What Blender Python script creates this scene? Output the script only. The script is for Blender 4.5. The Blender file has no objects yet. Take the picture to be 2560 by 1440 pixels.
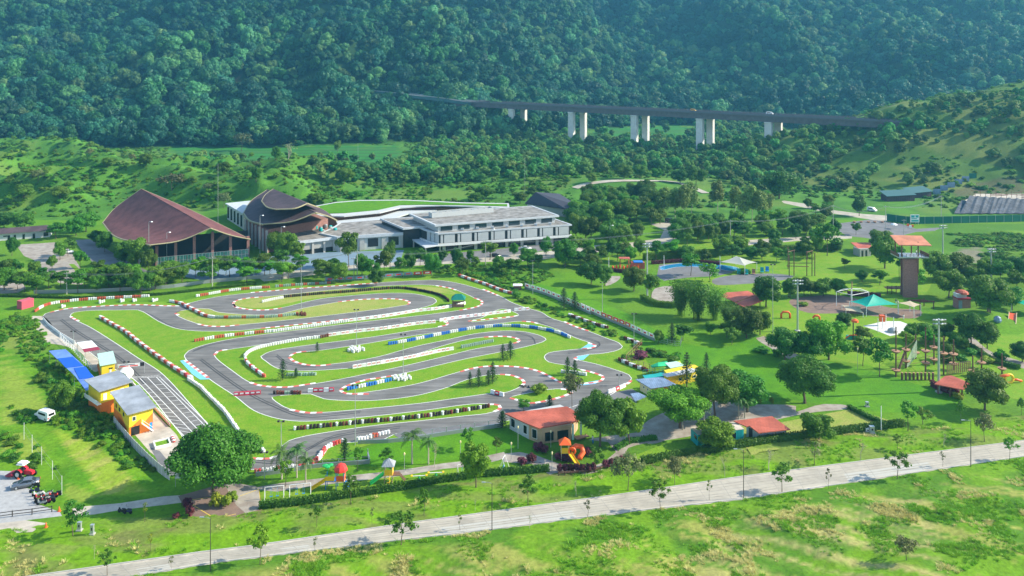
EXPO = 0.93
HAZE = 0.00016
import bpy, math, random
import numpy as np
from mathutils import Vector, Matrix, Euler
from mathutils.geometry import tessellate_polygon
R = random.Random(7)
NR = np.random.RandomState(11)
S = bpy.context.scene
C = S.collection
F, HC, YH = 2000.0, 77.0, 150.0      # focal length in picture widths*2560, height of the drone, horizon row
# ------------------------------------------------------------------ noise / terrain
def smooth(a, b, t):
    t = np.clip((t - a) / (b - a), 0, 1)
    return t * t * (3 - 2 * t)
_perm = NR.rand(256, 256)
def vnoise(x, y, o=0):
    x = np.asarray(x, float) + o * 17.3; y = np.asarray(y, float) + o * 31.7
    xi = np.floor(x).astype(int); yi = np.floor(y).astype(int)
    fx = x - xi; fy = y - yi
    fx = fx * fx * (3 - 2 * fx); fy = fy * fy * (3 - 2 * fy)
    a = _perm[xi % 256, yi % 256]; b = _perm[(xi + 1) % 256, yi % 256]
    c = _perm[xi % 256, (yi + 1) % 256]; d = _perm[(xi + 1) % 256, (yi + 1) % 256]
    return (a * (1 - fx) + b * fx) * (1 - fy) + (c * (1 - fx) + d * fx) * fy
def fbm(x, y, n=4, o=0):
    s = 0; a = .5
    for i in range(n):
        s = s + a * vnoise(x * 2 ** i, y * 2 ** i, o + i); a *= .5
    return s / (1 - .5 ** n)
RT = np.array([(-400,1512),(0,1452),(500,1381),(640,1364),(1035,1306),(1200,1284),(1400,1257),(1560,1235),(1853,1192),(2306,1134),(2560,1102),(2900,1056)], float)
RB = np.array([(-400,1560),(0,1492),(270,1452),(527,1408),(900,1362),(1230,1324),(1410,1300),(1585,1278),(1853,1248),(2306,1179),(2560,1141),(2900,1090)], float)
# upper line of the rough verge (the hedge line)
HL = np.array([(-400,1330),(0,1322),(180,1300),(480,1290),(650,1275),(860,1250),(1100,1212),(1390,1182),(1540,1168),(1700,1138),(1900,1105),(2260,1068),(2560,1040),(2900,1010)], float)
def topx(X, Y, z=0):
    Y = np.maximum(Y, 1.0)
    return 1280 + F * X / Y, YH + F * (HC - z) / Y
BASEX = [-900,-400,-200,0,100,180,260,350,500,900]
BASEY = [672,690,705,770,880,950,930,850,800,780]
def H(X, Y):
    X = np.asarray(X, float); Y = np.asarray(Y, float)
    px, py = topx(X, Y)
    near = (Y > 60) & (Y < 430)
    h = np.zeros_like(X)
    # wooded mountain
    d = Y - np.interp(X, BASEX, BASEY)
    dm = np.maximum(d, 0)
    m = .20 * dm + .24 * np.maximum(d - 150, 0)
    m = m + (fbm(X / 170, Y / 230, 3, 5) - .5) * 125 * smooth(70, 330, d) + (1 - np.abs(2 * fbm(X / 120 + .2 * Y / 120, Y / 330, 3, 6) - 1) - .6) * 60 * smooth(60, 300, d) + (fbm(X / 60, Y / 60, 3, 9) - .5) * 26 * smooth(0, 120, d)
    h = h + np.where(d > 0, np.maximum(m, 0), 0)
    # grassy hill at the right
    q = np.sqrt(((X - 450) / 326) ** 2 + ((Y - 590) / 160) ** 2)
    hill = 60 * smooth(1.1, .12, q)
    hill = hill + (fbm(X / 45, Y / 30, 3, 2) - .5) * 16 * smooth(1.08, .7, q)
    h = h + np.maximum(hill, 0)
    # grown-over spoil mounds at the left
    end = np.interp(X, [-400, -300, -250, -100], [690, 665, 575, 545])
    mk = smooth(388, 425, Y) * smooth(end, end - 45, Y) * smooth(-75, -125, X)
    rn = 1 - np.abs(2 * fbm(X / 62 + .3 * Y / 60, Y / 34, 3, 21) - 1)
    h = h + mk * (rn ** 2 * 20 - 3.5).clip(0) 
    # low rise behind the complex
    h = h + 5 * np.exp(-((X - 5) / 70) ** 2 - ((Y - 520) / 38) ** 2) + 4.5 * np.exp(-((X - 62) / 42) ** 2 - ((Y - 478) / 26) ** 2)
    # rough meadow at the bottom right and in front of the road
    rb = np.interp(px, RB[:, 0], RB[:, 1]); rt = np.interp(px, RT[:, 0], RT[:, 1]); hl = np.interp(px, HL[:, 0], HL[:, 1])
    front = np.where(Y > 60, smooth(6, 70, py - rb), 1.0)
    front = np.where((Y < 140) | near, front, 0) * (Y < 175)
    h = h + front * ((fbm(X / 17, Y / 9, 3, 31) - .45) * 2.6 + (fbm(X / 3.1, Y / 2.3, 2, 33) - .5) * .75)
    verge = smooth(4, 16, rt - py) * smooth(2, 18, py - hl) * near
    h = h + verge * ((fbm(X / 9, Y / 4, 3, 41) - .35) * 1.5 + (fbm(X / 1.7, Y / 1.7, 2, 45) - .5) * .28)
    # weedy strips left of the circuit
    lf = smooth(0, 40, np.interp(py, [780, 870, 1010, 1225], [55, 95, 235, 405]) - px) * smooth(770, 800, py) * smooth(1235, 1215, py) * near
    lf = lf * (1 - (px < 150) * (py > 1165))
    h = h + lf * (fbm(X / 7, Y / 7, 3, 51) - .4) * 1.3
    # rough ground right of the climbing tower, and the little slide mound
    rr = smooth(2330, 2400, px) * smooth(548, 590, py) * smooth(770, 700, py) * near
    h = h + rr * (fbm(X / 14, Y / 14, 3, 61) - .4) * 3.0
    h = h + 1.9 * smooth(1, 0, np.sqrt(((X - 141) / 13) ** 2 + ((Y - 238) / 13) ** 2))
    return h
def H1(x, y): return float(H(np.array([x]), np.array([y]))[0])
def G(px, py, z=0.0):
    Y = F * (HC - z) / (py - YH)
    return ((px - 1280) * Y / F, Y)
def GT(px, py):
    "point where the line of sight through a picture point meets the terrain"
    kx = (px - 1280) / F; kz = -(py - YH) / F
    Ys = np.concatenate([np.arange(90, 440, .5), np.arange(440, 1500, 1.0)])
    zz = HC + kz * Ys; hh = H(kx * Ys, Ys)
    i = np.argmax(zz <= hh)
    if zz[i] > hh[i]: i = len(Ys) - 1
    Y = Ys[i]
    if i and hh[i] == 0: Y = F * HC / (py - YH)
    return (kx * Y, Y, H1(kx * Y, Y))
def SC(Y): return F / Y              # picture pixels per metre at that distance
# ------------------------------------------------------------------ materials
def mat(name, col, rough=.8, metal=0., noise=0., nscale=4., bump=0., alt=None, spec=.3, transl=0., rnd=0., attr=None, emis=None):
    m = bpy.data.materials.new(name); m.use_nodes = True
    nt = m.node_tree; b = nt.nodes['Principled BSDF']; L = nt.links.new
    b.inputs['Roughness'].default_value = rough; b.inputs['Metallic'].default_value = metal
    b.inputs['Specular IOR Level'].default_value = spec
    c4 = (*col, 1)
    b.inputs['Base Color'].default_value = c4
    src = None
    if attr:
        a = nt.nodes.new('ShaderNodeAttribute'); a.attribute_name = attr; src = a.outputs['Color']
    if noise or alt or bump:
        tc = nt.nodes.new('ShaderNodeTexCoord'); nz = nt.nodes.new('ShaderNodeTexNoise')
        nz.inputs['Scale'].default_value = nscale; nz.inputs['Detail'].default_value = 6; nz.inputs['Roughness'].default_value = .65
        L(tc.outputs['Object'], nz.inputs['Vector'])
        if noise or alt:
            rp = nt.nodes.new('ShaderNodeMapRange'); rp.inputs['From Min'].default_value = .3; rp.inputs['From Max'].default_value = .7
            L(nz.outputs['Fac'], rp.inputs['Value'])
            mx = nt.nodes.new('ShaderNodeMix'); mx.data_type = 'RGBA'
            L(rp.outputs['Result'], mx.inputs['Factor'])
            if src is not None:
                mul = nt.nodes.new('ShaderNodeMix'); mul.data_type = 'RGBA'; mul.blend_type = 'MULTIPLY'; mul.inputs['Factor'].default_value = 1
                L(src, mul.inputs['A']); mx.inputs['A'].default_value = (1 - noise,) * 3 + (1,); mx.inputs['B'].default_value = (1 + noise,) * 3 + (1,)
                L(mx.outputs['Result'], mul.inputs['B']); src = mul.outputs['Result']
            else:
                lo = tuple(max(0, v * (1 - noise)) for v in col); hi = alt or tuple(v * (1 + noise) for v in col)
                mx.inputs['A'].default_value = (*lo, 1); mx.inputs['B'].default_value = (*hi, 1); src = mx.outputs['Result']
        if bump:
            bp = nt.nodes.new('ShaderNodeBump'); bp.inputs['Strength'].default_value = bump; bp.inputs['Distance'].default_value = .15
            L(nz.outputs['Fac'], bp.inputs['Height']); L(bp.outputs['Normal'], b.inputs['Normal'])
    if rnd:
        oi = nt.nodes.new('ShaderNodeObjectInfo'); hs = nt.nodes.new('ShaderNodeHueSaturation')
        r1 = nt.nodes.new('ShaderNodeMapRange'); r1.inputs['To Min'].default_value = .5 - .045 * rnd; r1.inputs['To Max'].default_value = .5 + .03 * rnd
        r2 = nt.nodes.new('ShaderNodeMapRange'); r2.inputs['To Min'].default_value = 1 - .42 * rnd; r2.inputs['To Max'].default_value = 1 + .42 * rnd
        mt = nt.nodes.new('ShaderNodeMath'); mt.operation = 'FRACT'; m2 = nt.nodes.new('ShaderNodeMath'); m2.operation = 'MULTIPLY'; m2.inputs[1].default_value = 7.31
        L(oi.outputs['Random'], r1.inputs['Value']); L(oi.outputs['Random'], m2.inputs[0]); L(m2.outputs[0], mt.inputs[0]); L(mt.outputs[0], r2.inputs['Value'])
        L(r1.outputs['Result'], hs.inputs['Hue']); L(r2.outputs['Result'], hs.inputs['Value'])
        if src is not None: L(src, hs.inputs['Color'])
        else: hs.inputs['Color'].default_value = c4
        src = hs.outputs['Color']
    if src is not None: L(src, b.inputs['Base Color'])
    if transl:
        tr = nt.nodes.new('ShaderNodeBsdfTranslucent'); ms = nt.nodes.new('ShaderNodeMixShader'); ms.inputs[0].default_value = transl
        if src is not None: L(src, tr.inputs['Color'])
        else: tr.inputs['Color'].default_value = c4
        out = nt.nodes['Material Output']
        L(b.outputs[0], ms.inputs[1]); L(tr.outputs[0], ms.inputs[2]); L(ms.outputs[0], out.inputs['Surface'])
    return m
M = {}
def mk(k, *a, **kw): M[k] = mat(k, *a, **kw)
mk('white', (.78,.78,.76), .55, noise=.06, nscale=.8)
mk('white_dirty', (.62,.62,.58), .7, noise=.16, nscale=1.5)
mk('red', (.62,.05,.035), .5, noise=.15, nscale=2)
mk('blue', (.03,.19,.62), .5, noise=.12, nscale=2)
mk('black', (.02,.02,.022), .7)
mk('tyre_red', (.55,.085,.06), .6, rnd=.5); mk('tyre_white', (.74,.74,.73), .65, rnd=.25); mk('tyre_blue', (.03,.20,.60), .6, rnd=.4)
mk('tyre_black', (.035,.028,.025), .75, rnd=.7); mk('tyre_brown', (.16,.045,.03), .75, rnd=.6); mk('tyre_green', (.30,.42,.33), .75, rnd=.5)
mk('barrier_white', (.80,.79,.77), .5, rnd=.15); mk('barrier_print', (.60,.13,.12), .55, rnd=.5); mk('barrier_red', (.55,.03,.07), .5, rnd=.3)
mk('steel', (.34,.37,.38), .45, .5); mk('galv', (.50,.54,.56), .4, .6); mk('dark_steel', (.07,.06,.055), .55, .3)
mk('conc', (.42,.41,.38), .85, noise=.14, nscale=.6); mk('pier', (.62,.61,.58), .85, noise=.16, nscale=.25)
mk('deck', (.13,.115,.115), .85, noise=.2, nscale=.3); mk('roadfar', (.13,.135,.15), .9)
mk('glass', (.03,.05,.06), .12, spec=.8); mk('glassdark', (.012,.016,.018), .2, spec=.6)
mk('roof_mar', (.155,.058,.055), .75, noise=.16, nscale=2.2, bump=.3); mk('roof_brown', (.082,.055,.062), .75, noise=.18, nscale=2.2, bump=.3)
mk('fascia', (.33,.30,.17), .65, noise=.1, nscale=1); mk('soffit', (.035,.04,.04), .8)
mk('roof_red', (.46,.115,.072), .7, noise=.14, nscale=2.0, bump=.25); mk('roof_orange', (.52,.20,.11), .65, noise=.1, nscale=1.5)
mk('roof_grey', (.38,.40,.43), .45, .25, noise=.12, nscale=1.2); mk('roof_blue', (.20,.28,.40), .5, .2, noise=.25, nscale=.9)
mk('roof_black', (.045,.045,.06), .6, noise=.15, nscale=1); mk('roof_mint', (.44,.66,.56), .5, noise=.12, nscale=2)
mk('blue_sheet', (.13,.24,.62), .6, noise=.10, nscale=1.2); mk('blue_tarp', (.012,.10,.52), .55, noise=.08, nscale=1)
mk('flatroof', (.20,.18,.16), .85, noise=.45, nscale=.35, alt=(.36,.35,.33)); mk('slab', (.50,.53,.56), .7, noise=.12, nscale=.8)
mk('wall_w', (.47,.49,.49), .8, noise=.06, nscale=1); mk('wall_g', (.34,.34,.32), .85, noise=.1, nscale=1)
mk('wall_tan', (.47,.33,.20), .8, noise=.08, nscale=1.5); mk('wall_yel', (.75,.55,.03), .65, noise=.06, nscale=1); mk('wall_or', (.75,.20,.025), .65, noise=.08, nscale=1)
mk('wall_cream', (.72,.62,.34), .7, noise=.05, nscale=1); mk('wall_lime', (.50,.55,.10), .7, noise=.08, nscale=1)
mk('brick', (.29,.15,.125), .9, noise=.3, nscale=2.5); mk('wood', (.16,.085,.055), .8, noise=.25, nscale=3); mk('wood_l', (.36,.20,.12), .8, noise=.2, nscale=3)
mk('teal', (.02,.36,.36), .5, noise=.15, nscale=2); mk('teal_tent', (.01,.48,.36), .5, noise=.12, nscale=.5, transl=.25); mk('sail_beige', (.62,.52,.36), .6, transl=.25, noise=.08)
mk('sail_grey', (.50,.50,.44), .6, transl=.2, noise=.1); mk('green_net', (.02,.40,.17), .7, noise=.2); mk('green_roof', (.05,.13,.13), .6, noise=.12)
mk('green_pan', (.010,.135,.085), .6, noise=.14, nscale=.5); mk('gaz_green', (.01,.17,.13), .5, noise=.1); mk('maroon', (.30,.03,.06), .6)
mk('pink', (.52,.10,.14), .6, noise=.1, nscale=.7); mk('tarp', (.075,.085,.105), .85, noise=.45, nscale=.6)
mk('p_red', (.72,.05,.04), .35); mk('p_orange', (.80,.13,.03), .35); mk('p_yel', (.85,.52,.02), .35); mk('p_green', (.03,.40,.10), .4); mk('p_blue', (.03,.25,.60), .4); mk('p_purple', (.20,.15,.22), .6)
mk('asphalt', (.165,.160,.152), .85, noise=.22, nscale=.13, bump=.05)
mk('asphalt2', (.16,.16,.165), .85, noise=.25, nscale=.2); mk('concrete_road', (.40,.365,.30), .85, noise=.24, nscale=.22, bump=.04)
mk('gravel', (.36,.36,.36), .95, noise=.18, nscale=1.2); mk('paving', (.30,.24,.20), .9, noise=.3, nscale=.35, alt=(.42,.39,.34)); mk('brickpave', (.21,.145,.115), .9, noise=.2, nscale=.6)
mk('sand', (.46,.41,.34), .95, noise=.3, nscale=.35); mk('line', (.74,.74,.72), .7, noise=.1); mk('line_yel', (.66,.47,.08), .7); mk('patch_blue', (.18,.50,.74), .7, noise=.1)
mk('kred', (.58,.13,.10), .7, noise=.12); mk('kwhite', (.74,.72,.70), .7, noise=.1)
mk('pool', (.02,.22,.42), .08, spec=.8); mk('court', (.17,.25,.32), .8, noise=.15, nscale=.1)
mk('bark', (.13,.10,.07), .9, noise=.3, nscale=3); mk('bark_l', (.42,.38,.30), .9, noise=.2, nscale=2)
mk('soil', (.16,.10,.065), .95, noise=.3, nscale=1); mk('skin', (.35,.2,.13), .6); mk('navy', (.03,.04,.09), .8); mk('shirt', (.7,.7,.72), .8)
mk('carsil', (.25,.27,.30), .25, .7, spec=.6); mk('carwhite', (.72,.74,.76), .25, spec=.6); mk('carblack', (.01,.011,.014), .2, spec=.6); mk('lamp', (.8,.8,.78), .3); mk('tail', (.5,.02,.02), .3)
mk('rubber', (.015,.015,.016), .85); mk('trac', (.60,.02,.035), .35)
def seams(k, sc_, rot, dark=.78):
    m = M[k]; nt = m.node_tree; b = nt.nodes['Principled BSDF']; L = nt.links.new; tc = nt.nodes.new('ShaderNodeTexCoord'); mp = nt.nodes.new('ShaderNodeMapping'); mp.inputs['Rotation'].default_value = (0, 0, rot)
    wv = nt.nodes.new('ShaderNodeTexWave'); wv.inputs['Scale'].default_value = sc_; wv.inputs['Distortion'].default_value = .3; L(tc.outputs['Object'], mp.inputs[0]); L(mp.outputs[0], wv.inputs[0])
    rp = nt.nodes.new('ShaderNodeMapRange'); rp.inputs['From Max'].default_value = .35; rp.inputs['To Min'].default_value = dark; rp.inputs['To Max'].default_value = 1.04; L(wv.outputs['Fac'], rp.inputs['Value'])
    n2 = nt.nodes.new('ShaderNodeTexNoise'); n2.inputs['Scale'].default_value = .28; n2.inputs['Detail'].default_value = 5; L(tc.outputs['Object'], n2.inputs['Vector']); r2 = nt.nodes.new('ShaderNodeMapRange'); r2.inputs['From Min'].default_value = .35; r2.inputs['From Max'].default_value = .65; r2.inputs['To Min'].default_value = .78; r2.inputs['To Max'].default_value = 1.18; L(n2.outputs['Fac'], r2.inputs['Value'])
    mm = nt.nodes.new('ShaderNodeMath'); mm.operation = 'MULTIPLY'; L(rp.outputs[0], mm.inputs[0]); L(r2.outputs[0], mm.inputs[1])
    mx = nt.nodes.new('ShaderNodeMix'); mx.data_type = 'RGBA'; mx.blend_type = 'MULTIPLY'; mx.inputs['Factor'].default_value = 1; src = b.inputs['Base Color'].links[0].from_socket; L(src, mx.inputs['A']); L(mm.outputs[0], mx.inputs['B']); L(mx.outputs['Result'], b.inputs['Base Color'])
for k_, s_, r_ in (('roof_mar', .55, 1.1), ('roof_brown', .55, 1.1), ('roof_red', 1.1, .35), ('roof_grey', .8, -.6), ('roof_blue', .8, .4), ('roof_orange', .8, 0), ('tarp', .8, 0), ('blue_sheet', .7, .6), ('wall_tan', 2.2, .3)): seams(k_, s_, r_)
def asph():
    m = M['asphalt']; nt = m.node_tree; b = nt.nodes['Principled BSDF']; L = nt.links.new
    tc = nt.nodes.new('ShaderNodeTexCoord'); mp = nt.nodes.new('ShaderNodeMapping'); mp.inputs['Rotation'].default_value = (0, 0, .33); mp.inputs['Scale'].default_value = (.12, 1.1, 1)
    nz = nt.nodes.new('ShaderNodeTexNoise'); nz.inputs['Scale'].default_value = .9; nz.inputs['Detail'].default_value = 5
    L(tc.outputs['Object'], mp.inputs[0]); L(mp.outputs[0], nz.inputs['Vector'])
    rp = nt.nodes.new('ShaderNodeMapRange'); rp.inputs['From Min'].default_value = .35; rp.inputs['From Max'].default_value = .68; rp.inputs['To Min'].default_value = .76; rp.inputs['To Max'].default_value = 1.18
    L(nz.outputs['Fac'], rp.inputs['Value'])
    mx = nt.nodes.new('ShaderNodeMix'); mx.data_type = 'RGBA'; mx.blend_type = 'MULTIPLY'; mx.inputs['Factor'].default_value = 1
    src = b.inputs['Base Color'].links[0].from_socket
    L(src, mx.inputs['A']); L(rp.outputs['Result'], mx.inputs['B']); L(mx.outputs['Result'], b.inputs['Base Color'])
asph()
def turf(name, c1, c2, c3, sc=1.0):
    "mown or rough grass: broad patches, mowing-scale mottling and blade-scale grain"
    m = bpy.data.materials.new(name); m.use_nodes = True; nt = m.node_tree; b = nt.nodes['Principled BSDF']; L = nt.links.new
    b.inputs['Roughness'].default_value = .9; b.inputs['Specular IOR Level'].default_value = .15
    tc = nt.nodes.new('ShaderNodeTexCoord')
    def nz(s, d=4, r=.6):
        n = nt.nodes.new('ShaderNodeTexNoise'); n.inputs['Scale'].default_value = s; n.inputs['Detail'].default_value = d; n.inputs['Roughness'].default_value = r
        L(tc.outputs['Object'], n.inputs['Vector']); q = nt.nodes.new('ShaderNodeMapRange'); q.inputs['From Min'].default_value = .35; q.inputs['From Max'].default_value = .65
        L(n.outputs['Fac'], q.inputs['Value']); return n, q
    _, a = nz(.045 * sc); _, g = nz(.35 * sc, 6, .7); n3, h = nz(2.6, 5, .75)
    m1 = nt.nodes.new('ShaderNodeMix'); m1.data_type = 'RGBA'; m1.inputs['A'].default_value = (*c1, 1); m1.inputs['B'].default_value = (*c2, 1); L(a.outputs[0], m1.inputs['Factor'])
    m2 = nt.nodes.new('ShaderNodeMix'); m2.data_type = 'RGBA'; m2.inputs['B'].default_value = (*c3, 1); L(m1.outputs['Result'], m2.inputs['A'])
    mm = nt.nodes.new('ShaderNodeMath'); mm.operation = 'MULTIPLY'; mm.inputs[1].default_value = .75; L(g.outputs[0], mm.inputs[0]); L(mm.outputs[0], m2.inputs['Factor'])
    m3 = nt.nodes.new('ShaderNodeMix'); m3.data_type = 'RGBA'; m3.blend_type = 'MULTIPLY'; m3.inputs['Factor'].default_value = 1; L(m2.outputs['Result'], m3.inputs['A'])
    q2 = nt.nodes.new('ShaderNodeMapRange'); q2.inputs['To Min'].default_value = .72; q2.inputs['To Max'].default_value = 1.25; L(h.outputs[0], q2.inputs['Value']); L(q2.outputs[0], m3.inputs['B'])
    L(m3.outputs['Result'], b.inputs['Base Color'])
    bp = nt.nodes.new('ShaderNodeBump'); bp.inputs['Strength'].default_value = .5; bp.inputs['Distance'].default_value = .12; L(n3.outputs['Fac'], bp.inputs['Height']); L(bp.outputs[0], b.inputs['Normal'])
    M[name] = m
turf('lawn', (.090,.250,.007), (.130,.290,.008), (.215,.290,.030))
turf('lawn_dry', (.15,.28,.018), (.26,.31,.06), (.34,.32,.10))
turf('lawn_park', (.070,.240,.004), (.115,.285,.006), (.055,.17,.010))
turf('paddy', (.045,.230,.018), (.075,.250,.022), (.055,.19,.02), .5)
mk('ground', (.1,.2,.02), .92, noise=.30, nscale=1.4, bump=.55, attr='Col', spec=.12)
def leafm(k, col, rnd=.8, tr=.28): M[k] = mat(k, col, .55, spec=.25, transl=tr, rnd=rnd)
leafm('leaf', (.070,.195,.014)); leafm('leaf_b', (.090,.250,.010)); leafm('leaf_y', (.20,.30,.018)); leafm('leaf_far', (.029,.132,.058), 1.2)
leafm('leaf_far2', (.080,.235,.072), 1.1)
leafm('leaf_mid', (.088,.250,.045), 1.1); leafm('leaf_o', (.13,.17,.055)); leafm('leaf_pur', (.14,.035,.05), .6)
leafm('leaf_euc', (.15,.26,.05)); leafm('leaf_pine', (.030,.095,.022), .4); leafm('leaf_palm', (.075,.18,.03), .4); leafm('leaf_bam', (.075,.22,.022), .6)
leafm('blade', (.19,.42,.020), .4); leafm('straw', (.62,.58,.22), .12); leafm('hedge', (.060,.165,.012), .3)
# ------------------------------------------------------------------ mesh builder
class MB:
    def __init__(s): s.v = []; s.f = []; s.m = []; s.xf = None
    def _add(s, vs, fs, mi=0):
        o = len(s.v)
        if s.xf is not None: vs = [tuple(s.xf @ Vector(q)) for q in vs]
        s.v += [tuple(q) for q in vs]; s.f += [tuple(i + o for i in f) for f in fs]; s.m += [mi] * len(fs)
        return s
    def box(s, x0, y0, z0, x1, y1, z1, mi=0, rz=0, taper=0):
        cx, cy = (x0 + x1) / 2, (y0 + y1) / 2; c, n = math.cos(rz), math.sin(rz)
        vs = []
        for z, t in ((z0, 0), (z1, taper)):
            for a, b in ((x0 + t, y0 + t), (x1 - t, y0 + t), (x1 - t, y1 - t), (x0 + t, y1 - t)):
                dx, dy = a - cx, b - cy; vs.append((cx + dx * c - dy * n, cy + dx * n + dy * c, z))
        return s._add(vs, [(3,2,1,0),(4,5,6,7),(0,1,5,4),(1,2,6,5),(2,3,7,6),(3,0,4,7)], mi)
    def prism(s, poly, z0, z1, mi=0, top=None):
        n = len(poly); vs = [(p[0], p[1], z0) for p in poly] + [((p[0], p[1], z1) if len(p) < 3 else (p[0], p[1], p[2])) for p in (top or poly)]
        s._add(vs, [(i, (i + 1) % n, n + (i + 1) % n, n + i) for i in range(n)], mi)
        tri = tessellate_polygon([[Vector((p[0], p[1], 0)) for p in poly]])
        o = len(s.v) - 2 * n
        for t in tri:
            a, b, c = [poly[i] for i in t]
            if (b[0]-a[0])*(c[1]-a[1]) - (b[1]-a[1])*(c[0]-a[0]) < 0: t = t[::-1]
            s.f.append(tuple(o + n + i for i in t)); s.f.append(tuple(o + i for i in t[::-1])); s.m += [mi, mi]
        return s
    def sheet(s, poly, z, mi=0):
        o = len(s.v); s.v += [(p[0], p[1], z) for p in poly]
        for t in tessellate_polygon([[Vector((p[0], p[1], 0)) for p in poly]]):
            a, b, c = [poly[i] for i in t]
            if (b[0]-a[0])*(c[1]-a[1]) - (b[1]-a[1])*(c[0]-a[0]) < 0: t = t[::-1]
            s.f.append(tuple(o + i for i in t)); s.m.append(mi)
        return s
    def tube(s, pts, r, n=6, mi=0, cap=True):
        pts = [Vector(p) for p in pts]; k = len(pts); rs = r if isinstance(r, (list, tuple)) else [r] * k
        rings = []; ref = None
        for i, p in enumerate(pts):
            d = (pts[min(i + 1, k - 1)] - pts[max(i - 1, 0)])
            if d.length < 1e-6: d = Vector((0, 0, 1))
            d.normalize()
            a = ref if ref is not None else (Vector((1, 0, 0)) if abs(d.x) < .8 else Vector((0, 1, 0)))
            a = (a - d * a.dot(d)); a = a.normalized() if a.length > 1e-5 else d.orthogonal().normalized()
            ref = a; b = d.cross(a)
            rings.append([p + (a * math.cos(t) + b * math.sin(t)) * rs[i] for t in [2 * math.pi * j / n for j in range(n)]])
        vs = [q for g in rings for q in g]; fs = []
        for i in range(k - 1):
            for j in range(n):
                fs.append((i*n+j, i*n+(j+1)%n, (i+1)*n+(j+1)%n, (i+1)*n+j))
        if cap: fs += [tuple(range(n))[::-1], tuple((k-1)*n + j for j in range(n))]
        return s._add(vs, fs, mi)
    def lathe(s, prof, c=(0, 0, 0), n=12, mi=0):
        vs = []; fs = []
        for r, z in prof:
            for j in range(n):
                t = 2 * math.pi * j / n; vs.append((c[0] + r * math.cos(t), c[1] + r * math.sin(t), c[2] + z))
        for i in range(len(prof) - 1):
            for j in range(n): fs.append((i*n+j, i*n+(j+1)%n, (i+1)*n+(j+1)%n, (i+1)*n+j))
        fs += [tuple(range(n))[::-1], tuple((len(prof)-1)*n + j for j in range(n))]
        return s._add(vs, fs, mi)
    def quad(s, a, b, c, d, mi=0): return s._add([a, b, c, d], [(0, 1, 2, 3)], mi)
    def build(s, name, mats, parent=None, smooth_=False, origin=None):
        me = bpy.data.meshes.new(name)
        if origin: s.v = [(a - origin[0], b - origin[1], c - origin[2]) for a, b, c in s.v]
        me.from_pydata(s.v, [], s.f)
        for m in (mats if isinstance(mats, (list, tuple)) else [mats]): me.materials.append(M[m] if isinstance(m, str) else m)
        me.polygons.foreach_set('material_index', s.m)
        if smooth_: me.polygons.foreach_set('use_smooth', [True] * len(s.f))
        me.update()
        o = bpy.data.objects.new(name, me); C.objects.link(o)
        if parent: o.parent = parent
        elif origin: o.location = origin
        return o
def tag(o, label=None, cat=None, group=None, kind=None):
    if label: o['label'] = label
    if cat: o['category'] = cat
    if group: o['group'] = group
    if kind: o['kind'] = kind
    return o
def empty(name, label, cat, loc, rz=0, group=None):
    o = bpy.data.objects.new(name, None); C.objects.link(o); o.location = loc; o.rotation_euler = (0, 0, rz); o.empty_display_size = .5
    return tag(o, label, cat, group)
def at(name, label, cat, a, b=None, group=None, flip=False):
    "an Empty at picture point a on the ground, its x axis running to picture point b; returns it and the length"
    A = GT(*a)
    if b is None: return empty(name, label, cat, A, 0, group)
    B = GT(*b); dx, dy = B[0] - A[0], B[1] - A[1]
    return empty(name, label, cat, A, math.atan2(dy, dx), group), math.hypot(dx, dy)
def copy_tree(root, loc=None, rz=None, sc=None, label=None, group=None):
    r = root.copy(); C.objects.link(r)
    if loc is not None: r.location = loc
    if rz is not None: r.rotation_euler = (0, 0, rz)
    if sc is not None: r.scale = sc
    if label: r['label'] = label
    if group: r['group'] = group
    for ch in KIDS.get(root.name, root.children):
        c = ch.copy(); C.objects.link(c); c.parent = r
        for g in KIDS.get(ch.name, ch.children):
            d = g.copy(); C.objects.link(d); d.parent = c
    return r
KIDS = {}
def ordn(i): return f"{i}{'th' if 10 <= i % 100 <= 20 else {1:'st',2:'nd',3:'rd'}.get(i % 10,'th')}"
def crom(pts, closed=False, step=1.2):
    P = [np.array(p, float) for p in pts]; n = len(P); out = []
    rng = range(n) if closed else range(n - 1)
    for i in rng:
        p0 = P[(i-1) % n] if closed or i > 0 else 2*P[0]-P[1]; p1 = P[i]; p2 = P[(i+1) % n]; p3 = P[(i+2) % n] if closed or i + 2 < n else 2*P[-1]-P[-2]
        k = max(1, int(np.linalg.norm(p2 - p1) / step))
        # centripetal
        a = [max(np.linalg.norm(q), 1e-3) ** .5 for q in (p1-p0, p2-p1, p3-p2)]
        m1 = (p1-p0)/a[0] - (p2-p0)/(a[0]+a[1]) + (p2-p1)/a[1]; m2 = (p2-p1)/a[1] - (p3-p1)/(a[1]+a[2]) + (p3-p2)/a[2]
        m1 = m1 * a[1]; m2 = m2 * a[1]
        for j in range(k):
            t = j / k; out.append(tuple((2*t**3-3*t*t+1)*p1 + (t**3-2*t*t+t)*m1 + (-2*t**3+3*t*t)*p2 + (t**3-t*t)*m2))
    if not closed: out.append(tuple(P[-1]))
    return out
def W(pts): return [G(*p) for p in pts]
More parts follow.
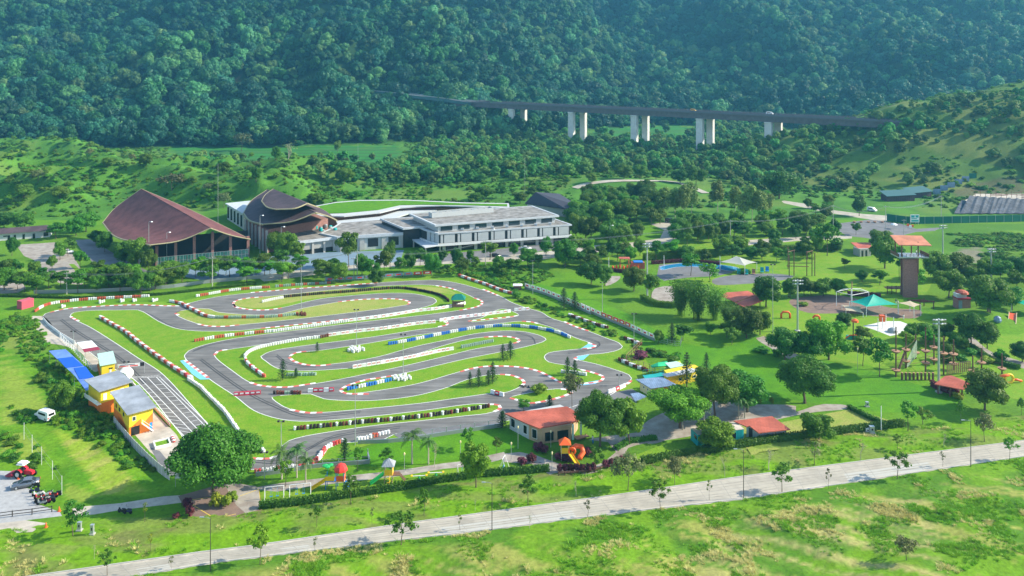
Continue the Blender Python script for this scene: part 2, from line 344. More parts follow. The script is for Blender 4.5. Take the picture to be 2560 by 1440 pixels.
def ribbon(mb, path, w, z, mi=0, off=0, drape=False):
    n = len(path); L = []; Rr = []
    for i in range(n):
        a = path[max(i-1, 0)]; b = path[min(i+1, n-1)]; dx, dy = b[0]-a[0], b[1]-a[1]; l = math.hypot(dx, dy) or 1
        nx, ny = -dy/l, dx/l
        ww = w[i] if isinstance(w, (list, tuple)) else w
        for s_, T in ((ww/2+off, L), (-ww/2+off, Rr)):
            x, y = path[i][0]+nx*s_, path[i][1]+ny*s_; T.append((x, y, z + (H1(x, y) if drape else 0)))
    o = len(mb.v); mb.v += L + Rr
    for i in range(n-1):
        mb.f.append((o+i, o+n+i, o+n+i+1, o+i+1)); mb.m.append(mi if isinstance(mi, int) else mi(i))
    return mb
def resample(path, d):
    P = np.array([p[:2] for p in path]); s = np.r_[0, np.cumsum(np.hypot(*np.diff(P, axis=0).T))]
    t = np.arange(0, s[-1], d); return [(float(np.interp(q, s, P[:,0])), float(np.interp(q, s, P[:,1]))) for q in t], s[-1]
# ================================================================== TERRAIN
def inpoly(px, py, poly):
    r = np.zeros(px.shape, bool); n = len(poly); j = n - 1
    for i in range(n):
        xi, yi = poly[i]; xj, yj = poly[j]
        c = ((yi > py) != (yj > py)) & (px < (xj - xi) * (py - yi) / ((yj - yi) or 1e-9) + xi); r ^= c; j = i
    return r
def grow(a, b, s0, g, lim):
    out = [a]; s = s0
    while abs(out[-1] - a) < abs(b - a): out.append(out[-1] + math.copysign(s, b - a)); s = min(s * g, lim)
    return out
ys = np.array(sorted(set([-350, -200, -80, 0, 50, 80] + list(np.round(np.arange(95, 180, .8), 2)) + list(np.arange(180, 430, 2.0)) + list(np.arange(430, 720, 3.5)) + list(np.arange(720, 1500, 9.0)) + [1500, 1550, 1600])))
xs = np.array(sorted(set(list(np.round(np.arange(-110, 110, .9), 2)) + [-q for q in np.arange(110, 420, 3.2)] + list(np.arange(110, 480, 3.2)) + [-q for q in np.arange(420, 1100, 14.)] + list(np.arange(480, 1150, 14.)) + [-1300, 1350, -1550, 1550])))
XX, YY = np.meshgrid(xs, ys)
ZZ = H(XX, YY)
def region_colour(X, Y, Z):
    px, py = topx(X, Y); n1 = fbm(X / 30, Y / 30, 4, 71); n2 = fbm(X / 6, Y / 6, 3, 75); n3 = fbm(X / 120, Y / 90, 3, 78)
    col = np.zeros(X.shape + (3,))
    def put(mask, c, w=1.0):
        w = (np.clip(mask, 0, 1) * w)[..., None]; col[...] = col * (1 - w) + np.array(c) * w
    col[...] = (.100, .235, .010)
    put(smooth(.45, .62, n1), (.11, .215, .018), .6); put(smooth(.50, .66, n2), (.045, .135, .012), .4)
    near = (Y > 60) & (Y < 430)
    rb = np.interp(px, RB[:, 0], RB[:, 1]); rt = np.interp(px, RT[:, 0], RT[:, 1]); hl = np.interp(px, HL[:, 0], HL[:, 1])
    mead = ((py > rb) & near) | (Y < 110)
    stripe = fbm((X * .42 + Y * .91) / 1.15, (X * .91 - Y * .42) / 15, 3, 81)
    put(mead * 1., (.125, .255, .012)); put(mead * smooth(.46, .60, n2), (.050, .150, .012), .7)
    put(mead * smooth(.52, .64, stripe) * smooth(12, 60, py - rb), (.31, .31, .075), .8)
    put(mead * smooth(.50, .62, n1) * smooth(25, 80, py - rb) * smooth(.40, .60, stripe), (.36, .31, .14), .5)
    track = np.exp(-((py - np.interp(px, [1600, 1780, 2150, 2560], [1318, 1365, 1368, 1362])) / 3.0) ** 2)
    put(mead * track * smooth(1580, 1700, px), (.15, .20, .04), .55)
    vg = (py < rt) & (py > hl) & near
    put(vg * 1., (.125, .265, .008)); put(vg * smooth(.48, .62, fbm(X / 8, Y / 2.5, 3, 84)), (.165, .215, .045), .75); put(vg * smooth(.60, .72, n2), (.15, .12, .06), .5)
    lw = smooth(0, 30, np.interp(py, [780, 870, 1010, 1225], [70, 110, 260, 425]) - px) * (py > 770) * (py < 1240) * near
    put(lw, (.080, .215, .008)); put(lw * smooth(.45, .6, n2), (.13, .27, .012), .8); put(lw * smooth(.58, .68, n1), (.26, .26, .07), .5)
    mown = inpoly(px, py, [(130,1075),(238,1112),(360,1228),(262,1240),(210,1180),(175,1135)]) & near
    put(mown * 1., (.21, .31, .025)); put(mown * smooth(.5, .62, fbm((X * .9 - Y * .45) / 1.3, (X * .45 + Y * .9) / 14, 2, 88)), (.33, .32, .08), .7)
    for pol in ([(0,880),(60,940),(130,1030),(30,1060),(0,1060)], [(0,1075),(60,1085),(120,1130),(60,1150),(0,1140)], [(165,1210),(250,1240),(200,1255),(160,1240)]):
        put((inpoly(px, py, pol) & near) * 1., (.22, .29, .04), .8)
    rr = (px > 2280) & (py < 770) & (py > 560) & near
    put(rr * 1., (.105, .215, .014)); put(rr * smooth(.47, .6, n1), (.060, .165, .012), .8); put((inpoly(px, py, [(2380,625),(2440,615),(2470,640),(2440,660),(2400,650)]) & near) * smooth(.38, .5, n2), (.22, .19, .14), .85)
    far = Y >= 385
    put(far * 1., (.080, .210, .022)); put(far * smooth(.42, .56, n2), (.050, .145, .018), .75); put(far * smooth(.52, .64, n1), (.13, .20, .035), .6)
    pad = ((px + 60 * (n2 - .5) > 430) & (px + 60 * (n2 - .5) < 1000) & (py + 22 * (n2 - .5) > 364) & (py + 26 * (n1 - .5) < 424) | (px + 60 * (n2 - .5) > 1485) & (px + 60 * (n2 - .5) < 1712) & (py + 25 * (n2 - .5) > 312) & (py + 25 * (n2 - .5) < 380)) & (Z < 4) & (Y > 500)
    put(pad * 1., (.035, .175, .026)); put(pad * smooth(.50, .56, fbm(X / 90, Y / 9, 2, 95)), (.05, .14, .03), .7); put(pad * (np.abs((Y / 21) % 1 - .5) < .06), (.03,.08,.02), .8)
    dm = Y - np.interp(X, BASEX, BASEY)
    put(smooth(-4, 14, dm), (.018, .050, .014))
    for ax, bx, ay, by in ((535, 600, 195, 214), (850, 935, 205, 238)):
        zz = Z; pxx, pyy = topx(X, Y, Z); put(((pxx > ax) & (pxx < bx) & (pyy > ay) & (pyy < by) & (dm > 0)) * 1., (.16, .09, .05), .55)
    pxx, pyy = topx(X, Y, Z)
    hill = (X > 120) & (Y > 425) & (Y < 760) & (dm < 0) & (Z > .5)
    put(hill * 1., (.075, .150, .022)); put(hill * smooth(.44, .58, fbm((X + Y) / 26, (X - Y) / 60, 3, 101)), (.15, .185, .045), .75); put(hill * smooth(.55, .66, n2), (.05, .11, .02), .6)
    put((inpoly(pxx, pyy, [(2440,455),(2560,440),(2560,505),(2400,500),(2380,480)]) & (Y > 380)) * 1., (.10, .085, .05), .7)
    return col
Z0 = region_colour(XX, YY, ZZ)
def grid_mesh(name, XX, YY, ZZ, col, m):
    ny, nx = XX.shape; me = bpy.data.meshes.new(name)
    co = np.stack([XX, YY, ZZ], -1).reshape(-1, 3).astype(np.float32)
    i = np.arange(ny * nx).reshape(ny, nx); q = np.stack([i[:-1, :-1], i[:-1, 1:], i[1:, 1:], i[1:, :-1]], -1).reshape(-1, 4)
    me.vertices.add(len(co)); me.vertices.foreach_set('co', co.ravel()); me.loops.add(q.size); me.loops.foreach_set('vertex_index', q.ravel().astype(np.int32))
    me.polygons.add(len(q)); me.polygons.foreach_set('loop_start', np.arange(0, q.size, 4, dtype=np.int32)); me.update(calc_edges=True)
    a = me.attributes.new('Col', 'FLOAT_COLOR', 'POINT'); a.data.foreach_set('color', np.concatenate([col.reshape(-1, 3), np.ones((len(co), 1))], 1).astype(np.float32).ravel())
    me.polygons.foreach_set('use_smooth', [True] * len(q)); me.materials.append(M[m]); o = bpy.data.objects.new(name, me); C.objects.link(o); return o
g_ = grid_mesh('ground', XX, YY, ZZ, Z0, 'ground'); g_['kind'] = 'structure'
def struct(o): o['kind'] = 'structure'; return o
def patch(name, pts, m, z, smoothed=False, world=False):
    P = pts if world else W(pts)
    if smoothed: P = [p[:2] for p in crom(P, True, 2.5)]
    return struct(MB().sheet(P, z).build(name, m))
# ================================================================== KART CIRCUIT
O = [(107,795),(114,784),(140,777),(175,770),(250,765),(350,762),(425,766),(452,764),(480,756),(527,745),(565,739),(640,731),(765,720),(940,707),(1080,700),(1100,701),(1140,707),(1190,720),(1252,741),(1277,755),(1317,770),(1352,780),(1377,795),(1415,807),(1477,830),(1515,845),(1547,857),(1556,866),(1545,875),(1502,884),(1470,886),(1445,890),(1436,896),(1450,901),(1490,910),(1540,925),(1572,937),(1579,946),(1572,957),(1545,975),(1520,990),(1472,1003),(1420,1020),(1330,1040),(1250,1054),(1160,1064),(1122,1069),(1055,1076),(985,1086),(960,1098),(892,1105),(850,1108),(822,1120),(797,1150),(780,1162),(745,1170),(710,1173),(615,1174),(560,1172),(505,1165),(480,1135),(462,1100),(420,1045),(372,985),(330,945),(290,925),(250,900),(207,868),(150,835),(120,812)]
I1 = [(588,1130),(560,1110),(535,1080),(520,1062),(480,1015),(400,930),(345,895),(300,865),(225,818),(185,798),(176,789),(185,781),(215,777),(300,775),(345,775),(357,779),(400,805),(437,820),(475,826),(525,828),(600,826),(652,821),(740,812),(815,804),(940,788),(1015,777),(1060,768),(1082,761),(1091,755),(1085,746),(1060,739),(1030,734),(965,733),(865,740),(802,747),(760,756),(710,768),(665,774),(627,773),(595,767),(582,760),(590,752),(615,746),(690,739),(815,726),(940,716),(1040,712),(1090,714),(1127,721),(1165,735),(1190,747),(1206,756),(1202,763),(1180,770),(1140,777),(1040,790),(940,801),(815,816),(690,832),(565,850),(502,865),(472,877),(462,887),(464,897),(527,950),(590,992),(625,1020),(647,1032),(697,1047),(747,1053),(810,1051),(935,1040),(1060,1026),(1160,1012),(1200,1009),(1240,1011),(1251,1018),(1240,1028),(1215,1034),(1160,1040),(1060,1051),(935,1064),(810,1082),(760,1091),(722,1102),(706,1114),(702,1130),(692,1140),(672,1146),(635,1147),(605,1142)]
I2 = [(438,783),(452,777),(500,771),(522,772),(545,780),(615,786),(690,786),(740,775),(760,770),(815,760),(860,753),(915,748),(990,747),(1014,751),(1025,757),(1018,762),(1000,765),(960,771),(915,777),(815,789),(765,795),(690,803),(602,812),(540,816),(497,810)]
I3 = [(536,886),(548,877),(577,873),(665,860),(765,846),(865,832),(980,817),(1075,803),(1115,800),(1118,809),(1102,817),(1040,825),(940,841),(740,867),(690,875),(665,883),(652,891),(665,903),(695,921),(740,927),(840,923),(915,915),(1040,885),(1115,862),(1190,845),(1252,841),(1280,843),(1299,850),(1290,857),(1265,860),(1190,872),(1115,890),(1040,908),(915,935),(795,958),(715,967),(652,964),(625,956),(585,930)]
I4 = [(723,892),(740,882),(790,877),(915,859),(1040,838),(1165,822),(1252,808),(1305,803),(1328,805),(1390,822),(1440,845),(1475,857),(1489,864),(1480,869),(1452,872),(1402,877),(1372,882),(1361,892),(1372,905),(1410,912),(1447,922),(1480,931),(1508,942),(1500,952),(1470,957),(1440,959),(1402,955),(1378,943),(1340,925),(1290,917),(1215,916),(1177,922),(1140,932),(1040,960),(940,977),(890,983),(865,984),(851,975),(865,965),(915,948),(965,942),(1040,926),(1165,897),(1290,872),(1340,860),(1365,850),(1355,841),(1315,830),(1265,827),(1190,834),(1115,850),(1040,866),(940,893),(840,909),(777,913),(740,905)]
I5 = [(680,992),(700,989),(760,985),(777,985),(810,997),(860,1001),(935,1001),(1035,990),(1110,971),(1165,950),(1210,939),(1247,936),(1277,938),(1302,947),(1311,957),(1300,967),(1265,981),(1232,983),(1165,992),(1060,1007),(935,1020),(810,1031),(772,1032),(730,1025),(710,1017)]
I6 = [(1275,994),(1347,978),(1390,972),(1425,974),(1432,979),(1410,990),(1365,1002),(1327,1008),(1305,1000)]
I8 = [(1172,801),(1200,796),(1255,772),(1285,780),(1297,788),(1285,792),(1215,802),(1180,805)]
O_ = [p[:2] for p in crom(W(O), True, 1.5)]
track = struct(MB().sheet(O_, .004).build('kart_track', 'asphalt'))
ISL = {}
for k, P in dict(a=I1, b=I2, c=I3, d=I4, e=I5, f=I6, g=I8).items():
    P_ = [p[:2] for p in crom(W(P), True, 1.5)]; ISL[k] = P_
    struct(MB().sheet(P_, .010).build('track_lawn', 'lawn_dry' if k in 'b' else 'lawn'))
for pts in ([(582,760),(590,752),(615,746),(690,739),(815,726),(900,721),(985,722),(880,735),(760,750),(700,763),(650,770),(600,766)], [(985,722),(1060,716),(1120,724),(1150,740),(1120,735),(1060,728)]):
    patch('dry_grass', pts, 'lawn_dry', .014, True)
patch('track_surround', [(95,790),(160,765),(450,752),(640,722),(940,698),(1100,690),(1200,705),(1300,742),(1420,790),(1530,830),(1600,870),(1625,920),(1600,975),(1520,1010),(1420,1036),(1250,1066),(1130,1080),(1000,1098),(930,1110),(860,1130),(800,1172),(700,1180),(560,1180),(470,1150),(420,1060),(330,960),(200,880),(120,830)], 'lawn', .0020)
lm = MB()
def outline(P, z, w=.17, inset=.0):
    ribbon(lm, P + [P[0], P[1]], w, z, 0, inset)
outline(O_, .018)
for k in ISL: outline(ISL[k], .0185)
struct(lm.build('edge_line', 'line'))
# ---- kerbs: red and white blocks
def kerb(pts, w=.78, blk=1.3, z=.03, first=0, world=False):
    P, L = resample(crom(pts if world else W(pts), False, .5), blk)
    if len(P) < 2: return
    mb = MB(); ribbon(mb, P, w, z, lambda i: (i + first) % 2)
    # low rounded profile: give the strip a real edge
    struct(mb.build('kerb', ['kred', 'kwhite']))
KERBS = [
 [(125,781),(160,773),(250,765.5),(350,762),(400,764),(450,765)], [(176,791),(185,797),(200,804)], [(460,764),(475,757)],
 [(590,767),(583,760),(590,752),(615,746),(660,742)], [(583,760),(590,768),(627,774),(665,775),(710,769)], [(627,731.5),(765,720),(880,712),(945,707)],
 [(845,755),(900,749),(990,747.5),(1014,751),(1025,757),(1015,763)], [(495,810),(520,815),(560,816),(600,812)], [(652,821),(740,812),(815,804),(880,796)],
 [(1090,714),(1127,721),(1145,727)], [(1185,745),(1200,750),(1206,757),(1195,766),(1160,774),(1140,777)], [(1207,723),(1225,730),(1250,741)],
 [(536,888),(546,878),(577,873)], [(625,956),(652,964),(715,968),(780,959),(800,956)], [(723,893),(735,903),(760,911),(800,914),(840,909)], [(725,890),(740,882),(775,878)],
 [(1170,803),(1230,797),(1290,790),(1297,788)], [(1095,817),(1118,812),(1117,806),(1105,803)], [(1305,803),(1328,805),(1345,809)], [(1410,804),(1440,817),(1480,830)],
 [(1210,843),(1260,841),(1288,845),(1299,851),(1290,857),(1278,859)], [(1470,857),(1489,864),(1480,870),(1455,872)], [(1442,893),(1436,897),(1450,902)],
 [(1452,924),(1480,931),(1508,942),(1500,953),(1470,958),(1440,959),(1402,956),(1378,943),(1340,926),(1290,917),(1215,916),(1177,922),(1143,932)],
 [(851,976),(860,968),(880,960),(915,950),(960,943),(1000,936)], [(851,976),(862,983),(890,985),(925,985)], [(1250,936),(1277,938),(1302,947),(1311,957),(1300,967)],
 [(725,1024),(770,1032),(810,1031)], [(1275,995),(1305,1003),(1327,1008),(1365,1002),(1410,990),(1432,979),(1425,975),(1390,972)], [(1220,1011),(1245,1012),(1251,1019),(1240,1028),(1225,1031)],
 [(625,1145),(650,1147),(675,1146),(695,1139)], [(462,900),(480,914),(525,948)], [(438,783),(450,790)], [(1550,968),(1575,955),(1579,948)],
 [(845,1106),(820,1118),(800,1145),(785,1160)]]
for i, kp in enumerate(KERBS): kerb(kp, first=i)
patch('runoff_patch', [(450,902),(463,900),(526,948),(500,949),(480,935)], 'patch_blue', .022)
patch('runoff_patch', [(1450,873),(1475,857),(1487,864),(1478,869)], 'patch_blue', .022)
patch('runoff_patch', [(1440,892),(1474,886),(1458,900),(1444,900)], 'patch_blue', .022)
patch('runoff_patch', [(1440,961),(1500,950),(1490,959),(1460,963)], 'patch_blue', .022)
patch('concrete_apron', [(1385,1040),(1400,1004),(1470,994),(1580,972),(1600,985),(1590,1010),(1480,1030)], 'asphalt2', .007)
patch('concrete_apron', [(985,1088),(1010,1076),(1120,1067),(1250,1054),(1262,1060),(1130,1078),(1050,1090),(1000,1096)], 'asphalt2', .022)
# ---- pit straight paint
pm = MB()
def seg(a, b, w=.16, z=.022): ribbon(pm, [G(*a), G(*b)], w, z)
seg((325,946),(400,942)); seg((400,942),(402,946)); 
L1 = [((328,951),(462,1092)), ((350,946),(500,1100)), ((369,944),(518,1098)), ((391,943),(540,1092)), ((398,942),(552,1090))]
for a, b in L1: seg(a, b)
def lerp(a, b, t): return (a[0] + (b[0]-a[0])*t, a[1] + (b[1]-a[1])*t)
for i in range(13):
    t = .10 + i * .066
    # slots are closer together in the picture further away
    seg(lerp(*L1[0], t), lerp(*L1[1], t), .12)
    seg(lerp(*L1[2], t + .02), lerp(*L1[3], t + .02), .12)
for q in range(20):
    a = lerp((325,943),(400,939), q / 20); b = lerp((325,943),(400,939), (q + .5) / 20); seg(a, b, .3, .026)
struct(pm.build('painted_bay_lines', 'line'))
rp = MB()
for pp in ([(235,800),(250,786),(300,780),(350,781),(385,795),(420,815),(470,828),(560,835),(700,822)], [(480,880),(530,862),(700,842),(1000,803)], [(500,900),(560,945),(620,985),(680,1015),(760,1042),(900,1032)], [(690,890),(720,910),(790,918)], [(150,800),(190,830),(300,900),(360,960)], [(1340,870),(1330,845),(1290,832)], [(600,1150),(690,1158),(760,1130),(830,1095),(1000,1070)], [(1345,805),(1420,835),(1500,860),(1470,876),(1420,884)]):
    P = [p[:2] for p in crom(W(pp), False, 1.5)]; ribbon(rp, P, .35, .0065); ribbon(rp, [(p[0], p[1] + .9) for p in P], .28, .0067)
mk('skid', (.055,.055,.058), .75); struct(rp.build('tyre_marks', 'skid'))
# ================================================================== ROADS AND PAVING
rd = MB(); n = 60
top = [G(*p) for p in RT]; bot = [G(*p) for p in RB]
rd.sheet(top + bot[::-1], .006); struct(rd.build('concrete_road', 'concrete_road'))
kb = MB()
for P in ([G(*p) for p in RT], [G(*p) for p in RB]):
    for a, b in zip(P[:-1], P[1:]):
        dx, dy = b[0]-a[0], b[1]-a[1]; l = math.hypot(dx, dy); ang = math.atan2(dy, dx)
        kb.xf = Matrix.Translation((*a, 0)) @ Matrix.Rotation(ang, 4, 'Z'); kb.box(0, -.09, -.05, l, .09, .13)
kb.xf = None; struct(kb.build('road_kerb', 'conc'))
ed = MB(); _r = random.Random(9)
for PP, sg in ((RT, 1), (RB, -1)):
    pe = []; we = []
    for x in range(-300, 2860, 14): pe.append(G(x, np.interp(x, PP[:,0], PP[:,1]) + sg * 1.2)); we.append(_r.uniform(.25, .9))
    ribbon(ed, pe, we, .0160)
struct(ed.build('road_edge_dirt', 'sand'))
ed = MB()
for t in (.22, .34, .64, .76):
    pe = [G(x, np.interp(x, RT[:,0], RT[:,1]) * (1 - t) + np.interp(x, RB[:,0], RB[:,1]) * t) for x in range(-300, 2860, 30)]; ribbon(ed, pe, [_r.uniform(.1, .45) for _ in pe], .0118 + t * .001)
mk('wheel_grime', (.335,.31,.26), .9, noise=.2, nscale=.6); struct(ed.build('wheel_tracks', 'wheel_grime'))
jt = MB()
for i in range(46):
    x = -60 + i * 60; a = (x, np.interp(x, RT[:,0], RT[:,1]) + 1.5); b = (x + 30, np.interp(x + 30, RB[:,0], RB[:,1]) - 1.5); ribbon(jt, [G(*a), G(*b)], .07, .0102)
mk('joint', (.25,.24,.22), .9); 
mid = [G(x, (np.interp(x, RT[:,0], RT[:,1]) * .52 + np.interp(x, RB[:,0], RB[:,1]) * .48)) for x in range(-300, 2860, 60)]; ribbon(jt, mid, .07, .0140)
struct(jt.build('road_joints', 'joint'))
mk('newslab', (.44,.43,.385), .85, noise=.08)
for a, b in ((1100, 1430), (2110, 2320), (340, 420), (700, 770)):
    f = lambda x, t: (x, np.interp(x, RT[:,0], RT[:,1]) * (1 - t) + np.interp(x, RB[:,0], RB[:,1]) * t)
    patch('road_slab', [f(a, .52), f(b, .52), f(b + 12, .96), f(a + 12, .96)], 'newslab', .0085)
patch('gravel_yard', [(-200,1170),(30,1178),(60,1190),(35,1212),(75,1222),(95,1260),(150,1280),(155,1290),(0,1308),(-250,1330)], 'gravel', .006)
patch('dirt_track', [(-60,1312),(60,1300),(130,1310),(110,1328),(0,1335),(-80,1345)], 'sand', .004)
patch('sand_yard', [(82,790),(104,790),(150,835),(205,868),(240,895),(262,920),(240,930),(200,880),(150,862),(118,858),(95,830)], 'sand', .004, True)
patch('pit_apron', [(385,1030),(440,1085),(455,1110),(440,1130),(425,1170),(375,1130),(300,1045),(330,1010),(372,990)], 'sand', .012)
patch('pit_apron', [(375,1118),(400,1128),(430,1165),(448,1185),(425,1190),(400,1165)], 'asphalt2', .016)
patch('plaza', [(445,1240),(500,1225),(560,1208),(640,1215),(648,1225),(655,1275),(600,1290),(560,1293),(500,1296),(470,1285)], 'brickpave', .006)
patch('plaza_paving', [(560,1209),(640,1216),(648,1226),(652,1272),(615,1284),(590,1262),(575,1235)], 'paving', .0095, True)
yl = MB()
for a, b in (((470,1255),(530,1292)),((480,1250),(560,1238)),((590,1285),(560,1292)),((600,1240),(650,1222)),((648,1226),(654,1274))): ribbon(yl, [G(*a), G(*b)], .14, .0130)
struct(yl.build('yellow_line', 'line_yel'))
patch('footpath', [(620,1225),(700,1208),(860,1190),(1000,1175),(1110,1158),(1180,1150),(1260,1130),(1268,1142),(1180,1165),(1110,1172),(1000,1190),(860,1206),(700,1228),(640,1240)], 'paving', .008, True)
patch('gravel_path', [(180,1272),(300,1258),(450,1238),(480,1250),(300,1275),(190,1290)], 'sand', .004, True)
patch('garden_paving', [(1250,1135),(1300,1130),(1345,1140),(1400,1160),(1450,1172),(1510,1155),(1540,1130),(1520,1105),(1470,1100),(1560,1085),(1720,1070),(1860,1060),(1990,1030),(2060,1010),(2130,1015),(2120,1022),(2040,1030),(1960,1045),(1880,1065),(1700,1095),(1570,1120),(1560,1140),(1530,1165),(1450,1190),(1380,1190),(1330,1160),(1260,1155)], 'paving', .006, True)
patch('shade_paving', [(1600,1075),(1640,1040),(1780,1000),(1860,1010),(1990,1015),(1990,1032),(1880,1050),(1700,1090),(1620,1110)], 'paving', .010, True)
patch('park_lawn', [(1400,1190),(1530,1160),(1640,1118),(1720,1098),(1715,1130),(1600,1155),(1560,1165)], 'lawn', .0130)
patch('park_lawn', [(1830,1062),(1890,1068),(2130,1022),(2260,1062),(2200,1078),(2050,1110),(1900,1130),(1880,1140)], 'lawn_dry', .0135)
patch('play_lawn', [(655,1275),(648,1225),(700,1230),(870,1206),(1000,1190),(1200,1165),(1250,1160),(1260,1185),(1100,1208),(860,1245)], 'lawn', .0130)
patch('play_lawn', [(1130,1080),(1240,1063),(1290,1075),(1352,1110),(1340,1135),(1270,1130),(1180,1145),(990,1168),(880,1165),(840,1140),(960,1105)], 'lawn_park', .0025)
patch('play_court', [(1325,1165),(1350,1155),(1395,1172),(1360,1178)], 'asphalt2', .012)
patch('park_lawn', [(1320,705),(1420,730),(1560,780),(1650,830),(1720,860),(1800,870),(1900,840),(1960,880),(2060,900),(2240,945),(2400,1000),(2400,1020),(2200,1030),(1960,1000),(1900,1020),(1850,960),(1700,905),(1620,880),(1560,830),(1440,775),(1330,730)], 'lawn_park', .0040, True)
patch('park_lawn', [(1840,770),(1960,750),(2100,760),(2300,800),(2560,800),(2700,820),(2700,1000),(2450,985),(2300,950),(2250,940),(2150,910),(2050,900),(1950,880),(1900,840),(1830,810)], 'lawn', .0045, True)
patch('park_lawn', [(1760,650),(1900,635),(2120,632),(2300,650),(2330,700),(2280,745),(2120,735),(1960,745),(1860,730),(1780,715),(1700,700),(1800,690)], 'lawn', .0048, True)
patch('far_lawn', [(1500,650),(1700,605),(1950,592),(2120,588),(2110,602),(1900,612),(1800,640),(1650,640),(1530,665)], 'lawn', .0040, True)
patch('play_ground_sand', [(1975,750),(2060,738),(2110,740),(2160,752),(2230,770),(2300,775),(2290,795),(2200,792),(2130,784),(2020,782),(1985,768)], 'brickpave', .0085, True)
patch('play_pad', [(2158,815),(2210,803),(2250,803),(2275,812),(2268,832),(2225,840),(2195,828)], 'white_dirty', .0090)
patch('gravel_oval', [(1780,700),(1830,688),(1930,684),(1985,690),(1960,700),(1860,710),(1790,712)], 'asphalt2', .0092, True)
patch('park_path', [(1515,715),(1540,705),(1550,690),(1530,690)], 'paving', .0085, True)
patch('park_path', [(1640,720),(1680,715),(1675,760),(1640,765)], 'paving', .0088, True)
patch('park_path', [(1890,845),(1910,840),(1955,862),(2010,905),(1990,905),(1930,872)], 'paving', .0089, True)
patch('park_path', [(2380,845),(2420,838),(2480,880),(2560,905),(2640,930),(2640,945),(2540,915),(2450,885)], 'paving', .0087, True)
# roads of the estate beyond the circuit
patch('estate_road', [(640,690),(900,655),(1150,642),(1240,632),(1330,632),(1420,622),(1500,612),(1580,606),(1650,596),(1660,575),(1625,560),(1700,552),(1735,556),(1700,565),(1700,590),(1680,606),(1590,620),(1480,632),(1330,652),(1200,655),(900,672),(660,704)], 'concrete_road', .0055)
patch('estate_road', [(1800,620),(1870,600),(2000,592),(2130,588),(2130,596),(2000,602),(1880,612),(1810,632)], 'concrete_road', .0050)
patch('road_junction', [(2085,560),(2140,553),(2180,548),(2255,560),(2290,572),(2560,557),(2800,545),(2800,553),(2560,563),(2290,580),(2210,600),(2120,590),(2095,578)], 'asphalt2', .0055)
patch('road_junction', [(1950,500),(2020,510),(2080,525),(2160,535),(2230,540),(2260,555),(2200,552),(2150,545),(2060,530),(1960,508)], 'concrete_road', .0065)
patch('parking_lot', [(0,668),(30,672),(65,720),(45,732),(0,735)], 'paving', .0060)
patch('parking_lot', [(40,612),(150,605),(175,625),(215,695),(205,712),(150,708),(110,690),(85,650),(60,640)], 'paving', .0070)
patch('access_road', [(185,600),(225,598),(262,620),(330,660),(400,690),(360,700),(270,690),(215,640)], 'asphalt2', .0065)
patch('parking_verge', [(45,665),(58,665),(105,718),(90,722)], 'lawn', .0110)
patch('parking_verge', [(172,660),(185,660),(232,702),(215,706)], 'lawn', .0112)
patch('front_paving', [(445,672),(640,645),(760,632),(1010,625),(1000,655),(800,668),(640,690),(500,700),(450,690)], 'court', .0060)
patch('garage_floor', [(1050,640),(1250,622),(1430,603),(1440,612),(1330,632),(1100,655),(1040,655)], 'asphalt2', .0062)
patch('helipad', [(1085,480),(1160,476),(1160,484),(1150,495),(1098,499)], 'paving', .012)
# curved hillside road
hr = MB(); ribbon(hr, [p[:2] for p in crom([GT(*p)[:2] for p in ((1437,472),(1465,462),(1510,456),(1600,453),(1680,455),(1730,470),(1765,485))], False, 3)], 5, .35, 0, 0, True)
struct(hr.build('hillside_road', 'concrete_road'))
# ================================================================== VEGETATION
def leaf_mesh(pts, nrm, size, seed, jit=.9, mats=('leaf',), extra=None, aspect=.75):
    "many small leaf-clump quads at pts facing roughly nrm"
    rs = np.random.RandomState(seed); n = len(pts)
    N = nrm + rs.normal(0, jit * .6, (n, 3)); N /= np.linalg.norm(N, axis=1)[:, None] + 1e-9
    a = np.cross(N, rs.normal(0, 1, (n, 3))); a /= np.linalg.norm(a, axis=1)[:, None] + 1e-9; b = np.cross(N, a)
    s = size * rs.uniform(.6, 1.35, (n, 1)); a = a * s; b = b * s * aspect
    bend = N * s * rs.uniform(-.25, .25, (n, 1))
    v = np.stack([pts - a - b * .6, pts + a * .2 - b + bend, pts + a + b * .6, pts - a * .2 + b + bend], 1).reshape(-1, 3)
    f = np.arange(4 * n).reshape(n, 4)
    return v, f
def lobes_points(lobes, n, seed, inner=.15, low=.35):
    rs = np.random.RandomState(seed); L = np.array(lobes, float); vol = (L[:, 3] * L[:, 4] * L[:, 5]) ** .67; out = []; nn = []
    idx = rs.choice(len(L), n, p=vol / vol.sum()); d = rs.normal(0, 1, (n, 3)); d /= np.linalg.norm(d, axis=1)[:, None]
    d[:, 2] = np.where((d[:, 2] < -.2) & (rs.rand(n) > low), -d[:, 2], d[:, 2])
    r = 1 - inner * rs.rand(n) ** 1.5 + rs.normal(0, .05, n)
    p = L[idx, :3] + d * L[idx, 3:6] * r[:, None]
    keep = np.ones(n, bool)
    for j in range(len(L)):
        q = (((p - L[j, :3]) / L[j, 3:6]) ** 2).sum(1); keep &= (q > .62) | (idx == j)
    nv = d / L[idx, 3:6]; nv /= np.linalg.norm(nv, axis=1)[:, None]; nv[:, 2] += .25
    return p[keep], nv[keep]
def np_mesh(name, v, f, mats, smooth_=False):
    me = bpy.data.meshes.new(name); v = np.asarray(v, np.float32); f = np.asarray(f, np.int32)
    me.vertices.add(len(v)); me.vertices.foreach_set('co', v.ravel()); me.loops.add(f.size); me.loops.foreach_set('vertex_index', f.ravel())
    me.polygons.add(len(f)); me.polygons.foreach_set('loop_start', np.arange(0, f.size, 4, dtype=np.int32)); me.update(calc_edges=True)
    for m in mats: me.materials.append(M[m])
    return me
